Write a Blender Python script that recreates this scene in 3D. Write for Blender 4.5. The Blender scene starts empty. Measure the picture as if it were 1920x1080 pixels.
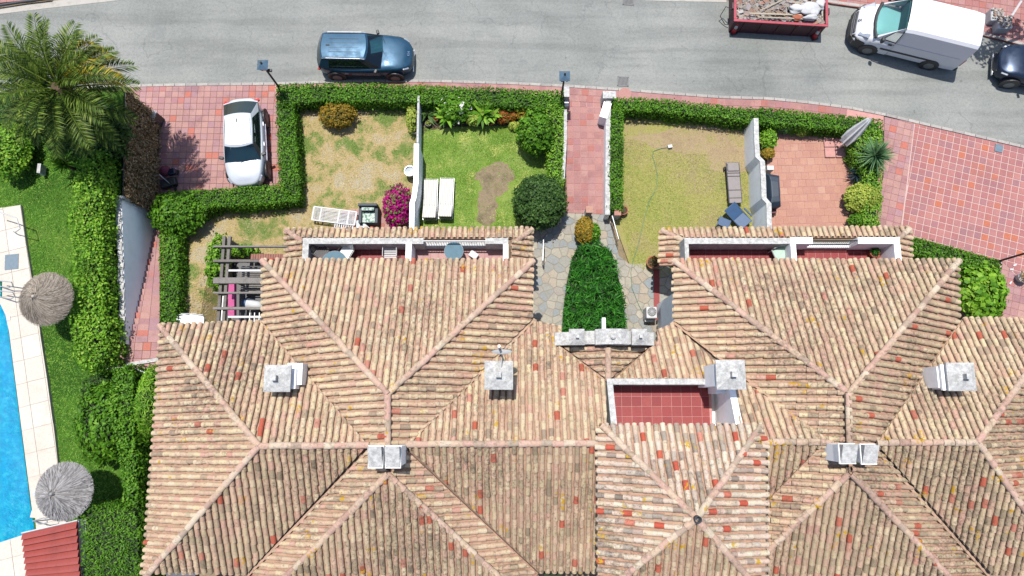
import bpy, bmesh, math, random
import numpy as np
from mathutils import Vector, Matrix, geometry
random.seed(7); rng = np.random.default_rng(11)
S = bpy.context.scene
# ------------------------------------------------------------------ camera, light, exposure
H = 30.0; TILT = math.atan(220/1280)
cd = bpy.data.cameras.new('camera'); cam = bpy.data.objects.new('camera', cd); S.collection.objects.link(cam)
cam.location = (0,0,H); cam.rotation_euler = (TILT,0,0); cd.sensor_width = 36; cd.lens = 24; cd.clip_start=.5; cd.clip_end = 900
S.camera = cam
SUND = Vector((.09,-.25,-1)).normalized()
w = bpy.data.worlds.new('World'); S.world = w; w.use_nodes = True
nt = w.node_tree; sky = nt.nodes.new('ShaderNodeTexSky'); sky.sky_type='NISHITA'; sky.sun_disc=False
sky.sun_elevation = math.asin(-SUND.z); sky.sun_rotation = math.atan2(-SUND.x,-SUND.y) % (2*math.pi)
nt.links.new(sky.outputs[0], nt.nodes['Background'].inputs[0]); nt.nodes['Background'].inputs[1].default_value = .13
sl = bpy.data.lights.new('sun','SUN'); sl.energy = 4.5; sl.angle = math.radians(.5); sl.color=(1,.965,.91)
so = bpy.data.objects.new('sun', sl); S.collection.objects.link(so); so.rotation_euler = SUND.to_track_quat('-Z','Y').to_euler(); so.location=(0,0,60)
S.view_settings.view_transform='Standard'; S.view_settings.look='None'; S.view_settings.exposure = .74; S.view_settings.gamma=1
S.view_settings.use_curve_mapping=False
# ------------------------------------------------------------------ helpers
_c,_s = math.cos(TILT), math.sin(TILT)
def P(px,py,z=0.):
    dx,dy,dz = (px-960)/1280,(540-py)/1280,-1.
    d = (dx,_c*dy-_s*dz,_s*dy+_c*dz); k = (z-H)/d[2]
    return Vector((d[0]*k,d[1]*k,z))
ALB=.5      # pictured colour -> surface albedo
def lin(c):
    return tuple((v/255/12.92 if v/255<=.04045 else ((v/255+.055)/1.055)**2.4)*ALB for v in c)+(1,)
OFF = {}
def tag(o,label=None,cat=None,group=None,kind=None):
    if label: o['label']=label
    if cat: o['category']=cat
    if group: o['group']=group
    if kind: o['kind']=kind
    return o
def thing(name,label,cat,loc=(0,0,0),rz=0,group=None):
    o = bpy.data.objects.new(name,None); S.collection.objects.link(o); o.location=loc; o.rotation_euler=(0,0,rz)
    o.empty_display_size=.2
    OFF[o.name]=Vector(loc); return tag(o,label,cat,group)
def link(name,me,parent=None,label=None,kind=None):
    o = bpy.data.objects.new(name,me); S.collection.objects.link(o)
    if parent is not None:
        o.parent=parent; OFF[o.name]=OFF.get(parent.name,Vector((0,0,0)))
    if label: o['label']=label
    if kind: o['kind']=kind
    return o
def copy_tree(o,parent=None):
    c=o.copy(); S.collection.objects.link(c); c.parent=parent
    for ch in list(o.children): copy_tree(ch,c)
    return c
class MB:
    def __init__(s): s.v=[]; s.f=[]; s.m=[]
    def add(s,vs,fs,m=0):
        b=len(s.v); s.v+= [tuple(v) for v in vs]; s.f+=[tuple(i+b for i in f) for f in fs]; s.m+=[m]*len(fs); return s
    def box(s,c,d,rz=0,m=0,rot=None):
        x,y,z=d[0]/2,d[1]/2,d[2]/2
        R = rot if rot is not None else Matrix.Rotation(rz,3,'Z')
        vs=[Vector(c)+R@Vector((i*x,j*y,k*z)) for k in(-1,1) for j in(-1,1) for i in(-1,1)]
        return s.add(vs,[(0,2,3,1),(4,5,7,6),(0,1,5,4),(2,6,7,3),(0,4,6,2),(1,3,7,5)],m)
    def prism(s,pts,z0,z1,m=0):   # pts ccw 2D ; z1 may be list
        n=len(pts); area=sum(pts[i][0]*pts[(i+1)%n][1]-pts[(i+1)%n][0]*pts[i][1] for i in range(n))
        if area<0:
            pts=pts[::-1]
            if isinstance(z1,list): z1=z1[::-1]
        zz = z1 if isinstance(z1,list) else [z1]*n
        vs=[(p[0],p[1],z0) for p in pts]+[(p[0],p[1],zz[i]) for i,p in enumerate(pts)]
        fs=[(i,(i+1)%n,n+(i+1)%n,n+i) for i in range(n)]
        b=len(s.v); s.add(vs,fs,m)
        tri=geometry.tessellate_polygon([[Vector((p[0],p[1],0)) for p in pts]])
        for t in tri:
            a=[pts[i] for i in t]
            ar=(a[1][0]-a[0][0])*(a[2][1]-a[0][1])-(a[2][0]-a[0][0])*(a[1][1]-a[0][1])
            t=t if ar>0 else t[::-1]
            s.f.append(tuple(b+n+i for i in t)); s.m.append(m)
        return s
    def tube(s,pts,r,seg=6,m=0,caps=True):
        pts=[Vector(p) for p in pts]; rings=[]
        for i,p in enumerate(pts):
            d=(pts[min(i+1,len(pts)-1)]-pts[max(i-1,0)]).normalized()
            a=d.orthogonal().normalized() if abs(d.z)>.9 else d.cross(Vector((0,0,1))).normalized()
            b=d.cross(a); rr=r[i] if isinstance(r,(list,tuple)) else r
            rings.append([p+a*math.cos(2*math.pi*k/seg)*rr+b*math.sin(2*math.pi*k/seg)*rr for k in range(seg)])
        vs=[v for R in rings for v in R]; fs=[]
        for i in range(len(rings)-1):
            for k in range(seg):
                k2=(k+1)%seg; fs.append((i*seg+k,i*seg+k2,(i+1)*seg+k2,(i+1)*seg+k))
        if caps: fs.append(tuple(range(seg))[::-1]); fs.append(tuple((len(rings)-1)*seg+k for k in range(seg)))
        return s.add(vs,fs,m)
    def lathe(s,c,prof,seg=20,m=0,axis=None):
        vs=[];fs=[];n=len(prof)
        for (r,z) in prof:
            for k in range(seg):
                a=2*math.pi*k/seg; v=Vector((r*math.cos(a),r*math.sin(a),z))
                if axis is not None: v=axis@v
                vs.append(Vector(c)+v)
        for i in range(n-1):
            for k in range(seg):
                k2=(k+1)%seg; fs.append((i*seg+k,i*seg+k2,(i+1)*seg+k2,(i+1)*seg+k))
        if prof[0][0]>1e-4: fs.append(tuple(range(seg))[::-1])
        if prof[-1][0]>1e-4: fs.append(tuple((n-1)*seg+k for k in range(seg)))
        return s.add(vs,fs,m)
    def mesh(s,name,mats,off=None,smooth=False):
        me=bpy.data.meshes.new(name); o=off or Vector((0,0,0))
        me.from_pydata([(v[0]-o[0],v[1]-o[1],v[2]-o[2]) for v in s.v],[],s.f)
        if not isinstance(mats,(list,tuple)): mats=[mats]
        for m in mats: me.materials.append(m)
        if len(mats)>1: me.polygons.foreach_set('material_index',s.m)
        if smooth: me.polygons.foreach_set('use_smooth',[True]*len(me.polygons))
        me.update(); return me
    def build(s,name,mats,parent=None,local=False,smooth=False,label=None,kind=None,bevel=0,sub=0):
        off=None
        if parent is not None and not local: off=OFF.get(parent.name)
        o=link(name,s.mesh(name,mats,off,smooth),parent,label,kind)
        if bevel:
            md=o.modifiers.new('bevel','BEVEL'); md.width=bevel; md.segments=2; md.limit_method='ANGLE'
        if sub:
            md=o.modifiers.new('sub','SUBSURF'); md.levels=sub; md.render_levels=sub
        return o
# ------------------------------------------------------------------ materials
def ramp(nt,fac,cols,pos=None):
    r=nt.nodes.new('ShaderNodeValToRGB'); cr=r.color_ramp; n=len(cols)
    while len(cr.elements)<n: cr.elements.new(.5)
    for i,c in enumerate(cols):
        cr.elements[i].position = pos[i] if pos else i/(n-1 if n>1 else 1)
        cr.elements[i].color=c
    nt.links.new(fac,r.inputs[0]); return r.outputs[0]
def mth(nt,op,a,b=None,clamp=False):
    n=nt.nodes.new('ShaderNodeMath'); n.operation=op; n.use_clamp=clamp
    for i,v in enumerate((a,b)):
        if v is None: continue
        if isinstance(v,(int,float)): n.inputs[i].default_value=v
        else: nt.links.new(v,n.inputs[i])
    return n.outputs[0]
def noise(nt,scale,detail=3,rough=.55,vec=None,off=0):
    n=nt.nodes.new('ShaderNodeTexNoise'); n.inputs['Scale'].default_value=scale; n.inputs['Detail'].default_value=detail; n.inputs['Roughness'].default_value=rough
    if vec is None:
        vec=nt.nodes.new('ShaderNodeNewGeometry').outputs['Position']
    if off:
        m=nt.nodes.new('ShaderNodeVectorMath'); m.operation='ADD'; nt.links.new(vec,m.inputs[0]); m.inputs[1].default_value=(off,off*1.3,off*.7); vec=m.outputs[0]
    nt.links.new(vec,n.inputs['Vector']); return n.outputs[0]
def mix(nt,fac,a,b,mode='MIX'):
    n=nt.nodes.new('ShaderNodeMix'); n.data_type='RGBA'; n.blend_type=mode
    if isinstance(fac,(int,float)): n.inputs[0].default_value=fac
    else: nt.links.new(fac,n.inputs[0])
    for i,v in ((6,a),(7,b)):
        if isinstance(v,tuple): n.inputs[i].default_value=v
        else: nt.links.new(v,n.inputs[i])
    return n.outputs[2]
def step(nt,v,lo,hi):
    n=nt.nodes.new('ShaderNodeMapRange'); n.interpolation_type='SMOOTHSTEP'
    nt.links.new(v,n.inputs[0]); n.inputs[1].default_value=lo; n.inputs[2].default_value=hi; return n.outputs[0]
def base(name):
    m=bpy.data.materials.new(name); m.use_nodes=True; b=m.node_tree.nodes['Principled BSDF']; return m,m.node_tree,b
def bump(nt,b,h,strength=.4,dist=.02):
    n=nt.nodes.new('ShaderNodeBump'); n.inputs['Strength'].default_value=strength; n.inputs['Distance'].default_value=dist
    nt.links.new(h,n.inputs['Height']); nt.links.new(n.outputs[0],b.inputs['Normal'])
def rnd(nt):
    g=nt.nodes.new('ShaderNodeNewGeometry'); o=nt.nodes.new('ShaderNodeObjectInfo')
    return mth(nt,'FRACT',mth(nt,'ADD',g.outputs['Random Per Island'],o.outputs['Random']))
def plain(name,c,rough=.6,metal=0,var=.12,scale=6,bmp=.15,coat=0,spec=.5):
    m,nt,b=base(name); c=c if len(c)==4 else tuple(c)+(1,)
    d=tuple(v*(1-var*1.6) for v in c[:3])+(1,); l=tuple(min(1,v*(1+var*.6)) for v in c[:3])+(1,)
    col=ramp(nt,noise(nt,scale,5,.65),[d,c,l],[.3,.5,.75]); nt.links.new(col,b.inputs['Base Color'])
    b.inputs['Roughness'].default_value=rough; b.inputs['Metallic'].default_value=metal; b.inputs['Coat Weight'].default_value=coat; b.inputs['Specular IOR Level'].default_value=spec
    if bmp: bump(nt,b,noise(nt,scale*8,4),bmp,.01)
    return m
def pieces(name,cols,rough=.8,stain=None,stain_amt=.5,lichen=None,bmp=.3,pos=None,stsc=7):
    """material for alike pieces: colour per piece, with grain, stains"""
    m,nt,b=base(name); r=rnd(nt)
    c=ramp(nt,r,cols,pos)
    n1=noise(nt,22,4,.7); c=mix(nt,.35,c,ramp(nt,n1,[(.25,.22,.2,1),(1,1,1,1)],[.25,.6]),'MULTIPLY')
    if stain:
        n2=step(nt,mth(nt,'ADD',noise(nt,stsc,6,.75),mth(nt,'MULTIPLY',noise(nt,.35,2,.5,off=9),.35)),.66,.86)
        c=mix(nt,mth(nt,'MULTIPLY',n2,stain_amt),c,stain)
    if stain:
        n5=step(nt,noise(nt,1.1,5,.7,off=41),.5,.72); c=mix(nt,mth(nt,'MULTIPLY',n5,.28),c,stain)
    if lichen:
        n3=step(nt,noise(nt,1.7,2,.4,off=31),.655,.69); n4=step(nt,noise(nt,9,3,.6,off=3),.48,.56)
        c=mix(nt,mth(nt,'MULTIPLY',n3,n4),c,lichen)
    nt.links.new(c,b.inputs['Base Color']); b.inputs['Roughness'].default_value=rough; b.inputs['Specular IOR Level'].default_value=.25
    if bmp: bump(nt,b,noise(nt,40,5,.7),bmp,.012)
    return m
def leafm(name,cols,trans=.3,rough=.45):
    m,nt,b=base(name); r=rnd(nt)
    c=ramp(nt,mth(nt,'ADD',mth(nt,'MULTIPLY',r,.75),mth(nt,'MULTIPLY',noise(nt,1.3,3,.6),.3)),cols)
    c=mix(nt,1.0,c,ramp(nt,noise(nt,.9,5,.7,off=63),[(.62,.64,.6,1),(1,1,1,1),(1.15,1.1,1.0,1)],[.36,.5,.66]),'MULTIPLY')
    nt.links.new(c,b.inputs['Base Color']); b.inputs['Roughness'].default_value=rough+.1; b.inputs['Specular IOR Level'].default_value=.16
    t=nt.nodes.new('ShaderNodeBsdfTranslucent'); nt.links.new(c,t.inputs[0])
    mx=nt.nodes.new('ShaderNodeMixShader'); mx.inputs[0].default_value=trans
    nt.links.new(b.outputs[0],mx.inputs[1]); nt.links.new(t.outputs[0],mx.inputs[2])
    nt.links.new(mx.outputs[0],nt.nodes['Material Output'].inputs[0]); return m
def grassm(name,a,b_,lo,hi,sc=.55,off=0,trans=.15,third=None):
    m,nt,b=base(name); r=rnd(nt); n=step(nt,noise(nt,sc,6,.68,off=off),lo,hi)
    ca=ramp(nt,r,a); cb=ramp(nt,r,b_); c=mix(nt,n,ca,cb)
    if third: c=mix(nt,step(nt,noise(nt,sc*.8,5,.65,off=off+13),.54,.66),c,ramp(nt,r,third))
    nt.links.new(c,b.inputs['Base Color']); b.inputs['Roughness'].default_value=.8; b.inputs['Specular IOR Level'].default_value=.2
    t=nt.nodes.new('ShaderNodeBsdfTranslucent'); nt.links.new(c,t.inputs[0])
    mx=nt.nodes.new('ShaderNodeMixShader'); mx.inputs[0].default_value=trans
    nt.links.new(b.outputs[0],mx.inputs[1]); nt.links.new(t.outputs[0],mx.inputs[2]); nt.links.new(mx.outputs[0],nt.nodes['Material Output'].inputs[0]); return m
def groundm(name,c1,c2,c3,sc=1.2,fine=26,rough=.95,pos=None):
    m,nt,b=base(name)
    a=ramp(nt,noise(nt,sc,6,.68),[c1,c2,c3],pos or [.36,.5,.64]); f=ramp(nt,noise(nt,fine,4,.8),[(.45,.45,.43,1),(1.0,1.0,1.0,1),(1.2,1.2,1.15,1)],[.3,.52,.75])
    nt.links.new(mix(nt,.75,a,f,'MULTIPLY'),b.inputs['Base Color']); b.inputs['Roughness'].default_value=rough; b.inputs['Specular IOR Level'].default_value=.15
    bump(nt,b,noise(nt,fine*1.6,4,.8),.6,.04); return m
M={}
_RP=[0,.1,.2,.3,.4,.5,.6,.68,.74,.84,.968,.988]
M['tile']=pieces('roof_tile',[lin(c) for c in ((228,202,163),(234,211,175),(226,188,159),(234,215,181),(217,178,151),(209,186,153),(230,198,165),(171,150,128),(240,217,175),(217,194,161),(224,178,157),(202,104,79))],.85,lin((100,88,76)),.72,lin((206,160,40)),.4,_RP,8)
M['tile_old']=pieces('roof_tile_weathered',[lin(c) for c in ((216,192,155),(203,178,148),(223,188,160),(229,207,171),(205,171,145),(185,163,136),(214,192,155),(154,137,113),(220,196,160),(201,176,145),(214,171,149),(203,107,82))],.9,lin((92,80,68)),.8,lin((200,155,40)),.5,_RP,9)
M['tile_new']=pieces('roof_tile_pale',[lin(c) for c in ((239,225,199),(237,208,184),(241,228,203),(222,197,173),(237,214,195),(172,153,138),(241,222,187),(231,201,182),(143,131,119),(235,218,199),(220,113,85),(210,96,73))],.85,lin((100,90,78)),.75,lin((206,166,44)),.35,[0,.12,.24,.34,.46,.56,.66,.74,.82,.925,.945,.97],8)
M['channel']=pieces('channel_tile',[lin(c) for c in ((212,171,144),(218,181,154),(204,157,134),(210,175,144))],.9,lin((110,94,80)),.6,None,.3)  # slightly darkened to deepen the shadow lines between tiles
M['deck']=plain('roof_deck_shaded',lin((150,126,108)),.95,var=.25,scale=8)  # deck colour darkened so gaps between tiles read as shadow lines
M['ridge']=pieces('ridge_tile',[lin(c) for c in ((228,202,173),(220,186,163),(222,180,163),(232,214,188),(204,164,147),(194,176,155))],.85,lin((112,100,84)),.6,lin((200,158,30)),.35)
M['render']=plain('white_render',(.74,.74,.73),.9,var=.06,scale=3)
def wornwhite():
    m,nt,b=base('worn_white_render'); n=step(nt,noise(nt,6,8,.85),.38,.62)
    nt.links.new(mix(nt,mth(nt,'MULTIPLY',n,.72),(.40,.395,.38,1),(.15,.147,.14,1)),b.inputs['Base Color']); b.inputs['Roughness'].default_value=.95
    bump(nt,b,noise(nt,30,5,.8),.5,.02); return m
M['worn']=wornwhite(); M['white_paint']=plain('white_wall_paint',(.8,.8,.8),.9,var=.05,scale=1.5)
M['paving_pink']=pieces('pink_paving',[lin(c) for c in ((192,140,133),(200,148,139),(182,132,129),(202,154,145),(184,134,135),(194,122,108))],.75,lin((150,104,104)),.5,None,.12,stsc=1.2)
M['paving_drive']=pieces('driveway_paving',[lin(c) for c in ((194,147,143),(202,156,147),(185,139,141),(207,161,150),(187,145,152),(211,128,110))],.8,lin((140,104,106)),.5,None,.15,[0,.2,.4,.6,.86,.965],stsc=.9)
M['paving_big']=pieces('grid_paving',[lin(c) for c in ((189,125,122),(197,131,124),(183,121,120),(202,139,131),(174,125,129),(208,123,94))],.8,lin((160,116,120)),.6,None,.12,[0,.2,.4,.6,.86,.98],stsc=.8)
M['grout_white']=plain('pale_grout',lin((218,186,178)),.95,var=.08,scale=5)
M['grout_pink']=plain('pink_grout',lin((178,128,118)),.95,var=.12,scale=4)
M['grout_dark']=plain('earthy_grout',lin((150,110,98)),.95,var=.2,scale=4)
M['terracotta']=pieces('terracotta_paving',[lin(c) for c in ((206,154,132),(212,162,140),(200,148,130),(216,170,148))],.85,lin((180,130,115)),.5,None,.2,stsc=3)
M['redfloor']=pieces('red_floor_tile',[lin(c) for c in ((163,67,67),(171,76,74),(155,62,65),(175,83,78))],.6,lin((140,52,56)),.4,None,.12,stsc=10)
M['pinkfloor']=pieces('pink_floor_tile',[lin(c) for c in ((206,160,156),(212,170,164),(198,150,148))],.7,None,.1,None,.12)
M['grout_light']=plain('light_grout',lin((216,160,152)),.95)
M['flag']=pieces('flagstone',[lin(c) for c in ((186,180,164),(196,188,170),(172,172,164),(160,168,170),(190,176,156),(204,196,180))],.85,lin((150,146,136)),.5,None,.35,stsc=3)
M['flag_grout']=plain('flagstone_mortar',lin((160,152,138)),.95,var=.1)
M['kerb']=pieces('kerb_stone',[lin(c) for c in ((190,184,178),(204,198,190),(180,174,170))],.9,lin((150,144,138)),.5,None,.3)
M['concrete']=plain('pale_concrete',lin((196,190,180)),.95,var=.15,scale=2.5)
M['earth']=groundm('bare_earth',lin((150,132,104)),lin((166,148,120)),lin((130,116,92)))
M['dry']=groundm('dry_lawn_soil',lin((196,184,156)),lin((196,174,124)),lin((124,144,74)),.55,30,pos=[.4,.5,.6])
M['green']=groundm('green_lawn_soil',lin((110,140,50)),lin((140,166,74)),lin((166,180,100)),.7,30)
M['straw']=groundm('straw_lawn_soil',lin((166,168,92)),lin((178,172,104)),lin((178,160,122)),.4,30)
M['brown_soil']=groundm('thin_dry_soil',lin((178,154,122)),lin((188,166,130)),lin((176,164,110)),.9,24)
M['deepgreen']=groundm('pool_lawn_soil',lin((58,100,28)),lin((84,128,40)),lin((130,150,70)),.35,26,pos=[.4,.55,.75])
M['ivy_wall']=groundm('dry_creeper',lin((74,58,40)),lin((120,98,70)),lin((168,146,112)),3,18)
M['slab']=pieces('pool_slab',[lin(c) for c in ((238,230,216),(234,224,210),(242,234,222))],.8,lin((214,196,178)),.4,None,.1,stsc=2)
M['slab_joint']=plain('slab_joint',lin((222,210,196)),.95)
M['wood']=pieces('weathered_wood',[lin(c) for c in ((146,142,136),(158,152,146),(132,126,120))],.85,lin((90,84,78)),.4,None,.5)
M['thatch']=None
def car_paint(name,c,rough=.25,metal=.5):
    m,nt,b=base(name); b.inputs['Base Color'].default_value=tuple(c)+(1,); b.inputs['Metallic'].default_value=metal
    nt.links.new(ramp(nt,noise(nt,2.5,5,.7),[(rough*.8,)*3+(1,),(rough*1.5,)*3+(1,)],[.3,.75]),b.inputs['Roughness']); b.inputs['Coat Weight'].default_value=.35; b.inputs['Coat Roughness'].default_value=.08
    return m
M['blue_paint']=car_paint('dark_blue_paint',(.008,.045,.085),.42,.45)
M['navy_paint']=car_paint('navy_paint',(.012,.022,.045),.3,.6)
M['silver_paint']=car_paint('silver_white_paint',(.44,.46,.49),.35,.25)
M['van_paint']=car_paint('van_white_paint',(.5,.5,.52),.4,0)
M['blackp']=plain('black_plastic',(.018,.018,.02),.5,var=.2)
M['rubber']=plain('tyre_rubber',(.02,.02,.02),.85,var=.2)
M['rim']=plain('alloy_rim',(.16,.165,.17),.5,.6)
M['chrome']=plain('chrome_trim',(.75,.76,.78),.2,.95,bmp=0)
M['lamp_glass']=plain('headlamp_lens',(.2,.22,.25),.3,.2,coat=1,bmp=0)
M['red_lens']=plain('red_lens',(.35,.01,.01),.2,bmp=0)
def glass(name,tint=(.5,.78,.76),a=.93):
    m,nt,b=base(name); tr=nt.nodes.new('ShaderNodeBsdfTransparent'); tr.inputs[0].default_value=tuple(tint)+(1,)
    gl=nt.nodes.new('ShaderNodeBsdfGlossy'); gl.inputs['Roughness'].default_value=.03; gl.inputs[0].default_value=(.9,.95,1,1)
    fr=nt.nodes.new('ShaderNodeFresnel'); fr.inputs[0].default_value=1.5
    n=noise(nt,5,4,.7); df=nt.nodes.new('ShaderNodeBsdfDiffuse'); df.inputs[0].default_value=(.012,.018,.02,1)
    mx=nt.nodes.new('ShaderNodeMixShader'); mx.inputs[0].default_value=1-a; nt.links.new(tr.outputs[0],mx.inputs[1]); nt.links.new(df.outputs[0],mx.inputs[2])
    m2=nt.nodes.new('ShaderNodeMixShader'); nt.links.new(fr.outputs[0],m2.inputs[0]); nt.links.new(mx.outputs[0],m2.inputs[1]); nt.links.new(gl.outputs[0],m2.inputs[2])
    nt.links.new(m2.outputs[0],nt.nodes['Material Output'].inputs[0]); return m
M['glass']=glass('car_glass'); M['darkglass']=glass('tinted_glass',(.12,.16,.17),.6); M['tableglass']=glass('table_glass',(.45,.7,.72),.55)
M['interior']=plain('car_interior',(.05,.09,.09),.8); M['dash']=plain('dashboard',(.10,.21,.2),.8)
M['seat']=plain('car_seat',(.1,.13,.14),.8)
M['skip_red']=plain('faded_red_steel',lin((186,72,86)),.7,var=.2,scale=4)
M['skip_shaded']=plain('shaded_red_steel',lin((84,34,48)),.6,var=.25,scale=4)  # skip sides: shadow painted into a darker copy of the red steel
M['cone_red']=plain('cone_red',lin((200,20,40)),.5); M['white_plastic']=plain('white_plastic',(.36,.36,.36),.6,var=.05)
M['white_cloth']=plain('white_cloth',(.62,.62,.6),.9,var=.08,scale=8)
M['rubble']=pieces('rubble',[lin(c) for c in ((180,174,166),(190,170,156),(150,144,138),(206,202,196),(170,156,142),(190,140,116),(178,180,184))],.95,lin((130,120,110)),.4,None,.5)
M['plank']=pieces('plank_wood',[lin(c) for c in ((206,190,164),(190,176,156),(216,206,190))],.85,None,.1,None,.4)
M['sack']=plain('white_sack',(.34,.34,.34),.8,var=.12,scale=5,bmp=.4)
M['steel']=plain('brushed_steel',(.5,.5,.5),.35,.85)
M['galv']=plain('galvanised_steel',(.36,.37,.38),.5,.6)
M['iron']=plain('dark_iron',(.03,.03,.035),.5,.3)
M['lampblue']=plain('lamp_panel',lin((110,138,158)),.25,.3,bmp=0)
M['cushion']=None
M['grey_cloth']=plain('grey_mesh_fabric',lin((160,152,150)),.9,var=.06)
M['wicker']=plain('dark_wicker',lin((84,92,98)),.8,var=.2,scale=30)
M['bluepl']=plain('blue_plastic',lin((24,78,124)),.5,var=.15)
M['bbq']=plain('grill_cover',lin((38,56,74)),.6,var=.2,scale=4)
M['bbq2']=plain('maroon_steel',lin((110,44,48)),.5)
M['pinkwall']=plain('magenta_cloth',lin((206,96,150)),.9)
M['blackmetal']=plain('black_metal',(.02,.02,.022),.45,.4)
M['brickred']=plain('garden_brick',lin((164,112,98)),.9,var=.2); M['pot']=plain('terracotta_pot',lin((176,96,66)),.8,var=.15)
M['bark']=plain('bark',lin((96,76,56)),.95,var=.3,scale=12,bmp=.6)
M['core']=plain('inner_shade',(.012,.022,.006),.95,var=.3)  # near-black fill standing in for inner shade
M['redroof']=plain('red_metal_sheet',lin((168,72,62)),.55,var=.12,scale=1.5)
M['mint']=plain('pale_green_plastic',lin((190,220,200)),.5)
M['soil']=plain('soil',lin((84,68,52)),.95,var=.3,scale=12,bmp=.6)
M['grey_slate']=plain('grey_top',lin((120,140,152)),.4)
# leaves
G=lambda *c:[tuple(min(1,v*1.42) for v in lin(x)[:3])+(1,) for x in c]
M['hedge']=leafm('hedge_leaf',G((34,66,10),(66,112,20),(92,142,32),(124,166,56)))
M['hedge2']=leafm('bright_leaf',G((44,84,16),(88,140,30),(128,176,50),(168,200,80)))
M['dark_leaf']=leafm('dark_leaf',G((28,50,20),(50,80,34),(74,108,48),(100,130,70)))
M['grassy']=leafm('strap_leaf',G((14,50,10),(30,88,18),(54,124,32),(100,164,70)))
M['yellow_leaf']=leafm('yellow_green_leaf',G((100,130,40),(140,164,60),(170,184,80),(190,190,90)))
M['orange_leaf']=leafm('orange_green_leaf',G((70,80,20),(124,112,34),(176,134,44),(150,150,60)))
M['magenta']=leafm('magenta_bract',G((120,0,80),(180,4,120),(200,20,140),(214,60,160)),.35)
M['red_flower']=leafm('red_flower',G((150,60,30),(176,84,40),(140,110,44),(100,116,40)))
M['white_flower']=leafm('white_petal',G((210,210,210),(235,235,235),(245,245,240)))
M['palm']=leafm('palm_leaflet',G((26,42,10),(54,80,22),(92,118,40),(150,162,74)))
M['palm_y']=leafm('yellowed_leaflet',G((130,116,20),(176,154,30),(200,176,40)))
M['yucca']=leafm('yucca_blade',G((66,100,60),(96,136,90),(130,164,120)))
M['grass_g']=grassm('grass_green',G((84,126,32),(122,160,60),(150,180,90)),G((150,170,70),(190,198,110),(206,204,130)),.5,.66,.8)
M['grass_d']=grassm('grass_dry',G((196,172,110),(214,190,134),(170,150,90),(226,210,160)),G((70,116,40),(104,146,66),(150,164,84)),.5,.56,.55,third=G((200,184,150),(214,196,160)))
M['grass_s']=grassm('grass_straw',G((150,152,74),(172,170,94),(190,184,118)),G((120,144,54),(150,164,76),(172,174,98)),.46,.6,.5,5,third=G((164,146,104),(184,168,128)))
M['grass_p']=leafm('grass_pool',G((50,100,24),(84,134,40),(116,160,58),(156,180,88)),.2,.6)
def thatchm(name,c1,c2,c3):
    m,nt,b=base(name); r=rnd(nt)
    nt.links.new(ramp(nt,r,[c1,c2,c3]),b.inputs['Base Color']); b.inputs['Roughness'].default_value=.95; return m
M['thatch']=thatchm('thatch_brown',lin((124,112,98)),lin((168,154,138)),lin((200,188,172)))
M['thatch2']=thatchm('thatch_grey',lin((124,120,118)),lin((164,160,158)),lin((200,196,194)))
# asphalt
def asphalt():
    m,nt,b=base('worn_asphalt')
    big=noise(nt,.22,5,.6); c=ramp(nt,big,[lin((146,149,144)),lin((158,160,155)),lin((170,171,165))],[.35,.5,.68])
    f=ramp(nt,noise(nt,34,3,.9),[(.55,.55,.56,1),(1,1,1,1),(1.3,1.3,1.3,1)],[.32,.52,.72]); c=mix(nt,.6,c,f,'MULTIPLY'); f2=ramp(nt,noise(nt,8,5,.85),[(.72,.72,.72,1),(1,1,1,1),(1.18,1.18,1.18,1)],[.35,.52,.7]); c=mix(nt,.7,c,f2,'MULTIPLY')
    v=nt.nodes.new('ShaderNodeTexVoronoi'); v.feature='DISTANCE_TO_EDGE'; v.inputs['Scale'].default_value=.42
    g=nt.nodes.new('ShaderNodeNewGeometry'); wn=nt.nodes.new('ShaderNodeTexNoise'); wn.inputs['Scale'].default_value=1.1; wn.inputs['Detail'].default_value=6
    nt.links.new(g.outputs[0],wn.inputs['Vector']); a=nt.nodes.new('ShaderNodeVectorMath'); a.operation='MULTIPLY_ADD'
    nt.links.new(wn.outputs[1],a.inputs[0]); a.inputs[1].default_value=(1.6,1.6,0); nt.links.new(g.outputs[0],a.inputs[2]); nt.links.new(a.outputs[0],v.inputs['Vector'])
    crack=mth(nt,'SUBTRACT',1,step(nt,v.outputs['Distance'],.0,.012)); crack=mth(nt,'MULTIPLY',crack,step(nt,noise(nt,.5,3,.6,off=5),.40,.54))
    c=mix(nt,mth(nt,'MULTIPLY',crack,.34),c,(.07,.07,.07,1))
    st=step(nt,noise(nt,.9,5,.7,off=17),.62,.78); c=mix(nt,mth(nt,'MULTIPLY',st,.35),c,lin((196,192,184)))
    mp=nt.nodes.new('ShaderNodeVectorMath'); mp.operation='MULTIPLY'; nt.links.new(g.outputs[0],mp.inputs[0]); mp.inputs[1].default_value=(.12,1.4,1)
    sk=ramp(nt,noise(nt,1.0,5,.6,vec=mp.outputs[0]),[(.86,.86,.86,1),(1,1,1,1),(1.07,1.07,1.06,1)],[.38,.5,.64]); c=mix(nt,1.0,c,sk,'MULTIPLY')
    sp=step(nt,noise(nt,2.6,2,.5,off=51),.74,.77); c=mix(nt,mth(nt,'MULTIPLY',sp,.4),c,lin((96,94,92)))
    sp=step(nt,noise(nt,3.1,6,.8,off=71),.70,.74); c=mix(nt,mth(nt,'MULTIPLY',sp,.5),c,lin((214,212,206)))
    dk=step(nt,noise(nt,.6,4,.6,off=27),.62,.75); c=mix(nt,mth(nt,'MULTIPLY',dk,.25),c,lin((120,120,122)))
    nt.links.new(c,b.inputs['Base Color']); b.inputs['Roughness'].default_value=.9; b.inputs['Specular IOR Level'].default_value=.2
    bump(nt,b,noise(nt,55,3,.8),.5,.01); return m
M['asphalt']=asphalt()
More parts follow.
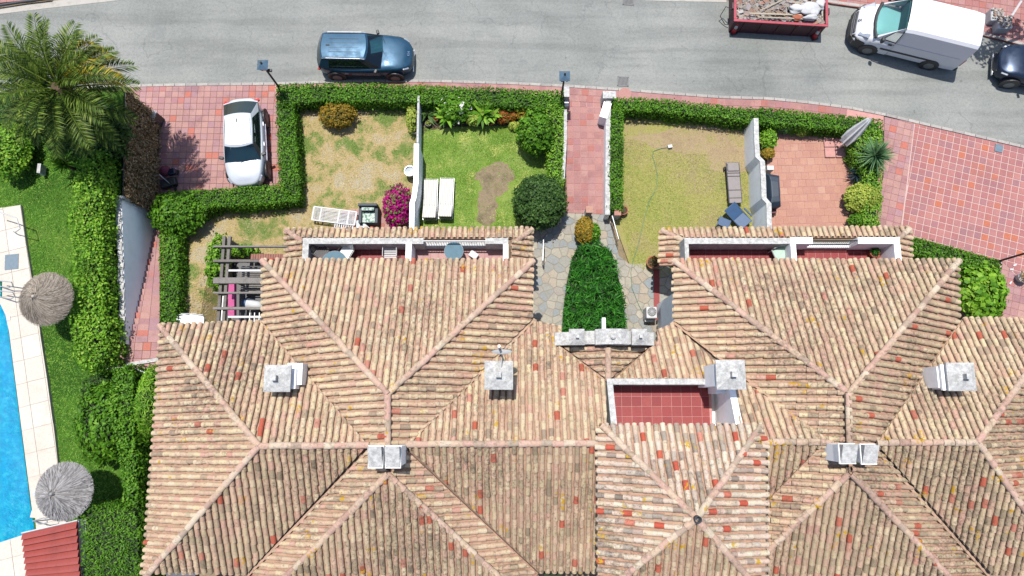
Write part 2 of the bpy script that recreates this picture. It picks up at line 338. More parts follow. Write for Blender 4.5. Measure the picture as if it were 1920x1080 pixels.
def water():
    m,nt,b=base('pool_water'); n=noise(nt,5,4,.6)
    v=nt.nodes.new('ShaderNodeTexVoronoi'); v.feature='SMOOTH_F1'; v.inputs['Scale'].default_value=5
    c=ramp(nt,n,[(.0,.145,.26,1),(.0,.175,.295,1),(.01,.23,.33,1)],[.35,.5,.7])
    nt.links.new(c,b.inputs['Base Color']); b.inputs['Roughness'].default_value=.06; b.inputs['IOR'].default_value=1.33
    bump(nt,b,noise(nt,5,5,.7),.9,.05); return m
M['water']=water()
def stripes(name,c1,c2,scale,axis=0,rough=.8):
    m,nt,b=base(name); tc=nt.nodes.new('ShaderNodeTexCoord'); sp=nt.nodes.new('ShaderNodeSeparateXYZ'); nt.links.new(tc.outputs['Object'],sp.inputs[0])
    w=mth(nt,'SINE',mth(nt,'MULTIPLY',sp.outputs[axis],scale)); nt.links.new(ramp(nt,w,[c1,c2],[.2,.35]),b.inputs['Base Color']); b.inputs['Roughness'].default_value=rough; return m
M['cushion']=stripes('striped_cushion',(.26,.25,.23,1),(.60,.57,.51,1),2*math.pi/.075)
M['floral']=None
def floral():
    m,nt,b=base('floral_cushion'); n=step(nt,noise(nt,9,2,.5),.5,.58)
    nt.links.new(mix(nt,n,lin((214,226,218)),lin((120,160,140))),b.inputs['Base Color']); b.inputs['Roughness'].default_value=.85; return m
M['floral']=floral()
# ------------------------------------------------------------------ foliage helpers
def leaf_obj(name,pts,nrm,size,asp,mat,parent=None,up=.6,jit=.3,kind=None,label=None):
    N=len(pts); n=nrm+rng.normal(0,up,(N,3)); n/=np.linalg.norm(n,axis=1)[:,None]+1e-9
    r=rng.normal(0,1,(N,3)); t=np.cross(n,r); t/=np.linalg.norm(t,axis=1)[:,None]+1e-9; b=np.cross(n,t)
    sz=(size*(1+rng.uniform(-jit,jit,N)))[:,None]
    v=np.stack([pts-t*sz*.5,pts+b*sz*.5*asp,pts+t*sz*.5,pts-b*sz*.5*asp],1).reshape(-1,3)
    off=OFF.get(parent.name) if parent is not None else None
    if off is not None: v=v-np.array(off)
    me=bpy.data.meshes.new(name); me.vertices.add(4*N); me.loops.add(4*N); me.polygons.add(N)
    me.vertices.foreach_set('co',v.astype(np.float32).ravel()); me.loops.foreach_set('vertex_index',np.arange(4*N,dtype=np.int32))
    me.polygons.foreach_set('loop_start',np.arange(0,4*N,4,dtype=np.int32)); me.polygons.foreach_set('loop_total',np.full(N,4,dtype=np.int32))
    me.materials.append(mat); me.update(); me.validate()
    return link(name,me,parent,label,kind)
def tri_sample(tris,dens):
    out=[];nn=[]
    for a,b,c in tris:
        a,b,c=np.array(a),np.array(b),np.array(c); cr=np.cross(b-a,c-a); ar=np.linalg.norm(cr)/2
        k=int(ar*dens+rng.random())
        if k<=0: continue
        u=rng.random((k,2)); f=u.sum(1)>1; u[f]=1-u[f]
        out.append(a+u[:,:1]*(b-a)+u[:,1:]*(c-a)); nn.append(np.tile(cr/(2*ar+1e-9),(k,1)))
    return (np.concatenate(out),np.concatenate(nn)) if out else (np.zeros((0,3)),np.zeros((0,3)))
def lump(p,amp,f=1.7,ph=0):
    x,y,z=p[:,0]*f,p[:,1]*f,p[:,2]*f
    return amp*(np.sin(x*2.1+ph+np.sin(y*1.7))+np.sin(y*2.7+ph*2+np.sin(x*1.3))+np.sin(z*2.3+x*1.1))/3
def hedge(pts,zb,label,cat='hedge',mat='hedge',leaf=.10,dens=430,name='hedge',group=None,asp=.6,rough=.05,up=.55,bumpy=.05,inset=.12,branch=True):
    """pts: list (px,py,ztop) outline of the top as seen; zb base height"""
    W=[P(a,b,z) for a,b,z in pts]
    ar=sum(W[i].x*W[(i+1)%len(W)].y-W[(i+1)%len(W)].x*W[i].y for i in range(len(W)))
    if ar<0: W=W[::-1]
    c=sum(W,Vector())/len(W); t=thing(name,label,cat,(c.x,c.y,zb),0,group)
    tri=geometry.tessellate_polygon([[Vector((p.x,p.y,0)) for p in W]]); tris=[]
    for q in tri:
        a=[W[i] for i in q]; ar=(a[1].x-a[0].x)*(a[2].y-a[0].y)-(a[2].x-a[0].x)*(a[1].y-a[0].y)
        tris.append(a if ar>0 else a[::-1])
    n=len(W); sides=[]
    for i in range(n):
        a,b=W[i],W[(i+1)%n]; a0,b0=Vector((a.x,a.y,zb+.03)),Vector((b.x,b.y,zb+.03))
        sides+= [(a0,b0,b),(a0,b,a)]
    p1,n1=tri_sample(tris,dens); p2,n2=tri_sample(sides,dens*.8)
    p=np.concatenate([p1,p2]); nr=np.concatenate([n1,n2])
    p=p+nr*(rng.normal(-.02,rough,(len(p),1))+lump(p,bumpy)[:,None])
    nr=nr+np.array([0,0,.5])
    leaf_obj('foliage',p,nr,leaf,asp,M[mat],t,up)
    # dark solid core added to block light behind the leaves
    cx=[W[i] for i in range(n)]
    ins=[]
    for i in range(n):
        a,b,d=W[i-1],W[i],W[(i+1)%n]; e1=(b-a).xy.normalized(); e2=(d-b).xy.normalized()
        nn=Vector((-e1.y-e2.y,e1.x+e2.x)); k=nn.length; nn=nn/k if k>1e-6 else Vector((0,0)); s=inset/max(.35,k/2)
        ins.append((b.x+nn.x*s,b.y+nn.y*s))
    MB().prism(ins,zb,[q.z-inset for q in W]).build('shade_core',M['core'],t)
    return t
def bush(px,py,zb,rx,ry,h,label,cat='shrub',mat='hedge',leaf=.1,n=None,name='shrub',asp=.6,group=None,amp=.08,up=.5,trunk=True,extra=None,ztop=None,world=None,cl=.0):
    """px,py = image centre of the crown; rx, ry world radii; crown from zb to zb+h"""
    zc=zb+h*.5; C=world if world is not None else P(px,py,zc)
    t=thing(name,label,cat,(C.x,C.y,zb),0,group)
    if n is None: n=int(430*math.pi*4*rx*ry*.8)
    d=rng.normal(0,1,(n,3)); d[:,2]=np.abs(d[:,2])*1.0-.25*rng.random(n); d/=np.linalg.norm(d,axis=1)[:,None]
    rr=(1+lump(d*3,amp*1.1,1.9,px*.1)+lump(d*7,amp*.7,2.1,px*.37)+rng.normal(-.03,.05,n))[:,None]
    if cl>0: rr=rr*(1-cl*rng.random((n,1))**2)
    p=d*rr*np.array([rx,ry,h*.55])+np.array([C.x,C.y,zb+h*.45])
    leaf_obj('foliage',p,d+np.array([0,0,.5]),leaf,asp,M[mat],t,up)
    if extra:
        m2,k,ls=extra; i=rng.choice(n,k,replace=False); q=(d[i]*1.05)*rr[i]*np.array([rx,ry,h*.57])+np.array([C.x,C.y,zb+h*.45])
        leaf_obj('blossom',q,d[i]+np.array([0,0,.8]),ls,.8,M[m2],t,.4)
    mb=MB(); prof=[(.001,-.5)]+[(math.sin(a),-math.cos(a)*.5) for a in np.linspace(.3,math.pi-.02,8)]
    mb.lathe((0,0,0),[(r*.84,z) for r,z in prof],12)
    mb.v=[(C.x+v[0]*rx,C.y+v[1]*ry,zb+h*.45+v[2]*h*.84*1.05) for v in mb.v]; mb.build('shade_core',M['core'],t,smooth=True)  # dark inner ellipsoid added to stop light passing through the crown
    if trunk: MB().tube([(C.x,C.y,zb),(C.x+.02,C.y,zb+h*.4)],[.06,.04]).build('trunk',M['bark'],t)
    return t
def blade_mesh(name,n,L,wd,mat,elev=(10,80),droop=.3,seg=4,seed=1):
    r=random.Random(seed); mb=MB()
    for i in range(n):
        az=i*2.39996+r.uniform(-.2,.2); el=math.radians(r.uniform(*elev)); l=L*r.uniform(.8,1.08)
        d=Vector((math.cos(az)*math.cos(el),math.sin(az)*math.cos(el),math.sin(el))); sd=Vector((-math.sin(az),math.cos(az),0))
        pts=[d*l*(k/seg)+Vector((0,0,-droop*l*(k/seg)**2)) for k in range(seg+1)]
        wd_=[wd*.7,wd,wd*.8,wd*.5,0][:seg+1]
        vs=[]; 
        for k in range(seg+1): vs+=[pts[k]+sd*wd_[k]/2,pts[k]-sd*wd_[k]/2+Vector((0,0,.0))]
        mb.add(vs,[(2*k,2*k+1,2*k+3,2*k+2) for k in range(seg)])
    return mb.mesh(name,mat)
def grass(pts,z,mat,name,label,dens,size=.07,zf=None,asp=.25,holes=()):
    W=[P(a,b,z) for a,b in pts]
    tri=geometry.tessellate_polygon([[Vector((p.x,p.y,0)) for p in W]])
    tris=[[W[i] for i in q] for q in tri]
    p,n=tri_sample(tris,dens); n=np.tile([0,0,1.],(len(p),1)); p[:,2]+=.015
    if zf is not None: p[:,2]=zf(p[:,0],p[:,1])+.015
    keep=np.ones(len(p),bool)
    for (c,rx,ry) in holes:
        q=((p[:,0]-c.x)/rx)**2+((p[:,1]-c.y)/ry)**2+lump(p,.5,2.2); keep&=~((q<1)&(rng.random(len(p))<.9))
    p=p[keep];n=n[keep]
    o=leaf_obj(name,p,n,size,asp,M[mat],None,.5,.4); tag(o,label,'grass',kind='stuff'); return o
def sheet(name,pts,z,mat,kind='structure',zs=None):
    W=[P(a,b,z) for a,b in pts]; mb=MB().prism([(p.x,p.y) for p in W],z-.03,z); o=mb.build(name,mat); 
    o['kind']=kind; return o
# ------------------------------------------------------------------ piece fields
def clip(poly,n,c):     # keep points with dot(p,n)<=c
    out=[]
    for i in range(len(poly)):
        a,b=poly[i-1],poly[i]; da=a[0]*n[0]+a[1]*n[1]-c; db=b[0]*n[0]+b[1]*n[1]-c
        if (da<=0)!=(db<=0):
            t=da/(da-db); out.append((a[0]+(b[0]-a[0])*t,a[1]+(b[1]-a[1])*t))
        if db<=0: out.append(b)
    return out
def parea(p): return abs(sum(p[i-1][0]*p[i][1]-p[i][0]*p[i-1][1] for i in range(len(p))))/2 if len(p)>2 else 0
def inside(p,poly):
    r=False
    for i in range(len(poly)):
        a,b=poly[i-1],poly[i]
        if (a[1]>p[1])!=(b[1]>p[1]) and p[0]<(b[0]-a[0])*(p[1]-a[1])/(b[1]-a[1])+a[0]: r=not r
    return r
def tiles(parent,name,poly,z,ang,px,py,gap,mat,org=None,limit=300,th=.015,stag=0,miss=0,tilt=.002,label=None):
    """poly: world 2D polygon; paving pieces of px*py at height z (top z+th)"""
    ca,sa=math.cos(ang),math.sin(ang); o=org or poly[0]
    loc=[((p[0]-o[0])*ca+(p[1]-o[1])*sa,-(p[0]-o[0])*sa+(p[1]-o[1])*ca) for p in poly]
    x0=min(p[0] for p in loc);x1=max(p[0] for p in loc);y0=min(p[1] for p in loc);y1=max(p[1] for p in loc)
    full=[];part=[]
    for j in range(math.floor(y0/py),math.ceil(y1/py)):
        sh=(stag*px*(j%2))
        for i in range(math.floor((x0-sh)/px),math.ceil((x1-sh)/px)+1):
            a,b=i*px+sh+gap/2,j*py+gap/2; c,d=(i+1)*px+sh-gap/2,(j+1)*py-gap/2
            q=clip(clip(clip(clip(loc,(1,0),c),(-1,0),-a),(0,1),d),(0,-1),-b)
            A=parea(q); F=(c-a)*(d-b)
            if A<F*.06: continue
            if A>F*.985: full.append(((a+c)/2,(b+d)/2))
            else: part.append(q)
    W=lambda p:(o[0]+p[0]*ca-p[1]*sa,o[1]+p[0]*sa+p[1]*ca)
    full.sort(key=lambda p:(Vector((*W(p),0))-Vector((0,5,0))).length)
    rr=Matrix.Rotation(ang,4,'Z'); bx=MB(); hx,hy=(px-gap)/2,(py-gap)/2; e=.006
    bx.add([(-hx,-hy,0),(hx,-hy,0),(hx,hy,0),(-hx,hy,0),(-hx+e,-hy+e,th),(hx-e,-hy+e,th),(hx-e,hy-e,th),(-hx+e,hy-e,th)],[(0,1,5,4),(1,2,6,5),(2,3,7,6),(3,0,4,7),(4,5,6,7)])
    me=bx.mesh(name,mat); off=OFF.get(parent.name,Vector((0,0,0)))
    lim=limit if len(full)+len(part)>limit else limit-len(part)
    for k,p in enumerate(full[:limit]):
        ob=link(name,me,parent); w=W(p)
        ob.matrix_basis=Matrix.Translation(Vector((w[0],w[1],z+random.uniform(-.002,.002)))-off)@Matrix.Rotation(random.uniform(-tilt,tilt)*2,4,'X')@rr
    rest=full[limit:]
    mb=MB()
    for p in rest:
        w=W(p); mb.add([(w[0]+v[0]*ca-v[1]*sa,w[1]+v[0]*sa+v[1]*ca,z+v[2]+.0) for v in bx.v],bx.f)
    for q in part: mb.prism([W(p) for p in q],z,z+th)
    if mb.v: mb.build(name,mat,parent,kind='stuff')
def flags(parent,poly,z,mat,size=.42,gap=.035,th=.02,seed=3):
    r=random.Random(seed); xs=[p[0] for p in poly]; ys=[p[1] for p in poly]; pts=[]
    A=(max(xs)-min(xs))*(max(ys)-min(ys)); n=int(A/size**2*1.1)
    for _ in range(n*8):
        p=(r.uniform(min(xs)-.3,max(xs)+.3),r.uniform(min(ys)-.3,max(ys)+.3))
        if all((p[0]-q[0])**2+(p[1]-q[1])**2>(size*.62)**2 for q in pts): pts.append(p)
    off=OFF.get(parent.name,Vector((0,0,0)))
    for p in pts:
        c=[(p[0]-1.2,p[1]-1.2),(p[0]+1.2,p[1]-1.2),(p[0]+1.2,p[1]+1.2),(p[0]-1.2,p[1]+1.2)]
        for q in pts:
            if q is p: continue
            d=(q[0]-p[0],q[1]-p[1]); L=math.hypot(*d)
            if L>2.2: continue
            u=(d[0]/L,d[1]/L); c=clip(c,u,u[0]*p[0]+u[1]*p[1]+L/2-gap/2)
        # clip polygon region (may be concave) by convex cell
        reg=list(poly); ar=sum(c[i-1][0]*c[i][1]-c[i][0]*c[i-1][1] for i in range(len(c)))
        if ar<0: c=c[::-1]
        for i in range(len(c)):
            a,b=c[i-1],c[i]; e=(b[0]-a[0],b[1]-a[1]); L=math.hypot(*e)
            if L<1e-6: continue
            nn=(e[1]/L,-e[0]/L); reg=clip(reg,nn,nn[0]*a[0]+nn[1]*a[1])
            if len(reg)<3: break
        if parea(reg)<.012: continue
        MB().prism(reg,z,z+th+r.uniform(-.004,.004)).build('flagstone',mat,parent)
def W2(l,z=0): return [(P(a,b,z).x,P(a,b,z).y) for a,b in l]
def resample(pts,step):
    pts=[Vector(p) for p in pts]; out=[pts[0].copy()]; acc=0
    for a,b in zip(pts,pts[1:]):
        L=(b-a).length; t=step-acc
        while t<=L: out.append(a+(b-a)*(t/L)); t+=step
        acc=(acc+L)%step if True else 0
        acc=L-(t-step)
    return out
#SPLIT
# ================================================================== SETTING
g=MB(); g.add([(-200,-200,-.05),(200,-200,-.05),(200,200,-.05),(-200,200,-.05)],[(0,1,2,3)]); tag(g.build('ground',M['earth']),kind='structure')
SK=[(-420,190),(-150,178),(0,170),(120,166),(215,161.5),(300,159),(400,157.5),(515,156.5),(610,153),(700,151),(780,151),(860,152.5),(960,155.5),(1060,160.5),(1160,167),(1250,174),(1350,181.5),(1440,184),(1520,192),(1590,201),(1657,214),(1737,233),(1790,245),(1850,259),(1920,275),(2050,312),(2300,390)]
NK=[(-420,62),(-150,40),(0,25),(100,13),(200,2),(320,-12),(520,-20),(900,-16),(1120,-4),(1240,0),(1360,2),(1450,0),(1545,6),(1640,19),(1700,30),(1850,70),(1920,88),(2050,130),(2300,230)]
rd=sheet('road',[(a,b+.5) for a,b in SK][::1]+[(a,b-.5) for a,b in NK][::-1],.0,M['asphalt'])
def strip_pieces(parent,name,curve,step,w0,w1,z0,z1,mat,gap=.012,limit=300,skip=lambda px:False,w1f=None):
    """pieces along a world curve, between lateral offsets w0..w1 (positive = to the right of travel)"""
    pts=resample(curve,step)
    for i,(a,b) in enumerate(zip(pts,pts[1:])):
        d=(b-a); L=d.length; d=d/L; n=Vector((d.y,-d.x)) if len(d)==2 else Vector((d.y,-d.x,0)); d=d*1
        aa=a+d*gap/2; bb=b-d*gap/2; ww1=w1f(a) if w1f else w1
        if ww1-w0<.04: continue
        q=[(aa+n*w0),(bb+n*w0),(bb+n*ww1),(aa+n*ww1)]
        MB().prism([(v.x,v.y) for v in q],z0,z1+random.uniform(-.003,.003)).build(name,mat,parent)
SKw=[Vector((P(a,b).x,P(a,b).y)) for a,b in SK]; NKw=[Vector((P(a,b).x,P(a,b).y)) for a,b in NK]
kb=tag(thing('kerb',None,None,(0,0,0)),kind='structure')
core=[v for v in SKw if -32<v.x<34]
strip_pieces(kb,'kerb_stone',core,.52,0,.13,-.02,.12,M['kerb'],.02)
kb2=tag(thing('kerb_opposite',None,None,(0,0,0)),kind='structure')
nc=[v for v in NKw if v.x>9][::-1]
strip_pieces(kb2,'kerb_stone',nc,.52,0,.13,-.02,.12,M['kerb'],.02)
# pale concrete edging of the far side, left part
sheet('gutter_strip',[(-150,41),(0,26),(100,14),(200,3),(320,-11),(320,-40),(200,-12),(90,3),(0,14),(-150,28)],.012,M['concrete'])
sheet('gutter_far',[(900,-15),(1120,-3),(1240,1.5),(1362,4),(1362,-20),(900,-30)],.012,M['concrete'])
# far pavement top-left
pv=tag(thing('pavement_far_left',None,None),kind='structure')
poly=W2([(-60,-40),(120,-40),(100,-6),(60,2),(0,8),(-60,16)],.0)
MB().prism(poly,-.04,.10).build('grout_bed',M['grout_pink'],pv); tiles(pv,'paving_tile',poly,.10,.1,.33,.33,.012,M['paving_pink'])
ch=MB().tube([P(-60,19,.14),P(0,10,.14),P(45,3,.14),P(95,-3,.14)],.07).build('drain_channel',M['iron']); tag(ch,'black pipe running along the far kerb in the top left corner','pipe')
# far pavement top-right
pv=tag(thing('pavement_far_right',None,None),kind='structure')
poly=W2([(1560,7),(1640,18),(1700,28),(1850,68),(1925,87),(1960,20),(1960,-60),(1545,-60),(1545,3)],.1)
MB().prism(poly,-.04,.10).build('grout_bed',M['grout_pink'],pv); tiles(pv,'paving_tile',poly,.10,-.17,.33,.33,.014,M['paving_pink'])
# near pavement strip between kerb and hedges
pv=tag(thing('pavement',None,None),kind='structure')
band=[(515,160),(700,154),(860,155.5),(960,158.5),(1060,163.5),(1160,170.5),(1250,177.5),(1350,185),(1440,187.5),(1520,195.5),(1590,204.5),(1657,217.5),(1657,245),(1590,235),(1400,222),(1150,205),(1060,198),(860,190),(700,185),(515,180)]
MB().prism(W2(band,.09),-.04,.09).build('grout_bed',M['grout_light'],pv)
strip_pieces(pv,'paving_tile',[v for v in SKw if -10<v.x<17],.335,.145,.47,.09,.108,M['paving_pink'],.016)
strip_pieces(pv,'paving_tile',[v for v in SKw if 1.6<v.x<17],.335,.485,.80,.09,.108,M['paving_pink'],.016)
mh=MB().lathe(P(1172,176,.112),[(.001,.012),(.30,.012),(.32,0)],24).build('manhole_cover',M['paving_pink']); tag(mh,'round pink manhole cover in the pavement beside the path entrance','manhole')
# road drain grates
M['grate_grey']=plain('worn_grate',(.13,.13,.125),.9)
def grate(px,py,label):
    c=P(px,py,.0); t=thing('drain_grate',label,'drain',c,-.06)
    MB().box((0,0,-.005),(.52,.46,.03)).build('pit',M['iron'],t,local=True)
    f=MB(); [f.box((x,y,.012),(a,b,.03)) for x,y,a,b in ((-.25,0,.05,.48),(.25,0,.05,.48),(0,.22,.5,.05),(0,-.22,.5,.05))]; f.build('frame',M['grate_grey'],t,local=True)
    for k in range(7): MB().box((-.19+k*.063,0,.015),(.028,.4,.02),rz=.12).build('bar',M['grate_grey'],t,local=True)
grate(1168,153,'slotted metal drain grate in the road beside the near kerb')
grate(1178,1,'drain grate at the far edge of the road, cut by the top of the picture')
mh=tag(MB().box(P(1873,278,.125),(.36,.36,.02),rz=-.25).build('inspection_cover',M['grey_slate']),'square grey inspection cover at the corner of the gridded pink pavement','manhole')
# driveway
dv=tag(thing('driveway',None,None),kind='structure')
poly=W2([(236,163),(300,162),(400,160.5),(515,160),(519,180),(527,260),(530,352),(296,362),(289,420),(262,420),(262,180)],.08)
MB().prism(poly,-.04,.08).build('grout_bed',M['grout_dark'],dv); tiles(dv,'paving_tile',poly,.08,.0,.300,.300,.010,M['paving_drive'],org=W2([(300,160)],.08)[0])
# path between houses
pa=tag(thing('path',None,None),kind='structure')
poly=W2([(1060,166),(1100,168),(1152,172),(1152,184),(1140,184),(1142,402),(1064,399),(1058,190)],.08)
MB().prism(poly,-.04,.08).build('grout_bed',M['grout_light'],pa); tiles(pa,'paving_tile',poly,.08,.0,.325,.31,.013,M['paving_pink'])
# crazy paving
cp=tag(thing('stone_paving',None,None),kind='structure')
poly=W2([(985,400),(1064,399),(1142,402),(1160,480),(1180,495),(1250,492),(1290,560),(1290,680),(950,680),(960,470)],.05)
MB().prism(poly,-.04,.05).build('mortar_bed',M['flag_grout'],cp); flags(cp,poly,.05,M['flag'],.44)
# big gridded pavement
bp=tag(thing('gridded_pavement',None,None),kind='structure')
poly=W2([(1658,219),(1700,228),(1737,237),(1790,249),(1850,263),(1920,279),(1980,296),(1980,640),(1860,640),(1870,520),(1878,490),(1710,446),(1640,440),(1656,330)],.09)
MB().prism(poly,-.04,.09).build('grout_bed',M['grout_white'],bp)
dx=P(1920,300,.1)-P(1700,243,.1); ang=math.atan2(dx.y,dx.x)
g1=W2([(1716,231),(1737,237),(1790,249),(1850,263),(1920,279),(1980,296),(1980,580),(1878,490),(1690,441),(1693,420)],.09)
tiles(bp,'paving_tile',g1,.09,ang,.325,.325,.032,M['paving_big'],org=W2([(1717,275)],.09)[0])
g2=W2([(1658,219),(1714,231),(1690,420),(1688,441),(1640,440),(1656,330)],.09)
MB().prism(g2,.0,.095).build('worn_bed',M['grout_pink'],bp); tiles(bp,'worn_tile',g2,.096,ang,.325,.325,.01,M['paving_drive'],th=.012)
g3=W2([(1880,492),(1980,590),(1980,640),(1860,640),(1870,520)],.09)
MB().prism(g3,.0,.095).build('worn_bed',M['grout_pink'],bp); tiles(bp,'worn_tile',g3,.096,ang,.325,.325,.01,M['paving_drive'],th=.012)
# garden patio, right house
gp=tag(thing('garden_patio',None,None),kind='structure')
poly=W2([(1444,245),(1600,255),(1655,300),(1650,435),(1440,435),(1438,300)],.06)
MB().prism(poly,-.04,.06).build('grout_bed',M['grout_light'],gp); tiles(gp,'paving_tile',poly,.06,.03,.345,.345,.012,M['terracotta'],stag=.5)
# lawns
def smooth(a,b,x): t=np.clip((x-a)/(b-a),0,1); return t*t*(3-2*t)
yN=P(350,405,0).y; yS=P(350,600,1.2).y; xa=P(385,500,.6).x; xb=P(425,500,.3).x
def zleft(x,y): return .06+1.25*smooth(yN,yS,y)*(1-smooth(xa,xb,x)) if yS>yN else .06+1.25*smooth(-yN,-yS,-np.asarray(y))*(1-smooth(xa,xb,x))
def lawn_mesh(name,pts,mat,z=.06,zf=None,res=.4):
    W=W2(pts,z); mb=MB()
    if zf is None: mb.prism(W,-.04,z)
    else:
        xs=[p[0] for p in W]; ys=[p[1] for p in W]; nx=int((max(xs)-min(xs))/res)+1; ny=int((max(ys)-min(ys))/res)+1
        for i in range(nx):
            for j in range(ny):
                x0=min(xs)+i*res;y0=min(ys)+j*res; c=clip(clip(clip(clip(W,(1,0),x0+res),(-1,0),-x0),(0,1),y0+res),(0,-1),-y0)
                if parea(c)<1e-4: continue
                ar=sum(c[k-1][0]*c[k][1]-c[k][0]*c[k-1][1] for k in range(len(c)))
                if ar<0: c=c[::-1]
                mb.add([(p[0],p[1],float(zf(p[0],p[1]))) for p in c],[tuple(range(len(c)))])
    o=mb.build(name,mat); o['kind']='structure'; return o
LG=[(540,165),(790,165),(776,300),(772,436),(640,500),(500,640),(290,640),(300,440),(300,350),(535,350)]
lawn_mesh('lawn_left_garden',LG,M['dry'],zf=zleft)
MG=[(786,165),(1056,175),(1058,400),(990,440),(780,440)]
lawn_mesh('lawn_middle_garden',MG,M['green'])
RG=[(1143,190),(1422,205),(1446,440),(1300,500),(1238,520),(1180,495),(1146,400)]
lawn_mesh('lawn_right_garden',RG,M['straw'])
def patch(px,py,rx,ry,z,mat,name='bare_patch',seed=0):
    c=P(px,py,z); r=random.Random(seed); n=110
    pts=[(c.x+math.cos(a)*rx*(1+.18*math.sin(3*a+seed)+.1*math.sin(7*a)+.05*math.sin(17*a)+r.uniform(-.07,.07)),c.y+math.sin(a)*ry*(1+.15*math.sin(2*a+seed)+r.uniform(-.06,.06))) for a in [2*math.pi*k/n for k in range(n)]]
    o=MB().prism(pts,z-.02,z).build(name,mat); o['kind']='structure'; return c
c1=patch(928,338,.8,.85,.066,M['earth'],'bare_patch_upper'); c2=patch(911,390,.45,.95,.069,M['earth'],'bare_patch_lower',2)
c3=patch(1315,262,2.75,.62,.066,M['brown_soil'],'bare_patch_straw',5); c4=patch(1372,300,1.2,.7,.068,M['brown_soil'],'bare_patch_edge',8)
# flower bed soil
sheet('flower_bed',[(790,200),(1010,205),(1005,245),(950,235),(850,238),(800,245),(788,260)],.068,M['soil'])
# small pink paved strip before left house
st=tag(thing('terrace_strip',None,None),kind='structure')
poly=W2([(560,392),(776,392),(776,470),(560,470)],.075)
poly=W2([(640,393),(776,391),(776,470),(640,470)],.075)
MB().prism(poly,0,.075).build('grout_bed',M['grout_light'],st); tiles(st,'paving_tile',poly,.075,0,.33,.33,.012,M['paving_pink'])
# ------------------------------------------------------------------ raised pool garden
ZP=2.5
PG=[(-330,178),(0,176),(232,170),(226,371),(235,640),(240,690),(262,694),(300,700),(310,1140),(-330,1140)]
Wg=[(P(a,b,ZP).x,P(a,b,ZP).y) for a,b in PG]
MB().prism(Wg,-.04,ZP-.12).build('raised_terrace',M['render'])['kind']='structure'
lw=MB().prism(Wg,ZP-.12,ZP).build('lawn_pool_garden',M['deepgreen']); lw['kind']='structure'
# retaining wall of stairs
a0=P(227,371,2.75); a1=P(236,645,2.75); b0=P(285,395,.1)
print('wall check',a0,b0,a1,P(240,640,2.4))
rw=thing('retaining_wall','tall white rendered wall rising beside the pink outdoor stairs','wall',(a0.x,a0.y,0))
MB().prism([(a0.x-.02,a0.y),(a0.x+.0,a0.y),(a1.x+.0,a1.y),(a1.x-.02,a1.y)],0,2.72).build('wall_face',M['white_paint'],rw)
mb=MB(); nseg=22
for i in range(nseg):
    y0=a0.y+(a1.y-a0.y)*i/nseg; y1=a0.y+(a1.y-a0.y)*(i+.94)/nseg; xx=a0.x+(a1.x-a0.x)*i/nseg
    mb.box((xx-.1+random.uniform(-.02,.02),(y0+y1)/2,2.74),(.22+random.uniform(-.03,.03),abs(y1-y0)*1.05,.08+random.uniform(-.02,.02)),rz=random.uniform(-.04,.04))
mb.build('coping',M['worn'],rw,bevel=.015)
mb=MB()
for i in range(14):
    z=.1+2.7*i/14; mb.box((a0.x-.02,a0.y+random.uniform(0,.04),z+.1),(.3,.12,.22),rz=random.uniform(-.1,.1))
mb.build('end_coping',M['worn'],rw,bevel=.02)
# stairs
stt=tag(thing('stairs',None,None),kind='structure')
NS=19
for k in range(NS):
    z=.12+(2.5-.12)*(k+1)/NS; yi=431+k*11.1; ya,yb=P(290,yi,z).y,P(290,yi+11.1,z).y
    xl=a0.x+.02; xr=P(300,yi,z).x
    MB().prism([(xl,yb),(xr,yb),(xr,ya),(xl,ya)],0,z-.025).build('step',M['grout_dark'],stt)
    cx=(xl+xr)/2; d=xr-xl; nn=4
    for q in range(nn):
        x0=xl+d*q/nn+.006;x1=xl+d*(q+1)/nn-.006
        MB().prism([(x0,yb+.006),(x1,yb+.006),(x1,ya+.01),(x0,ya+.01)],z-.025,z).build('tread_tile',M['paving_drive'],stt)
yi=431+NS*11.1; yt=P(290,yi,ZP).y; ye=P(265,690,ZP).y
ld=[(a0.x+.02,yt),(P(300,650,ZP).x+.3,yt),(P(300,690,ZP).x+.3,ye),(a0.x-.1,ye-.1)]
MB().prism(ld,0,ZP+.0).build('landing',M['grout_dark'],stt); tiles(stt,'landing_tile',ld,ZP,0,.33,.33,.01,M['paving_drive'],th=.02)
# gate at stair foot: threshold, frame
e0=P(238,684,ZP+.05); e1=P(298,674,ZP+.05)
gt=thing('garden_gate','low metal gate with white threshold at the end of the pink stairs','gate',(e0+e1)/2)
dd=(e1-e0).xy.normalized(); ag=math.atan2(dd.y,dd.x); L=(e1-e0).length
MB().box((0,0,0),(L,.14,.1),rz=ag).build('threshold',M['worn'],gt,local=True)
tb=MB(); tb.tube([P(250,690,3.0),P(276,700,3.0),P(290,697,3.0)],.025); tb.tube([P(276,700,3.0),P(277,701,2.5)],.025); tb.tube([P(250,690,3.0),P(250,690,2.5)],.025); tb.tube([P(277,692,3.0),P(276,700,3.0)],.03); tb.build('rail',M['galv'],gt)
mb=MB(); mb.tube([P(200,691,3.1),P(238,688,3.1)],.02); tag(mb.build('wire_rail',M['galv']),'thin grey rail between the tall hedge and the stair gate','rail')
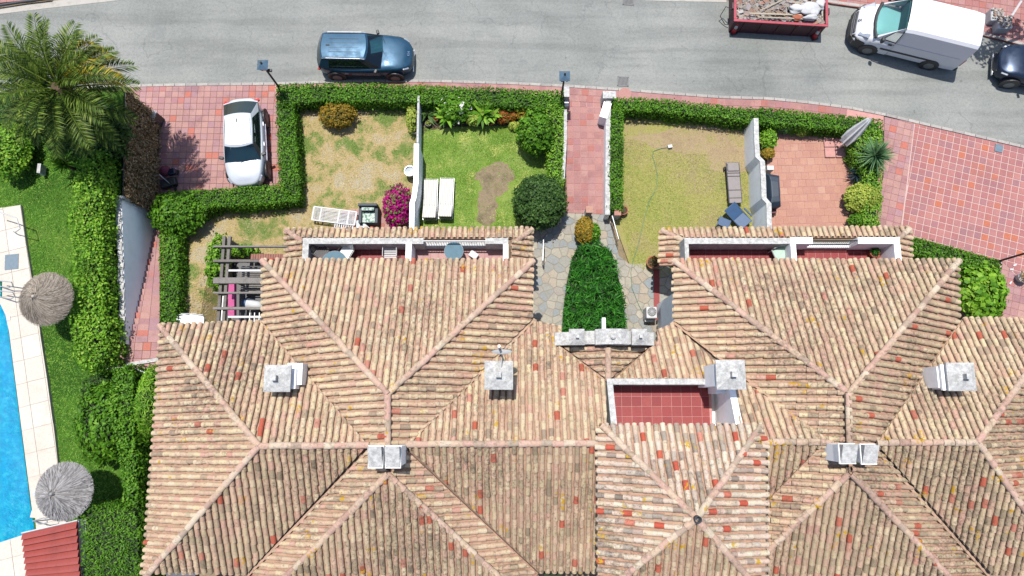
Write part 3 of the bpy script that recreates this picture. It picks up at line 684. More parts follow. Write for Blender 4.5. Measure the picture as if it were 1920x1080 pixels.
# dry creeper on retaining wall, north part
n0=P(233,172,2.7); s0=P(227,374,2.7)
cr=thing('dry_creeper','brown dried creeper hanging over the retaining wall beside the driveway','dead plant',(n0.x,n0.y,0))
mb=MB(); NU,NV=46,12
for j in range(NV+1):
    for i in range(NU+1):
        u=i/NU;v=j/NV; y=n0.y+(s0.y-n0.y)*u; z=2.75*(1-v)+.05*v; x=n0.x+(s0.x-n0.x)*u+.35*v*(1-v)+.14*math.sin(i*.9+j*.7)*math.sin(j*1.3)+random.uniform(-.05,.05)+.12
        mb.v.append((x,y,z))
for j in range(NV):
    for i in range(NU): a=j*(NU+1)+i; mb.f.append((a,a+NU+1,a+NU+2,a+1)); mb.m.append(0)
mb.build('dead_mat',M['ivy_wall'],cr)
pp=rng.random((5200,2)); x=n0.x+(s0.x-n0.x)*pp[:,0]+.2+.3*pp[:,1]*(1-pp[:,1]); y=n0.y+(s0.y-n0.y)*pp[:,0]; z=2.75*(1-pp[:,1])+.05
pts=np.stack([x+rng.normal(0,.07,len(x)),y,z],1)
M['dryleaf']=leafm('dry_leaf',G((84,60,38),(130,102,72),(176,150,112),(206,182,146)),.1,.9)
leaf_obj('dry_leaves',pts,np.tile([.7,0,.5],(len(pts),1)),.1,.4,M['dryleaf'],cr,.5)
# pool deck
ZD=ZP+.16
DK=[(-120,415),(38,384),(48,455),(60,530),(73,612),(88,710),(100,800),(108,870),(124,985),(60,1000),(0,1014),(-200,1060),(-200,560),(0,562),(14,600),(22,650),(60,960),(55,970),(68,972),(68,994)]
dkp=[(-200,420),(38,384),(48,455),(60,530),(73,612),(88,710),(100,800),(108,870),(124,985),(150,1140),(-200,1140),(-200,1060),(0,1017),(68,995),(66,971),(56,970),(60,955),(17,622),(10,590),(0,569),(-8,558),(4,557),(4,527),(-60,522),(-200,500)]
dk=tag(thing('pool_deck',None,None),kind='structure'); poly=W2(dkp,ZD)
MB().prism(poly,ZP-.3,ZD-.02).build('deck_bed',M['slab_joint'],dk)
q0,q1=P(73,612,ZD),P(100,800,ZD); ang=math.atan2(-(q1.y-q0.y),-(q1.x-q0.x)); q0=P(38,384,ZD); q1=P(108,870,ZD); ang=math.atan2(q0.y-q1.y,q0.x-q1.x)
o=P(38,384,ZD)
tiles(dk,'slab',poly,ZD-.02,ang,.92,.72,.012,M['slab'],org=(o.x,o.y),th=.02)
wt=MB().prism(W2([(-260,480),(6,520),(8,560),(20,610),(64,955),(72,1000),(0,1022),(-260,1080)],ZP-.15),ZP-1.2,ZP+.02).build('pool_water',M['water']); wt['kind']='structure'
# ================================================================== HOUSES
def plane(p,q,ze,side,s=.5):
    A=P(p[0],p[1],ze);B=P(q[0],q[1],ze);e=(B-A).xy.normalized(); n=Vector((-e.y,e.x))*side
    return (A,n,s,ze)
def on(pl,px,py):
    A,n,s,ze=pl; o=P(px,py,0); d=(P(px,py,10)-o)/10
    z=(ze+s*((o.x-A.x)*n.x+(o.y-A.y)*n.y))/(1-s*(d.x*n.x+d.y*n.y)); return P(px,py,z)
ZE=5.3
PL={}
PL['N1']=plane((492,488),(1000,488),ZE,-1); PL['W1']=plane((492,488),(490,600),ZE,1); PL['E1']=plane((1000,488),(1000,598),ZE,-1)
PL['WN']=plane((300,610),(490,602),ZE,-1); PL['WW']=plane((300,610),(275,1078),ZE,1); PL['MN']=plane((985,612),(1120,612),ZE,-1)
PL['N2']=plane((1262,488),(1797,488),ZE,-1); PL['W2']=plane((1262,488),(1264,600),ZE,1); PL['E2']=plane((1797,488),(1800,600),ZE,-1)
PL['EN']=plane((1803,598),(1920,598),ZE,-1); PL['MN2']=plane((1160,614),(1260,606),ZE,-1)
zr=on(PL['WN'],560,835).z; zm=on(PL['MN'],900,832).z; zr2=on(PL['EN'],1740,829).z; zm2=on(PL['MN2'],1500,829).z
PL['S1']=plane((485,836),(690,835),zr,1); PL['SM']=plane((760,833),(1120,832),zm,1)
za=on(PL['W1'],727,838).z
# south wing roof starts at apex (727,885): plane sloping to the south
ap=on(PL['W1'],727,887); A=Vector((ap.x,ap.y,ap.z)); PL['SS1']=(A,Vector((0,1)),.5,ap.z)
ap2=on(PL['W2'],1594,885); PL['SS2']=(Vector(ap2),Vector((0,1)),.5,ap2.z)
PL['S2']=plane((1640,831),(1830,830),zr2,1); PL['S2w']=plane((1425,830),(1560,831),zm2,1)
ehip=on(PL['EN'],1830,829); PL['EE']=(Vector(ehip),Vector((-1,0)),.5,ehip.z)
# pyramid
ZPY=7.45
PL['PN']=plane((1130,797),(1425,797),ZPY,-1); PL['PW']=plane((1120,800),(1119,1075),ZPY,1); PL['PE']=plane((1437,830),(1437,1020),ZPY,-1)
ap3=on(PL['PN'],1305,972); PL['PS']=(Vector(ap3),Vector((0,1)),.5,ap3.z); 
# dormer
dr=on(PL['MN'],1140,712); PL['DW']=(Vector(dr),Vector((1,0)),.5,dr.z); PL['DE']=(Vector(dr),Vector((-1,0)),.5,dr.z)
# pent roofs
PL['T1']=plane((536,430),(998,428),2.75,-1,.45); PL['T1w']=plane((536,431),(534,487),2.75,1,.45); PL['T1e']=plane((998,430),(998,487),2.75,-1,.45)
PL['T2']=plane((1238,430),(1704,426),2.75,-1,.45); PL['T2w']=plane((1237,430),(1236,487),2.75,1,.45); PL['T2e']=plane((1706,430),(1707,487),2.75,-1,.45)
print('z',zr,zm,zr2,zm2,ap.z,ap2.z,ap3.z,dr.z)
def half_tile(L,r0,r1,h=1.025,seg=6,mat=None,tilt=.018,cap=True,name='tile'):
    mb=MB(); vs=[]
    for (y,r,dz) in ((0,r0,tilt),(L,r1,0)):
        for k in range(seg+1):
            a=math.pi*k/seg; vs.append((r*math.cos(a),y,dz+r*h*math.sin(a)))
    n=seg+1; fs=[(k,k+1,n+k+1,n+k)[::-1] for k in range(seg)]
    if cap: fs.append(tuple(range(n))[::-1]); 
    mb.add(vs,fs); return mb
HOUSE={}
for key,lab in (('left','house with orange-brown clay tile roofs left of the stone path, pergola on its west side'),('mid','middle house with the open red-floored roof terrace and pyramid roof'),('right','house with clay tile roofs right of the stone path beside the terracotta patio')):
    loc={'left':(-4,-1,0),'mid':(5,-2,0),'right':(12,0,0)}[key]
    h=thing('terraced_house',lab,'house',loc); rf=link('roof',MB().box((0,0,.2),(.2,.2,.2)).mesh('roof',M['deck']),h)
    HOUSE[key]=[h,rf,[],MB(),MB(),[],{}]   # house, roof part, tile entries, channel mb, deck mb, ridge list
def roof_face(key,pl,poly,mat='tile',px=.228,course=.31,seed=0,trim=.06):
    A,n,s,ze=PL[pl]; H_=HOUSE[key]; r=random.Random(hash(pl)%1000+seed if False else len(pl)*7+seed+len(poly))
    pts=[on(PL[pl],*q) for q in poly]
    up=Vector((n.x,n.y,s)).normalized(); u=Vector((n.y,-n.x,0)).normalized(); N=u.cross(up)
    if N.z<0: u=-u; N=u.cross(up)
    O=Vector((A.x,A.y,ze)); loc=[((p-O).dot(u),(p-O).dot(up)) for p in pts]
    ar=sum(loc[i-1][0]*loc[i][1]-loc[i][0]*loc[i-1][1] for i in range(len(loc)))
    if ar<0: loc=loc[::-1]
    # deck
    dk=[O+u*a+up*b-N*.05 for a,b in loc]; tri=geometry.tessellate_polygon([[Vector((a,b,0)) for a,b in loc]])
    base_=len(H_[4].v)
    H_[4].add(dk,[t if ((loc[t[1]][0]-loc[t[0]][0])*(loc[t[2]][1]-loc[t[0]][1])-(loc[t[2]][0]-loc[t[0]][0])*(loc[t[1]][1]-loc[t[0]][1]))>0 else t[::-1] for t in tri])
    H_[4].add([v-N*.08 for v in dk],[t for t in tri])
    x0=min(a for a,b in loc);x1=max(a for a,b in loc); bmin=min(b for a,b in loc)
    def spans(x):
        c=[]
        for i in range(len(loc)):
            a,b=loc[i-1],loc[i]
            if (a[0]>x)!=(b[0]>x): c.append(a[1]+(b[1]-a[1])*(x-a[0])/(b[0]-a[0]))
        c.sort(); return list(zip(c[::2],c[1::2]))
    R0=Matrix((u,up,N)).transposed()
    def fit(x,b0,b1):
        """part of [b0,b1] inside the outline at x, kept off the valley edge"""
        best=None
        for lo,hi in spans(x):
            if lo-bmin>.04: lo+=trim
            c,d=max(lo,b0),min(hi,b1)
            if d>c and (best is None or d-c>best[1]-best[0]): best=(c,d)
        return best
    for i in range(int(math.floor(x0/px)),int(math.ceil(x1/px))+1):
        xc=(i+.5)*px+r.uniform(-.006,.006); ph=r.uniform(-.06,.06)
        ls=[sp for x in (xc-.08,xc,xc+.08) for sp in spans(x)]
        if ls:
            lo=min(l[0] for l in ls); hi=max(l[1] for l in ls)
            j=math.floor((lo-bmin-ph)/course)
            while True:
                b0=bmin+ph+j*course; b1=b0+course; j+=1
                if b0>=hi: break
                if b0<bmin+.01: b0=bmin-.03
                w=r.uniform(.93,1.07); R_=.092*w; dn=r.uniform(-.004,.004)
                f=[fit(xc+dx*R_,b0 if b0>bmin else bmin,b1) for dx in (-1,-.5,0,.5,1)]
                if all(f_ is not None and f_[1]-f_[0]>(b1-max(b0,bmin))-.005 for f_ in f):
                    rot=R0@Matrix.Rotation(r.gauss(0,.026),3,'Z')@Matrix.Rotation(r.gauss(0,.009),3,'X')
                    H_[2].append((O+u*(xc+r.gauss(0,.007))+up*(b0+r.gauss(0,.012))+N*dn,rot,b1-b0+.03,w,b1-b0>course*.9,mat)); continue
                seg=6; rows=[]; ok=False
                for k in range(seg+1):
                    a=math.pi*k/seg; x=xc+R_*math.cos(a); g_=fit(x,b0 if b0>bmin else bmin,b1)
                    if g_ is None: rows.append(None); continue
                    if g_[0]<bmin+.005: g_=(bmin-.03,g_[1])
                    ok=True; q=[]
                    for y in g_:
                        f_=(y-b0)/course; rr=R_*(1-.16*f_); q.append(O+u*(xc+rr*math.cos(a))+up*y+N*(dn+.018*(1-f_)+rr*1.02*math.sin(a)))
                    rows.append(q)
                if not ok: continue
                mb=H_[6].setdefault(mat,MB()); idx={}
                for k,q in enumerate(rows):
                    if q: idx[k]=len(mb.v); mb.v+=[tuple(q[0]),tuple(q[1])]
                for k in range(seg):
                    if k in idx and k+1 in idx: mb.f.append((idx[k],idx[k]+1,idx[k+1]+1,idx[k+1])); mb.m.append(0)
        xg=i*px
        ls=[sp for x in (xg-.07,xg,xg+.07) for sp in spans(x)]
        if ls:
            lo=min(l[0] for l in ls); hi=max(l[1] for l in ls); b=lo+r.uniform(-.2,0)
            while b<hi:
                e=b+course; pts4=[]
                for k in range(4):
                    a=-1+2*k/3; g_=fit(xg+a*.075,b,e)
                    pts4.append(None if g_ is None else [O+u*(xg+a*.075)+up*y+N*(-.045+.03*a*a+.012*(1-(y-b)/course)) for y in g_])
                for k in range(3):
                    if pts4[k] and pts4[k+1]: H_[3].add([pts4[k][0],pts4[k+1][0],pts4[k+1][1],pts4[k][1]],[(0,1,2,3)])
                b=e
def caps(key,p,q,plp,plq,step=.36,r=.115,lift=.0,mat='ridge'):
    """row of ridge tiles from image point p to q; z taken from given planes"""
    a=sum((on(PL[k],*p) for k in plp),Vector())/len(plp); b=sum((on(PL[k],*q) for k in plq),Vector())/len(plq)
    if a.z>b.z+.02: a,b=b,a
    d=b-a; L=d.length; d=d/L; sd=d.cross(Vector((0,0,1))).normalized(); up=sd.cross(d); 
    n=max(1,round(L/step)); st=L/n
    for i in range(n):
        rr=r*random.uniform(.94,1.06); mb=half_tile(st*1.13,rr,rr*.88,.85,8,tilt=.028)
        rot=Matrix((sd,d,up)).transposed()@Matrix.Rotation(random.gauss(0,.02),3,'Z')
        o=a+d*(st*i)+up*(.02+lift)+sd*random.gauss(0,.006)
        m2=MB(); m2.add([o+rot@Vector(v) for v in mb.v],mb.f); m2.build('ridge_tile',M[mat],HOUSE[key][1])
def valley(key,p,q,plp,plq,w=.05):
    a=sum((on(PL[k],*p) for k in plp),Vector())/len(plp); b=sum((on(PL[k],*q) for k in plq),Vector())/len(plq)
    d=(b-a).normalized(); sd=d.cross(Vector((0,0,1))).normalized()
    if sd.y>0: sd=-sd
    mb=MB(); mb.add([a+sd*(w+.045)+Vector((0,0,.055)),a+sd*.015+Vector((0,0,.05)),b+sd*.015+Vector((0,0,.05)),b+sd*(w+.045)+Vector((0,0,.055)),a+sd*(w+.05)-Vector((0,0,.1)),a+sd*.01-Vector((0,0,.1)),b+sd*.01-Vector((0,0,.1)),b+sd*(w+.05)-Vector((0,0,.1))],[(0,1,2,3),(0,3,7,4),(1,5,6,2)])
    mb.build('valley_gutter',M['channel'],HOUSE[key][1])
    q=MB(); dz=Vector((0,0,-.13)); q.add([a+sd*.3+dz,a-sd*.3+dz,b-sd*.3+dz,b+sd*.3+dz],[(0,1,2,3)]); q.build('valley_lining',M['deck'],HOUSE[key][1])
def finish(key):
    h,rf,ent,chn,dk,_,cut=HOUSE[key]; off=OFF[h.name]; cache={}
    me=dk.mesh('roof',M['deck'],off); rf.data=me
    chn.build('channel_tile',M['channel'],rf,kind='stuff')
    full=[e for e in ent if e[4]]; camp=Vector((0,0,H)); full.sort(key=lambda e:(e[0]-camp).length)
    chosen=set(id(e) for e in full[:300])
    groups=cut
    for e in ent:
        pos,rot,L,w,_f,mat=e
        if id(e) in chosen:
            if mat not in cache: cache[mat]=half_tile(1,.092,.078,h=1.02,seg=6).mesh('tile',M[mat])
            o=link('tile',cache[mat],rf); o.matrix_basis=Matrix.Translation(pos-off)@(rot.to_4x4())@Matrix.Diagonal((w,L,1,1))
        else:
            t=half_tile(L,.092*w,.078*w,h=1.02,seg=6); groups.setdefault(mat,MB()).add([pos+rot@Vector(v) for v in t.v],t.f)
    for m,g_ in groups.items(): g_.build('tile',M[m],rf,kind='stuff')
V=lambda *a:a
# ---- left house
L='left'
roof_face(L,'N1',[(492,488),(1000,488),(727,738)])
roof_face(L,'W1',[(490,488),(727,738),(727,890),(535,1085),(455,1100),(420,1130),(688,845),(490,602)],px=.245,seed=1)
roof_face(L,'E1',[(1002,488),(1000,598),(760,840),(1010,1078),(1030,1100),(950,1090),(727,888),(727,738)],px=.245,seed=2)
roof_face(L,'WN',[(300,609),(490,602),(692,834),(485,835)],seed=3)
roof_face(L,'WW',[(300,609),(485,835),(274,1082),(268,1130),(262,1130)],px=.247,seed=4)
roof_face(L,'S1',[(485,837),(690,836),(466,1074),(275,1074)],'tile_old',seed=5)
roof_face(L,'SM',[(760,834),(1142,833),(1140,1073),(1010,1072)],'tile_old',seed=6)
roof_face(L,'SS1',[(727,887),(940,1085),(990,1130),(480,1130),(530,1088)],'tile_old',seed=7)
roof_face(L,'MN',[(1000,600),(1053,610),(1053,634),(1040,642),(1136,714),(1138,796),(1122,796),(1120,832),(760,834)],seed=8)
roof_face(L,'T1',[(537,430),(998,428),(975,447),(567,447)],seed=9)
roof_face(L,'T1w',[(536,431),(568,452),(568,492),(560,500),(534,500)],px=.245,seed=10)
roof_face(L,'T1e',[(999,430),(958,450),(958,495),(1000,495)],px=.245,seed=11)
caps(L,(492,489),(727,738),['N1','W1'],['N1','W1']); caps(L,(1000,489),(727,738),['N1','E1'],['N1','E1']); caps(L,(727,740),(727,832),['W1','E1'],['W1','E1'])
caps(L,(300,611),(485,835),['WN','WW'],['WN','WW']); caps(L,(275,1080),(485,837),['WW','S1'],['WW','S1']); caps(L,(487,836),(690,835),['WN'],['WN']); caps(L,(762,833),(1120,831),['MN'],['MN'])
caps(L,(530,1088),(727,889),['W1','SS1'],['W1','SS1']); caps(L,(945,1090),(727,889),['E1','SS1'],['E1','SS1'])
caps(L,(537,432),(568,453),['T1','T1w'],['T1','T1w']); caps(L,(998,430),(968,452),['T1','T1e'],['T1','T1e'])
for a in (((490,600),(690,833),['W1','WN']),((1000,598),(760,832),['E1','MN']),((688,843),(458,1082),['W1','S1']),((762,842),(1010,1074),['E1','SM'])): valley(L,a[0],a[1],a[2],a[2])
# ---- middle house
K='mid'
roof_face(K,'MN2',[(1150,712),(1232,640),(1232,616),(1262,606),(1345,682),(1345,712)],seed=12)
roof_face('right','MN2',[(1368,708),(1372,700),(1562,830),(1425,830),(1405,800),(1385,795)],'tile',seed=13)
roof_face(K,'DW',[(1040,640),(1140,640),(1140,714)],px=.24,seed=14)
roof_face(K,'DE',[(1230,640),(1140,640),(1140,714)],px=.24,seed=15)
roof_face(K,'PN',[(1128,797),(1427,797),(1305,972)],'tile_new',seed=16)
roof_face(K,'PW',[(1120,797),(1305,972),(1165,1082),(1120,1130)],'tile_new',px=.25,seed=17)
roof_face(K,'PE',[(1437,815),(1425,800),(1305,972),(1405,1085),(1437,1120)],'tile_new',px=.25,seed=18)
roof_face(K,'PS',[(1305,972),(1405,1085),(1440,1130),(1105,1130),(1165,1082)],'tile_old',seed=19)
caps(K,(1129,798),(1303,970),['PN'],['PN'],mat='ridge'); caps(K,(1425,800),(1307,970),['PN'],['PN']); caps(K,(1160,1087),(1303,974),['PW','PS'],['PW','PS']); caps(K,(1405,1085),(1307,974),['PE','PS'],['PE','PS'])
caps(K,(1140,652),(1140,712),['DW'],['DW'])
valley(K,(1042,642),(1137,712),['DW','MN'],['DW','MN']); valley(K,(1230,640),(1148,712),['DE','MN2'],['DE','MN2'])
MB().lathe(ap3+Vector((0,0,.05)),[(.11,0),(.11,.22),(.085,.22),(.085,.05),(.001,.05)],16).build('vent_pipe',M['iron'],HOUSE[K][0],smooth=True)
# ---- right house
R='right'
roof_face(R,'N2',[(1262,488),(1797,488),(1590,738)],seed=20)
roof_face(R,'W2',[(1262,488),(1590,738),(1594,888),(1440,1028),(1437,1030),(1437,938),(1530,843),(1264,602)],px=.245,seed=21)
roof_face(R,'E2',[(1799,488),(1800,600),(1640,834),(1858,1082),(1890,1130),(1830,1130),(1780,1085),(1594,886),(1590,738)],'tile_old',px=.245,seed=22)
roof_face(R,'EN',[(1803,598),(1975,598),(1990,610),(1830,829),(1640,832)],seed=23)
roof_face(R,'S2w',[(1425,831),(1560,831),(1528,845),(1437,937),(1437,832)],'tile_old',seed=24)
roof_face(R,'SS2',[(1594,887),(1440,1030),(1437,1032),(1437,1130),(1830,1130),(1782,1085)],'tile_old',seed=25)
roof_face(R,'S2',[(1640,832),(1830,830),(1960,1010),(1960,1082),(1860,1080)],'tile_old',seed=26)
roof_face(R,'EE',[(1830,829),(1985,612),(1985,1050),(1960,1012)],'tile_old',px=.247,seed=27)
roof_face(R,'T2',[(1239,430),(1704,426),(1684,444),(1284,447)],seed=28)
roof_face(R,'T2w',[(1237,431),(1284,450),(1284,498),(1236,498)],px=.245,seed=29)
roof_face(R,'T2e',[(1707,430),(1682,447),(1682,495),(1708,495)],px=.245,seed=30)
caps(R,(1262,489),(1590,738),['N2','W2'],['N2','W2']); caps(R,(1797,489),(1590,738),['N2','E2'],['N2','E2']); caps(R,(1590,740),(1592,830),['W2','E2'],['W2','E2'])
caps(R,(1832,829),(1985,612),['EN'],['EN']); caps(R,(1832,830),(1958,1010),['EE','S2'],['EE','S2']); caps(R,(1642,830),(1828,829),['EN'],['EN']); caps(R,(1425,829),(1558,829),['MN2'],['MN2'])
caps(R,(1440,1030),(1592,888),['W2','SS2'],['W2','SS2']); caps(R,(1784,1087),(1596,888),['E2','SS2'],['E2','SS2'])
caps(R,(1240,432),(1283,452),['T2','T2w'],['T2','T2w']); caps(R,(1704,430),(1682,449),['T2','T2e'],['T2','T2e'])
for a in (((1264,602),(1560,831),['W2','MN2']),((1800,600),(1640,832),['E2','EN']),((1530,843),(1438,937),['W2','S2w']),((1642,838),(1858,1081),['E2','S2'])): valley(R,a[0],a[1],a[2],a[2],.06)
for k in HOUSE: finish(k)
# ---- walls (boxes under the eaves)
ySe=P(380,1052,4.9).y+.2
def wallbox(key,x0,x1,y0,y1,z0,z1,zs=None): MB().prism([(x0,y0),(x1,y0),(x1,y1),(x0,y1)],z0,[zs or z1,zs or z1,z1,z1]).build('wall',M['render'],HOUSE[key][0])
eL=P(492,488,ZE);eR=P(1000,488,ZE); wL=P(300,610,ZE)
wallbox(L,eL.x+.45,eR.x-.45,wL.y-.6,eL.y-.9,0,ZE-.02); wallbox(L,wL.x+.5,eR.x-.45,ySe,wL.y-.602,0,ZE-.02,4.5); wallbox(L,eR.x-.448,P(1118,700,ZE).x,ySe,P(1050,618,ZE).y-.5,0,ZE-.02,4.5)
wallbox(K,P(1120,1000,ZPY).x+.32,P(1437,1000,ZPY).x-.15,P(1300,1118,7.2).y+.35,P(1300,797,ZPY).y-.15,0,ZPY-.1,6.9)
fL=P(1262,488,ZE);fR=P(1797,488,ZE)
wallbox(R,fL.x+.45,fR.x-.45,ySe,fL.y-.9,0,ZE-.02,4.5); wallbox(R,fR.x-.4,P(1985,700,ZE).x,ySe,P(1860,600,ZE).y-.5,0,ZE-.02,4.5)
# ---- balconies
def balcony(key,xl,xr,xm,ztop,label_y=446,gap=None):
    """px extents of outer parapet top"""
    h=HOUSE[key][0]; y=P(xl,label_y,ztop).y; xL=P(xl,label_y,ztop).x; xR=P(xr,label_y,ztop).x; th=.24; ys=y-2.2
    fl=MB().prism([(xL+.02,ys),(xR-.02,ys),(xR-.02,y-.02),(xL+.02,y-.02)],2.4,3.0).build('balcony_floor',M['grout_light'],h)
    xM=P(xm,460,ztop).x; return h,fl,xL,xR,xM,y,ys,th
h,fl,xL,xR,xM,y,ys,th=balcony(L,568,953,762,4.0)
ga=P(794,446,4.0).x; gb=P(910,446,4.0).x
pw=MB(); pw.prism([(xL,y-th),(ga,y-th),(ga,y),(xL,y)],2.4,4.0); pw.prism([(gb,y-th),(xR,y-th),(xR,y),(gb,y)],2.4,4.0); pw.prism([(ga,y-th+.02),(gb,y-th+.02),(gb,y-.02),(ga,y-.02)],2.4,3.35)
pw.build('parapet',M['worn'],h); MB().prism([(xL,ys),(xL+th,ys),(xL+th,y-th-.002),(xL,y-th-.002)],2.4,3.998).build('parapet_side',M['worn'],h); MB().prism([(xR-.2,ys),(xR,ys),(xR,y-th-.002),(xR-.2,y-th-.002)],2.4,3.998).build('parapet_side',M['render'],h)
MB().prism([(xM,ys),(xM+.22,ys),(xM+.22,y-th-.002),(xM,y-th-.002)],2.4,4.15).build('balcony_divider',M['render'],h)
tiles(fl,'floor_tile',[(xL+th,ys),(xM,ys),(xM,y-th),(xL+th,y-th)],3.0,0,.31,.31,.01,M['redfloor'],th=.01); tiles(fl,'floor_tile',[(xM+.22,ys),(xR-.2,ys),(xR-.2,y-th),(xM+.22,y-th)],3.0,0,.31,.31,.012,M['pinkfloor'],th=.01)
rl=MB(); rl.tube([(ga,y-.12,3.98),(gb,y-.12,3.98)],.03); rl.tube([(ga,y-.16,3.45),(gb,y-.16,3.45)],.035)
for k in range(24): rl.tube([(ga+(gb-ga)*(k+.5)/24,y-.13,3.4),(ga+(gb-ga)*(k+.5)/24,y-.12,3.98)],.01,4)
rl.build('railing',M['white_plastic'],h)
h,fl,xL,xR,xM,y,ys,th=balcony(R,1283,1686,1482,4.0,446)
ga=P(1523,446,4.0).x; gb=P(1608,446,4.0).x
pw=MB(); pw.prism([(xL,y-th),(P(1482,446,4).x,y-th),(P(1482,446,4).x,y),(xL,y)],2.4,4.0); pw.build('parapet',M['worn'],h)
pw=MB(); x_=P(1482,446,4).x+.002; pw.prism([(x_,y-th),(ga,y-th),(ga,y+.02),(x_,y+.02)],2.4,4.02); pw.prism([(gb,y-th),(xR,y-th),(xR,y+.02),(gb,y+.02)],2.4,4.02); pw.prism([(ga,y-th+.02),(gb,y-th+.02),(gb,y-.02),(ga,y-.02)],2.4,3.3)
pw.build('parapet',M['render'],h); MB().prism([(xL,ys),(xL+.16,ys),(xL+.16,y-th-.002),(xL,y-th-.002)],2.4,3.998).build('parapet_side',M['worn'],h); MB().prism([(xR-th,ys),(xR,ys),(xR,y-th-.002),(xR-th,y-th-.002)],2.4,4.018).build('parapet_side',M['render'],h)
a=P(1482,452,4.1); b=P(1501,487,4.1); MB().prism([(a.x,y-th-.002),(a.x+.2,y-th-.002),(a.x+.2,ys),(a.x,ys)],2.4,4.1).build('balcony_divider',M['render'],h)
tiles(fl,'floor_tile',[(xL+.16,ys),(a.x,ys),(a.x,y-th),(xL+.16,y-th)],3.0,0,.31,.31,.012,M['redfloor'],th=.01); tiles(fl,'floor_tile',[(a.x+.2,ys),(xR-th,ys),(xR-th,y-th),(a.x+.2,y-th)],3.0,0,.31,.31,.012,M['redfloor'],th=.01)
rl=MB(); rl.tube([(ga,y-.1,3.98),(gb,y-.1,3.98)],.025); rl.tube([(ga,y-.1,3.35),(gb,y-.1,3.35)],.02)
for k in range(22): rl.tube([(ga+(gb-ga)*(k+.5)/22,y-.1,3.35),(ga+(gb-ga)*(k+.5)/22,y-.1,3.98)],.012,4)
rl.build('railing',M['blackmetal'],h)
# ---- roof terrace
ZT=5.35; h=HOUSE[K][0]
t0=P(1149,721,6.4); t1=P(1344,721,6.4); yS_=P(1250,797,ZPY).y-.3
fl=MB().prism([(t0.x-.1,yS_),(t1.x+.1,yS_),(t1.x+.1,t0.y+.1),(t0.x-.1,t0.y+.1)],4.9,ZT).build('terrace_floor',M['grout_light'],h)
tiles(fl,'floor_tile',[(t0.x,yS_),(t1.x,yS_),(t1.x,t0.y),(t0.x,t0.y)],ZT,0,.355,.355,.012,M['redfloor'],org=(t0.x+.1,t0.y-.03),th=.012)
MB().prism([(t0.x-.2,t0.y),(t1.x+.0,t0.y),(t1.x+.0,t0.y+.2),(t0.x-.2,t0.y+.2)],4.9,6.42).build('terrace_wall',M['worn'],h)
yw=P(1150,796,7.2).y
MB().prism([(t0.x-.2,yw),(t0.x+.0,yw),(t0.x+.0,t0.y-.002),(t0.x-.2,t0.y-.002)],4.9,[7.15,7.15,6.45,6.45]).build('terrace_wall',M['worn'],h)
ex=P(1348,790,ZT).x
MB().prism([(ex,yw),(ex+.22,yw),(ex+.22,t0.y+.2),(ex,t0.y+.2)],4.9,[7.2,7.2,6.5,6.5]).build('terrace_wall',M['render'],h)
MB().prism([(t1.x-.02,t0.y-.3),(ex,t0.y-.3),(ex,t0.y+.19),(t1.x-.02,t0.y+.19)],4.9,6.38).build('terrace_wall',M['render'],h) if ex-t1.x>.05 else None
# ---- chimneys
def chimney(key,px,py,ztop,w,zb,shaft=.75,cap=.12,kind='pyr',px2=0,label=None):
    h=HOUSE[key][0]; c=P(px,py,ztop)
    ch=link('chimney',MB().box((c.x+px2,c.y,(zb+ztop-.5)/2),(w*shaft,w*shaft,ztop-.5-zb)).mesh('chimney',M['render'],OFF[h.name]),h,label)
    OFF[ch.name]=OFF[h.name]
    for sx in(-1,1):
        for sy in (-1,1): MB().box((c.x+sx*w*.33,c.y+sy*w*.33,ztop-.38),(.1,.1,.26)).build('post',M['render'],ch)
    mb=MB(); hw=w/2
    mb.prism([(c.x-hw,c.y-hw),(c.x+hw,c.y-hw),(c.x+hw,c.y+hw),(c.x-hw,c.y+hw)],ztop-.27,ztop-.2)
    mb.add([(c.x-hw,c.y-hw,ztop-.2),(c.x+hw,c.y-hw,ztop-.2),(c.x+hw,c.y+hw,ztop-.2),(c.x-hw,c.y+hw,ztop-.2),(c.x-.09,c.y-.09,ztop),(c.x+.09,c.y-.09,ztop),(c.x+.09,c.y+.09,ztop),(c.x-.09,c.y+.09,ztop)],[(0,1,5,4),(1,2,6,5),(2,3,7,6),(3,0,4,7),(4,5,6,7)])
    mb.build('cap',M['worn'],ch); MB().box((c.x,c.y,ztop+.1),(.17,.17,.22)).build('finial',M['worn'],ch)
    return ch
chimney(L,516,709,7.6,.88,5.6,px2=.18); chimney(L,935,703,8.1,.92,5.8); chimney(K,1374,702,8.0,.95,5.5,px2=-.1); chimney(R,1810,706,7.7,.92,5.6,px2=-.25)
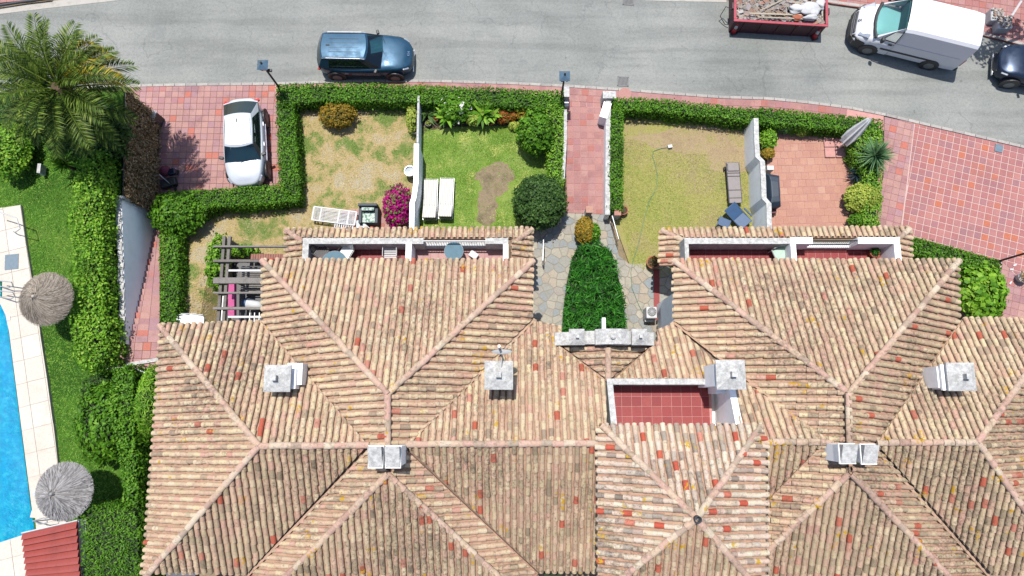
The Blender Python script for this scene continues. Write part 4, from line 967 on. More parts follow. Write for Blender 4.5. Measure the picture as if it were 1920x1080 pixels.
# side block of two chimneys
for (kk,px,py,sx) in ((R,1783,706,-.25),):
    c=P(1783,708,7.2); MB().box((c.x-.1,c.y,6.5),(.5,.75,1.5)).build('chimney_block',M['render'],HOUSE[kk][0]); MB().box((c.x-.1,c.y,7.3),(.6,.84,.1)).build('chimney_ledge',M['render'],HOUSE[kk][0])
    c=P(1763,710,6.6); MB().box((c.x,c.y,6.0),(.55,.62,1.1)).build('chimney_foot',M['render'],HOUSE[kk][0])
c=P(545,700,6.9); MB().box((c.x+.15,c.y-.02,6.5),(.5,.72,.9)).build('chimney_block',M['render'],HOUSE[L][0])
def stack(key,px,py,zt,w,d,zb):
    h=HOUSE[key][0]; c=P(px,py,zt); mb=MB().box((c.x,c.y,(zb+zt-.3)/2),(w*.86,d*.86,zt-.3-zb)); ch=mb.build('chimney',M['render'],h)
    MB().box((c.x,c.y,zt-.16),(w,d,.08)).build('ledge',M['render'],ch)
    MB().prism([(c.x-w*.46,c.y-d*.46),(c.x+w*.46,c.y-d*.46),(c.x+w*.46,c.y+d*.46),(c.x-w*.46,c.y+d*.46)],zt-.12,[zt-.1,zt-.1,zt+.16,zt+.16]).build('cap',M['worn'],ch)
stack(L,703,857,8.7,.46,.68,7.2); stack(L,736,857,8.75,.48,.68,7.2); stack(R,1592,851,8.6,.5,.62,7.2); stack(R,1632,852,8.6,.48,.62,7.2)
# gable parapet with vents above the flower bed
h=HOUSE[K][0]; A0=P(1040,633,5.75); A1=P(1140,631,6.75); A2=P(1226,633,5.75); yy=A1.y
mb=MB(); prof=[(A0.x,5.75),(P(1080,631,6.1).x,6.05),(P(1100,631,6.3).x,6.3),(P(1140,631,6.6).x,6.45),(P(1180,631,6.3).x,6.3),(P(1200,631,6.1).x,6.05),(A2.x,5.75)]
for (x0,z0),(x1,z1) in zip(prof,prof[1:]): mb.add([(x0,yy-.22,4.2),(x1,yy-.22,4.2),(x1,yy+.24,4.2),(x0,yy+.24,4.2),(x0,yy-.22,z0),(x1,yy-.22,z1),(x1,yy+.24,z1),(x0,yy+.24,z0)],[(0,1,5,4),(1,2,6,5),(2,3,7,6),(3,0,4,7),(4,5,6,7)])
gp_=mb.build('gable_parapet',M['worn'],h)
for px in (1082,1200): 
    c=P(px,632,6.6); hw=.27; mb=MB().box((c.x,yy+.01,6.2),(.4,.42,.6)); mb.add([(c.x-hw,yy-hw,6.5),(c.x+hw,yy-hw,6.5),(c.x+hw,yy+hw+.02,6.5),(c.x-hw,yy+hw+.02,6.5),(c.x,yy,6.75)],[(0,1,4),(1,2,4),(2,3,4),(3,0,4),(3,2,1,0)]); mb.build('vent_cap',M['worn'],gp_); MB().box((c.x,yy,6.78),(.1,.1,.14)).build('finial',M['worn'],gp_)
c=P(1150,633,6.9); mb=MB(); 
for (x0,x1,z0,z1) in ((1118,1135,6.55,6.78),(1135,1165,6.78,6.78),(1165,1182,6.78,6.55)):
    xa_,xb_=P(x0,632,6.8).x,P(x1,632,6.8).x; mb.add([(xa_,yy-.26,6.2),(xb_,yy-.26,6.2),(xb_,yy+.27,6.2),(xa_,yy+.27,6.2),(xa_,yy-.26,z0),(xb_,yy-.26,z1),(xb_,yy+.27,z1),(xa_,yy+.27,z0)],[(0,1,5,4),(1,2,6,5),(2,3,7,6),(3,0,4,7),(4,5,6,7)])
mb.build('centre_cap',M['worn'],gp_); MB().lathe((c.x,yy,6.78),[(.1,0),(.1,.1),(.05,.14),(.001,.14)],10).build('finial',M['worn'],gp_)
MB().box((P(1133,613,6.0).x,yy+.5,5.8),(.12,.5,.3)).build('bracket',M['render'],h)
wallbox(K,P(1060,632,5.6).x,P(1215,632,5.6).x,P(1140,712,5.5).y+.05,yy-.3,0,4.8)
# small eave pieces either side
# satellite dish
c=P(941,663,8.3); sd=thing('satellite_dish','small white satellite dish on a mast behind the central chimney cap','satellite dish',(c.x,c.y,6.9))
ax=Matrix.Rotation(math.radians(-72),3,'X'); mb=MB().lathe((c.x,c.y+.05,8.2),[(.001,-.05),(.16,-.035),(.3,.01),(.34,.03),(.3,.02),(.001,-.04)],20,axis=ax); mb.build('dish',M['white_plastic'],sd,smooth=True)
MB().tube([(c.x-.08,c.y+.2,6.2),(c.x-.08,c.y+.2,8.75)],.045).build('mast',M['galv'],sd); MB().tube([(c.x,c.y+.05,8.2),(c.x-.02,c.y-.4,8.1)],.014).build('arm',M['galv'],sd)
# ================================================================== VEGETATION
hz=1.0
hedge([(517,158,hz),(545,157,hz),(700,156,hz),(788,160,hz),(788,193,hz),(700,191,hz),(600,190,hz),(552,196,hz),(519,197,hz)],.05,'clipped roadside hedge of the brown lawn, from the left lamp to the thin wall')
hedge([(788,160,hz),(870,162,hz),(960,166,hz),(1056,172,hz),(1058,208,hz),(960,200,hz),(880,197,hz),(790,193,hz)],.05,'clipped green roadside hedge behind the flower bed of the green lawn')
hedge([(518,198,hz),(550,197,hz),(558,290,hz),(562,368,hz),(556,380,hz),(523,346,hz),(520,260,hz)],.05,'clipped green hedge between the silver car driveway and the brown lawn')
hedge([(300,362,1.1),(420,352,1.1),(523,347,hz),(556,378,hz),(470,385,1.1),(400,388,1.1),(372,398,1.2),(310,420,1.3),(285,400,1.3)],.05,'clipped green hedge below the driveway, in front of the silver car')
hedge([(299,440,1.35),(332,440,1.3),(334,470,1.4),(334,560,2.1),(330,612,2.3),(300,612,2.35),(300,560,2.15)],.05,'narrow green hedge along the right side of the pink stairs',bumpy=.04)
bush(333,402,.05,1.1,.95,1.75,'rounded green bush where the driveway hedge meets the stairs hedge',mat='hedge',leaf=.15,n=3200,amp=.12)
hedge([(1024,200,hz),(1055,190,hz),(1057,270,hz),(1056,348,hz),(1030,345,hz),(1024,270,hz)],.05,'green hedge along the left white wall of the pink entrance path',mat='hedge2',leaf=.09)
hedge([(1150,182,hz),(1250,186,hz),(1330,195,hz),(1428,205,hz),(1426,232,hz),(1330,219,hz),(1250,211,hz),(1172,206,hz),(1150,206,hz)],.05,'clipped green roadside hedge of the lawn with the hose')
hedge([(1426,200,hz),(1530,212,hz),(1600,218,hz),(1654,225,hz),(1656,248,hz),(1600,246,hz),(1530,240,hz),(1426,232,hz)],.05,'clipped green roadside hedge behind the terracotta patio')
hedge([(1147,206,hz),(1169,206,hz),(1168,300,hz),(1168,394,hz),(1145,394,hz),(1144,300,hz)],.05,'narrow green hedge along the right white wall of the pink entrance path')
hedge([(1596,244,hz),(1656,246,hz),(1654,330,hz),(1650,422,hz),(1618,426,hz),(1622,330,hz),(1600,290,hz)],.05,'green hedge on the right edge of the terracotta patio behind the spiky plants',mat='hedge2',leaf=.09)
hedge([(1704,446,1.0),(1712,444,1.0),(1790,464,1.0),(1878,488,1.0),(1876,520,1.0),(1800,505,.95),(1720,478,.9),(1700,470,.9)],.05,'green hedge along the lower edge of the gridded pavement')
bush(1838,548,.1,.95,1.15,1.5,'bright leafy bush at the right side of the tiled roof corner',mat='hedge2',leaf=.24,n=1700,amp=.15,asp=.75)
hedge([(1854,516,1.2),(1877,500,1.2),(1874,590,1.2),(1850,594,1.2)],.05,'short green hedge end beside the bright leafy bush, near the right lamp',mat='hedge')
# pool garden (raised)
hedge([(150,300,3.7),(192,282,3.7),(196,330,3.7),(192,450,3.7),(195,560,3.7),(202,640,3.8),(200,668,3.8),(168,700,4.0),(140,672,4.0),(132,600,4.0),(140,500,3.9),(134,400,3.8)],ZP,'tall broad yellow-green hedge on the pool side of the white retaining wall',mat='hedge2',leaf=.12,dens=420,rough=.09,bumpy=.14,inset=.3,up=.7)
hedge([(208,694,3.7),(236,684,3.7),(250,700,3.7),(250,800,3.7),(258,880,3.7),(258,948,3.7),(232,955,3.9),(226,880,3.8),(210,780,3.8)],ZP,'tall narrow hedge between the pool lawn and the house, below the stair gate',mat='hedge',leaf=.11,dens=400,rough=.08,bumpy=.12,inset=.25)
bush(196,792,ZP,1.0,1.5,1.4,'large glossy green shrub on the right edge of the pool lawn',mat='hedge',leaf=.2,n=2600,amp=.16,asp=.4)
bush(190,735,ZP,.75,.75,.7,'low dark green shrub under the end of the tall pool hedge',mat='dark_leaf',leaf=.15,n=1300,asp=.3)
bush(284,752,ZP,.42,1.35,1.5,'feathery light green shrub against the left side of the tiled roof',mat='hedge2',leaf=.22,n=1900,asp=.14,up=.3)
hedge([(150,956,4.2),(200,945,4.2),(252,953,4.0),(260,980,4.0),(262,1100,4.0),(154,1100,4.2)],ZP,'dense dark green hedge block beside the red metal roof',mat='hedge',leaf=.13,dens=380,asp=.3,bumpy=.08)
bush(22,282,ZP,.75,1.2,1.5,'dense green shrub at the left edge under the palm',mat='hedge2',leaf=.13,n=2600)
hedge([(-60,182,3.6),(40,184,3.6),(130,190,3.6),(215,200,3.6),(222,280,3.6),(150,300,3.5),(90,250,3.5),(30,225,3.4),(-60,230,3.4)],ZP,'dark green undergrowth beneath the tall palm',cat='shrubbery',mat='dark_leaf',leaf=.17,dens=190,bumpy=.3,rough=.12,inset=.3)
# garden plants
bush(633,216,.1,.8,.62,.95,'orange-green rounded bush on the brown lawn below the roadside hedge',mat='orange_leaf',leaf=.1,n=2300,amp=.14)
bush(773,222,.1,.26,.6,.9,'tall weedy shrub against the left side of the thin garden wall',mat='yellow_leaf',leaf=.1,n=700,amp=.2)
bush(1004,250,.1,.75,.95,1.9,'leafy green small tree at the right edge of the green lawn',cat='tree',mat='hedge',leaf=.16,n=2400,amp=.15,name='small_tree')
bush(1012,380,.1,1.12,1.16,2.2,'large round clipped dark green bush beside the path corner',mat='dark_leaf',leaf=.12,n=6500,amp=.06)
bush(746,388,.1,.6,.95,1.6,'magenta bougainvillea bush left of the white dividing wall',cat='bougainvillea',mat='magenta',leaf=.1,n=2800,amp=.13,extra=('hedge',320,.1))
bush(1618,372,.1,.78,.68,1.1,'round yellow-green bush at the right edge of the terracotta patio',mat='yellow_leaf',leaf=.1,n=3000,amp=.08)
bush(1616,414,.1,.6,.35,.8,'small dark green bush touching the tiled eave below the round yellow-green bush',mat='hedge',leaf=.1,n=900)
bush(853,205,.1,.7,.62,1.1,'leafy shrub with white flowers by the roadside hedge',cat='flowering shrub',mat='hedge',leaf=.15,n=1500,amp=.2,extra=('white_flower',26,.2))
bush(888,222,.1,.36,.36,.7,'yellow-green small ball shrub in the middle of the flower bed',mat='yellow_leaf',leaf=.09,n=800)
bush(943,219,.1,.33,.33,.6,'orange-red flowered shrub in the flower bed',cat='flowering shrub',mat='red_flower',leaf=.1,n=650)
bush(981,212,.1,.38,.33,.6,'bronze-leaved shrub at the right end of the flower bed',mat='orange_leaf',leaf=.12,n=420,amp=.2)
bush(962,217,.1,.16,.25,.5,'thin dark red plant between the orange and bronze shrubs',mat='red_flower',leaf=.1,n=200)
bush(966,236,.1,.3,.2,.35,'low yellow-green plant at the lawn edge of the flower bed',mat='yellow_leaf',leaf=.09,n=300)
bush(1472,232,.1,.48,.42,.7,'grey-green bushy plant behind the terracotta patio',mat='yucca',leaf=.13,n=1100,asp=.3)
bush(1503,247,.1,.26,.24,.45,'little yellow-green plant at the top edge of the terracotta patio',mat='yellow_leaf',leaf=.1,n=300)
bush(1441,262,.1,.34,.45,.8,'green leafy shrub beside the stepped white wall',mat='hedge2',leaf=.14,n=700,asp=.4,amp=.2)
bush(1440,288,.1,.28,.26,.6,'orange-tinged shrub beside the stepped white wall, nearest the covered grill',mat='orange_leaf',leaf=.12,n=450)
bush(1096,433,.1,.42,.6,1.1,'orange-topped shrub at the narrow top end of the central bed',mat='orange_leaf',leaf=.11,n=1700)
bush(1112,436,.1,.3,.4,.9,'green shrub wedged in the central bed beside the orange-topped one',mat='hedge',leaf=.14,n=500)
# central strap-leaved planting
def planting():
    W=[P(a,b,.9) for a,b in [(1088,458),(1120,452),(1148,470),(1162,520),(1172,570),(1176,640),(1055,640),(1058,580),(1066,520),(1074,480)]]
    c=sum(W,Vector())/len(W); t=thing('bed_planting','dense bright green strap-leaved plants filling the central bed','plants',(c.x,c.y,.1))
    tri=geometry.tessellate_polygon([[Vector((p.x,p.y,0)) for p in W]]); p,n=tri_sample([[W[i] for i in q] for q in tri],330)
    p[:,2]+=lump(p,.3,2.1)+lump(p,.2,4.3)+rng.normal(0,.08,len(p)); n=np.tile([0,0,1.],(len(p),1))
    leaf_obj('foliage',p,n,.34,.13,M['grassy'],t,.6)
    MB().prism([(q.x,q.y) for q in W],.05,.62).build('shade_fill',M['core'],t)  # dark block added under the leaves as painted shade
planting()
def rosette(px,py,z,label,mat,n,L,wd,elev=(5,85),name='yucca',cat='yucca',droop=.15,seed=1,stem=0,group=None):
    c=P(px,py,z+stem); t=thing(name,label,cat,(c.x,c.y,z),random.random()*6,group)
    o=link('blades',blade_mesh('blades',n,L,wd,M[mat],elev,droop,seed=seed),t); o.location=(0,0,stem)
    MB().tube([(0,0,0),(0,0,stem+.05)],[.08,.07],8).build('trunk',M['bark'],t,local=True)
rosette(1641,293,.1,'large spiky grey-green yucca at the right edge of the terracotta patio','yucca',150,.98,.055,(2,88),stem=1.2,seed=2)
M['bluish']=leafm('bluish_blade',G((30,44,56),(44,62,76),(64,84,96)),.2)
rosette(1606,328,.1,'small dark blue-grey spiky plant on the patio edge, lower of the two','bluish',70,.5,.05,(0,70),stem=.35,seed=3,name='agave',cat='agave')
rosette(1612,304,.1,'small dark blue-grey spiky plant half under the large yucca','bluish',60,.42,.05,(5,75),stem=.45,seed=4,name='agave',cat='agave')
rosette(122,308,ZP,'dark green spiky yucca below the palm on the pool lawn','hedge',90,.85,.06,(5,80),stem=.9,seed=5)
rosette(905,212,.1,'pale green agave with broad leaves in the flower bed','hedge2',26,.8,.2,(5,60),name='agave',cat='agave',seed=6,stem=.55)
rosette(838,218,.1,'pale green broad-leaved agave left of the white-flowered shrub','hedge2',24,.7,.18,(5,60),name='agave',cat='agave',seed=7,stem=.5)
rosette(925,214,.1,'smaller pale agave right of the broad-leaved one','hedge2',20,.6,.17,(5,60),name='agave',cat='agave',seed=8,stem=.5)
rosette(800,212,.1,'dark purplish agave at the left end of the flower bed','dark_leaf',26,.8,.13,(5,60),name='agave',cat='agave',seed=9,stem=.15)
rosette(1440,230,.1,'spiky green tuft at the top end of the stepped white wall','hedge',40,.5,.05,(10,80),name='agave',cat='agave',seed=10,stem=.3)
rosette(985,206,.1,'leafy green rosette in the corner of the roadside hedge','hedge',30,.5,.1,(10,70),name='agave',cat='agave',seed=11,stem=.4)
# palm
def frond_mesh(seed,L=3.0,el=40,curl=60,mat='palm'):
    r=random.Random(seed); mb=MB(); K=16; pts=[]; p=Vector((.15,0,0)); a=math.radians(el)
    for k in range(K+1):
        pts.append(p.copy()); p=p+Vector((math.cos(a),0,math.sin(a)))*(L/K); a-=math.radians(curl)/K*(1+.8*k/K)
    mb.tube(pts,[.035*(1-k/K)+.006 for k in range(K+1)],4)
    n=46
    for sgn in (-1,1):
        for i in range(n):
            u=(i+.5+r.uniform(-.2,.2))/n; f=.12+.88*u; k=min(K-1,int(f*K)); q=pts[k]+(pts[k+1]-pts[k])*(f*K-k); d=(pts[min(k+1,K)]-pts[k]).normalized()
            l=.62*math.sin(math.pi*(.12+.8*u))**.7*r.uniform(.85,1.1); sd=Vector((0,sgn,0)); upv=d.cross(sd)*sgn*-1
            if upv.z<0: upv=-upv
            dr=(sd*.8+d*.62+upv*r.uniform(-.05,.42)).normalized(); w=.021; e=q+dr*l+Vector((0,0,-.12*l)); m_=q+dr*l*.5+Vector((0,0,.01)); cc=dr.cross(upv).normalized()*w
            mb.add([q,m_+cc,e,m_-cc],[(0,1,2,3)])
    return mb.mesh('frond',M[mat])
pc=P(102,160,6.3); pt=thing('palm_tree','tall palm with arching green fronds beside the road at the left','palm tree',(pc.x,pc.y,ZP))
tk=MB(); prof=[(.3,0),(.27,.5)]+[(.26+.03*(k%2),.5+k*.17) for k in range(1,18)]; tk.lathe((0,0,0),prof+[(.36,3.5),(.2,3.75)],12); tk.build('trunk',M['bark'],pt,local=True)
fm=[(frond_mesh(20+i,2.6,el,cu),el) for i,(el,cu) in enumerate(((66,38),(52,40),(38,42),(22,40),(6,34),(-12,28)))]; fy=frond_mesh(40,2.5,30,80,'palm_y')
for i in range(54):
    lay=min(5,int(i/54*6)); o=link('frond',fm[lay][0],pt); 
    o.matrix_basis=Matrix.Translation((0,0,3.7-.05*lay))@Matrix.Rotation(i*2.39996+random.uniform(-.15,.15),4,'Z')@Matrix.Rotation(random.uniform(-.1,.1),4,'Y')@Matrix.Rotation(random.uniform(-.35,.35),4,'X')@Matrix.Scale(random.uniform(.86,1.04),4)
for i,a in enumerate((1.0,.75,.2)):
    o=link('frond',fy,pt,'yellowed frond'); o.matrix_basis=Matrix.Translation((0,0,3.75))@Matrix.Rotation(a,4,'Z')
# grass
grass(LG,.06,'grass_d','dry_grass','dry brown and green grass of the left garden',330,.075,zf=zleft)
grass(MG,.06,'grass_g','green_grass','fresh green grass of the middle garden',900,.085,holes=((c1,.95,1.0),(c2,.6,1.05),(P(880,218,.1),3.6,.75)))
grass([(1168,240),(1420,248),(1444,440),(1300,500),(1238,520),(1185,495),(1160,400)],.06,'grass_s','straw_grass','yellowing grass of the garden with the hose',620,.08,holes=((P(1315,262,.1),2.7,.65),(P(1372,300,.1),1.15,.65),(P(1200,250,.1),.9,.5)))
grass([(-60,240),(60,262),(140,300),(140,690),(190,700),(230,760),(215,860),(230,955),(160,960),(128,940),(112,870),(90,700),(78,612),(65,530),(44,384),(-60,402)],ZP,'grass_p','pool_grass','green lawn grass beside the pool deck',600,.09)
# ================================================================== WALLS AND GARDEN THINGS
def wall(name,label,pts,th,z,zb=.0,mat='render',side=0,cat='wall',cmat=None):
    """pts: list (px,py) outer top edge; build wall of thickness th centred"""
    W=[P(a,b,zz) for (a,b),zz in zip(pts,z)]; c=W[0]; t=thing(name,label,cat,(c.x,c.y,zb))
    mb=MB()
    L_=[];R_=[]
    for i,p in enumerate(W):
        d=(W[min(i+1,len(W)-1)]-W[max(i-1,0)]).xy.normalized(); n=Vector((-d.y,d.x))*th/2; L_.append(p+Vector((n.x,n.y,0))); R_.append(p-Vector((n.x,n.y,0)))
    for i in range(len(W)-1):
        a,b,c2,d2=R_[i],R_[i+1],L_[i+1],L_[i]; q=[(v.x,v.y) for v in (a,b,c2,d2)]
        mb.prism(q,zb,[a.z,b.z,c2.z,d2.z])
    mb.build('wall_body',M[mat],t)
    mb=MB()
    for i in range(len(W)-1):
        a,b,c2,d2=[v+(v-W[i+(k in(1,2))])*.08 for k,v in enumerate((R_[i],R_[i+1],L_[i+1],L_[i]))]; q=[(v.x,v.y) for v in (a,b,c2,d2)]
        b_=len(mb.v); mb.add([(v.x,v.y,v.z+.003) for v in (a,b,c2,d2)]+[(v.x,v.y,v.z+.04) for v in (a,b,c2,d2)],[(0,1,5,4),(1,2,6,5),(2,3,7,6),(3,0,4,7),(4,5,6,7),(7,6,5,4)][:5])
    mb.build('coping',M[cmat or mat],t); return t
wall('garden_wall','thin low dividing wall between the brown lawn and the flower bed',[(785,180),(784,225),(783,268)],.09,[1.0]*3,mat='render',cmat='worn')
wall('garden_wall','taller white dividing wall beside the two striped sun loungers',[(781,270),(780,345),(776,372),(773,380),(772,432)],.2,[1.55,1.55,1.6,1.75,1.8])
wall('garden_wall','white wall on the left side of the pink entrance path',[(1060,206),(1060,260),(1056,336)],.13,[.95]*3,cmat='worn')
wall('garden_wall','white wall with worn top on the right side of the pink entrance path',[(1141,190),(1140,250),(1139,403)],.2,[.85,.85,.85],cmat='worn')
MB().box(P(1133,214,.5),(.36,.75,.9),rz=-.3).build('meter_box',M['render']); tag(bpy.context.scene.objects['meter_box'],'slanted white meter box standing at the road end of the path wall','box')
o=MB().box(P(1136,186,.5)+Vector((.1,0,0)),(.6,.35,.95),rz=.0).build('gate_pier',M['worn']); tag(o,'worn white gate pier at the road corner of the right hedge','pier')
o=MB().box(P(1061,181,.5),(.24,.5,1.0)).build('gate_pier',M['worn']); tag(o,'worn grey gate pier at the foot of the middle street lamp','pier')
o=MB().box(P(1061,198,.35),(.2,.35,.6)).build('meter_box',M['galv']); tag(o,'small blue-grey box behind the pier by the middle street lamp','box')
wall('garden_wall','tall stepped white wall between the straw lawn and the terracotta patio',[(1417,222),(1418,262),(1420,294),(1429,303),(1431,340),(1432,372),(1441,382),(1442,432)],.2,[1.35,1.35,1.4,1.55,1.6,1.6,1.8,1.85],cmat='worn')
# path posts, plant pots
def pier(px,py,z,label,w=.26,mat='worn',top='terracotta'):
    c=P(px,py,z); t=thing('pier',label,'pier',(c.x,c.y,.05)); MB().box((c.x,c.y,z/2),(w,w,z)).build('post',M[mat],t); MB().box((c.x,c.y,z+.022),(w+.04,w+.04,.04)).build('cap',M[top],t)
pier(1105,393,.9,'short rendered pier at the top tip of the central bed'); pier(1158,398,.9,'short rendered pier at the end of the right path hedge')
def pot(px,py,z,r,h,label,mat='pot',plant=None,zb=.1):
    c=P(px,py,zb+h); t=thing('plant_pot',label,'plant pot',(c.x,c.y,zb)); MB().lathe((0,0,0),[(r*.7,0),(r*.95,h*.9),(r*1.05,h*.9),(r*1.05,h),(r*.88,h),(r*.85,h*.85),(.001,h*.84)],18).build('pot',M[mat],t,local=True,smooth=False)
    MB().lathe((0,0,h*.85),[(.001,.01),(r*.84,.0)],14).build('soil',M['soil'] if mat!='galv' else M['grey_slate'],t,local=True)
    if plant:
        n=plant[1]; d=rng.normal(0,1,(n,3)); d[:,2]=abs(d[:,2]); d/=np.linalg.norm(d,axis=1)[:,None]; q=d*r*1.1*rng.uniform(.4,1,(n,1))+np.array([c.x,c.y,zb+h]); leaf_obj('leaves',q,d,.1,.3,M[plant[0]],t)
    return t
pot(768,320,0,.24,.55,'large round grey pot topped with a flat disc left of the white wall','galv'); pot(777,245,0,.12,.25,'small white pot against the thin garden wall','white_plastic')
pot(817,221,0,.14,.2,'small red pot with pink flowers at the left of the flower bed','pot',('red_flower',60)); pot(803,231,0,.14,.2,'small dark pot at the left end of the flower bed lawn edge','blackp',('yellow_leaf',50)); pot(921,226,0,.19,.28,'round pot of grey-green herbs in front of the agave','pot',('yellow_leaf',160))
pot(1169,394,0,.2,.3,'empty terracotta pot beside the rendered pier','pot'); pot(1225,492,0,.28,.35,'brown pot at the top of the red strip beside the right roof','pot',('orange_leaf',80)); pot(1641,473,0,.2,.3,'potted spiky plant on the right balcony','pot',('grassy',150),3.0)
o=MB().lathe(P(909,225,.3),[(.001,.1),(.05,.08),(.05,-.2),(.001,-.2)],8).build('garden_light',M['white_plastic']); tag(o,'small white garden light under the pale agave','garden light')
o=MB().lathe(P(953,226,.3),[(.001,.1),(.05,.08),(.05,-.2),(.001,-.2)],8).build('garden_light',M['white_plastic']); tag(o,'small white garden light between the herb pot and the bronze shrub','garden light')
# rail / hand rails on stone paving
def rails(label,pts,z,zb,n=2):
    t=thing('handrail',label,'handrail',P(*pts[0],zb)); tb=MB(); tb.tube([P(a,b,z) for a,b in pts],.025); tb.build('top_rail',M['galv'],t); 
    for a,b in pts: q=P(a,b,z); MB().tube([(q.x,q.y,zb),(q.x,q.y,z)],.02,5).build('post',M['galv'],t)
    q=MB(); q.tube([P(a,b,(z+zb)/2+.1) for a,b in pts],.015); q.build('mid_rail',M['galv'],t)
rails('grey metal handrail on the stone paving below the round bush',[(1019,450),(1018,488)],.95,.1); rails('thin grey metal handrail on the right edge of the stone path',[(1148,405),(1160,448)],.95,.1)
o=MB().prism(W2([(1020,500),(1037,500),(1039,600),(1026,606)],.06),.0,.058).build('drain_strip',M['flag_grout']); tag(o,kind='structure')
# hose
o=MB().tube([P(a,b,.1) for a,b in [(1256,276),(1240,278),(1226,283),(1223,292),(1228,306),(1233,330),(1230,355),(1217,378),(1208,410),(1202,436),(1196,462),(1188,485),(1183,510),(1185,540),(1197,570),(1208,592)]],.012,5).build('garden_hose',plain('hose_green',lin((110,150,120)),.6)); tag(o,'thin green garden hose lying across the straw lawn','hose')
MB().box(P(1256,275,.15),(.2,.14,.14),rz=.2).build('sprinkler',M['white_plastic']); tag(S.objects['sprinkler'],'small white and green sprinkler at the top end of the hose','sprinkler')
# red strip beside right house, AC unit
o=MB().prism(W2([(1226,505),(1236,505),(1237,600),(1226,600)],.1),.0,.1).build('red_tile_strip',M['redfloor']); tag(o,kind='structure')
c=P(1222,586,.9); ac=thing('air_conditioner','white air conditioning unit with round fan guard beside the right house','air conditioner',(c.x,c.y,.1)); MB().box((0,0,.42),(.46,.5,.8)).build('casing',M['white_plastic'],ac,local=True,bevel=.04)
MB().lathe((0,.03,.83),[(.001,.01),(.17,.01),(.19,0)],20).build('fan_disc',M['blackp'],ac,local=True); tb=MB()
for k in range(6): a=math.pi*k/6; tb.tube([(.19*math.cos(a),.03+.19*math.sin(a),.85),(-.19*math.cos(a),.03-.19*math.sin(a),.85)],.007,4)
for r_ in (.08,.14,.19): tb.tube([(r_*math.cos(2*math.pi*k/18),.03+r_*math.sin(2*math.pi*k/18),.855) for k in range(19)],.007,4)
tb.build('fan_guard',M['white_plastic'],ac,local=True); MB().box((0,-.3,.3),(.44,.08,.2)).build('tray',M['white_plastic'],ac,local=True)
# ---- sun loungers
def lounger(label,px,py,rz,cm='cushion',group='striped sun loungers on the green lawn'):
    c=P(px,py,.35); t=thing('sun_lounger',label,'sun lounger',(c.x,c.y,.07),rz,group); 
    fr=MB(); fr.tube([(-.31,-.95,.28),(-.31,.95,.28),(.31,.95,.28),(.31,-.95,.28),(-.31,-.95,.28)],.022); fr.build('frame',M['galv'],t,local=True)
    for x in(-.29,.29):
        for y in (-.8,.75): MB().tube([(x,y,0),(x,y,.28)],.02,5).build('leg',M['galv'],t,local=True)
    mb=MB().box((0,.3,.33),(.6,1.2,.09)); mb.build('seat_cushion',M[cm],t,local=True,bevel=.03); rr=Matrix.Rotation(math.radians(-22),3,'X'); MB().box((0,-.62,.47),(.6,.68,.09),rot=rr).build('back_cushion',M[cm],t,local=True,bevel=.03); return t
lounger('white striped sun lounger beside the white dividing wall, left of the pair',807,374,-.01); lounger('white striped sun lounger right of the pair on the green lawn',837,372,-.03)
c=P(1376,343,.35); t=thing('sun_lounger','grey mesh sun lounger with dark frame on the straw lawn','sun lounger',(c.x,c.y,.07),.02)
fr=MB(); fr.tube([(-.29,-.95,.3),(-.29,.95,.3),(.29,.95,.3),(.29,-.95,.3),(-.29,-.95,.3)],.022); fr.build('frame',M['iron'],t,local=True); MB().box((0,0,.31),(.54,1.88,.03)).build('mesh_seat',M['grey_cloth'],t,local=True); MB().box((0,.72,.36),(.5,.36,.06)).build('head_cushion',M['grey_cloth'],t,local=True,bevel=.02)
for y in (-.72,-.35,.3,.45,.6,.85): MB().tube([(-.29,y,.34),(.29,y,.34)],.012,5).build('cross_bar',M['iron'],t,local=True)
for x in(-.29,.29):
    for y in(-.7,.7): MB().tube([(x,y,0),(x,y,.3)],.02,5).build('leg',M['iron'],t,local=True)
for x in (-.34,.34): MB().lathe((x,.72,.1),[(.001,-.02),(.09,-.02),(.09,.02),(.001,.02)],12,axis=Matrix.Rotation(math.pi/2,3,'Y')).build('wheel',M['blackp'],t,local=True)
# blue folded loungers
c=P(1382,405,.4); t=thing('folded_lounger','blue plastic folding lounger leaning by the stepped white wall','sun lounger',(c.x,c.y,.07),.72)
for (y,z,a,l) in ((.25,.42,10,.62),(-.32,.40,-8,.56)): MB().box((0,y,z),(.6,l,.05),rot=Matrix.Rotation(math.radians(a),3,'X')).build('panel',M['bluepl'],t,local=True,bevel=.02)
for x in(-.31,.31): MB().tube([(x,-.6,.38),(x,.55,.47)],.02,5).build('side_rail',M['bluepl'],t,local=True); MB().tube([(x,-.4,0),(x,-.4,.4)],.02,5).build('leg',M['bluepl'],t,local=True); MB().tube([(x,.4,0),(x,.4,.44)],.02,5).build('leg',M['bluepl'],t,local=True)
MB().box((.42,-.2,.5),(.06,.5,.05)).build('armrest',M['bluepl'],t,local=True)
c=P(1356,420,.4); t=thing('folding_chair','smaller blue plastic chair tucked under the tiled eave, left of the blue lounger','chair',(c.x,c.y,.07),-.4); MB().box((0,0,.42),(.55,.5,.05)).build('seat',M['bluepl'],t,local=True,bevel=.02); MB().box((0,-.25,.6),(.55,.05,.4)).build('backrest',M['bluepl'],t,local=True)
for x in(-.24,.24):
    for y in(-.2,.2): MB().tube([(x,y,0),(x,y,.42)],.02,5).build('leg',M['bluepl'],t,local=True)
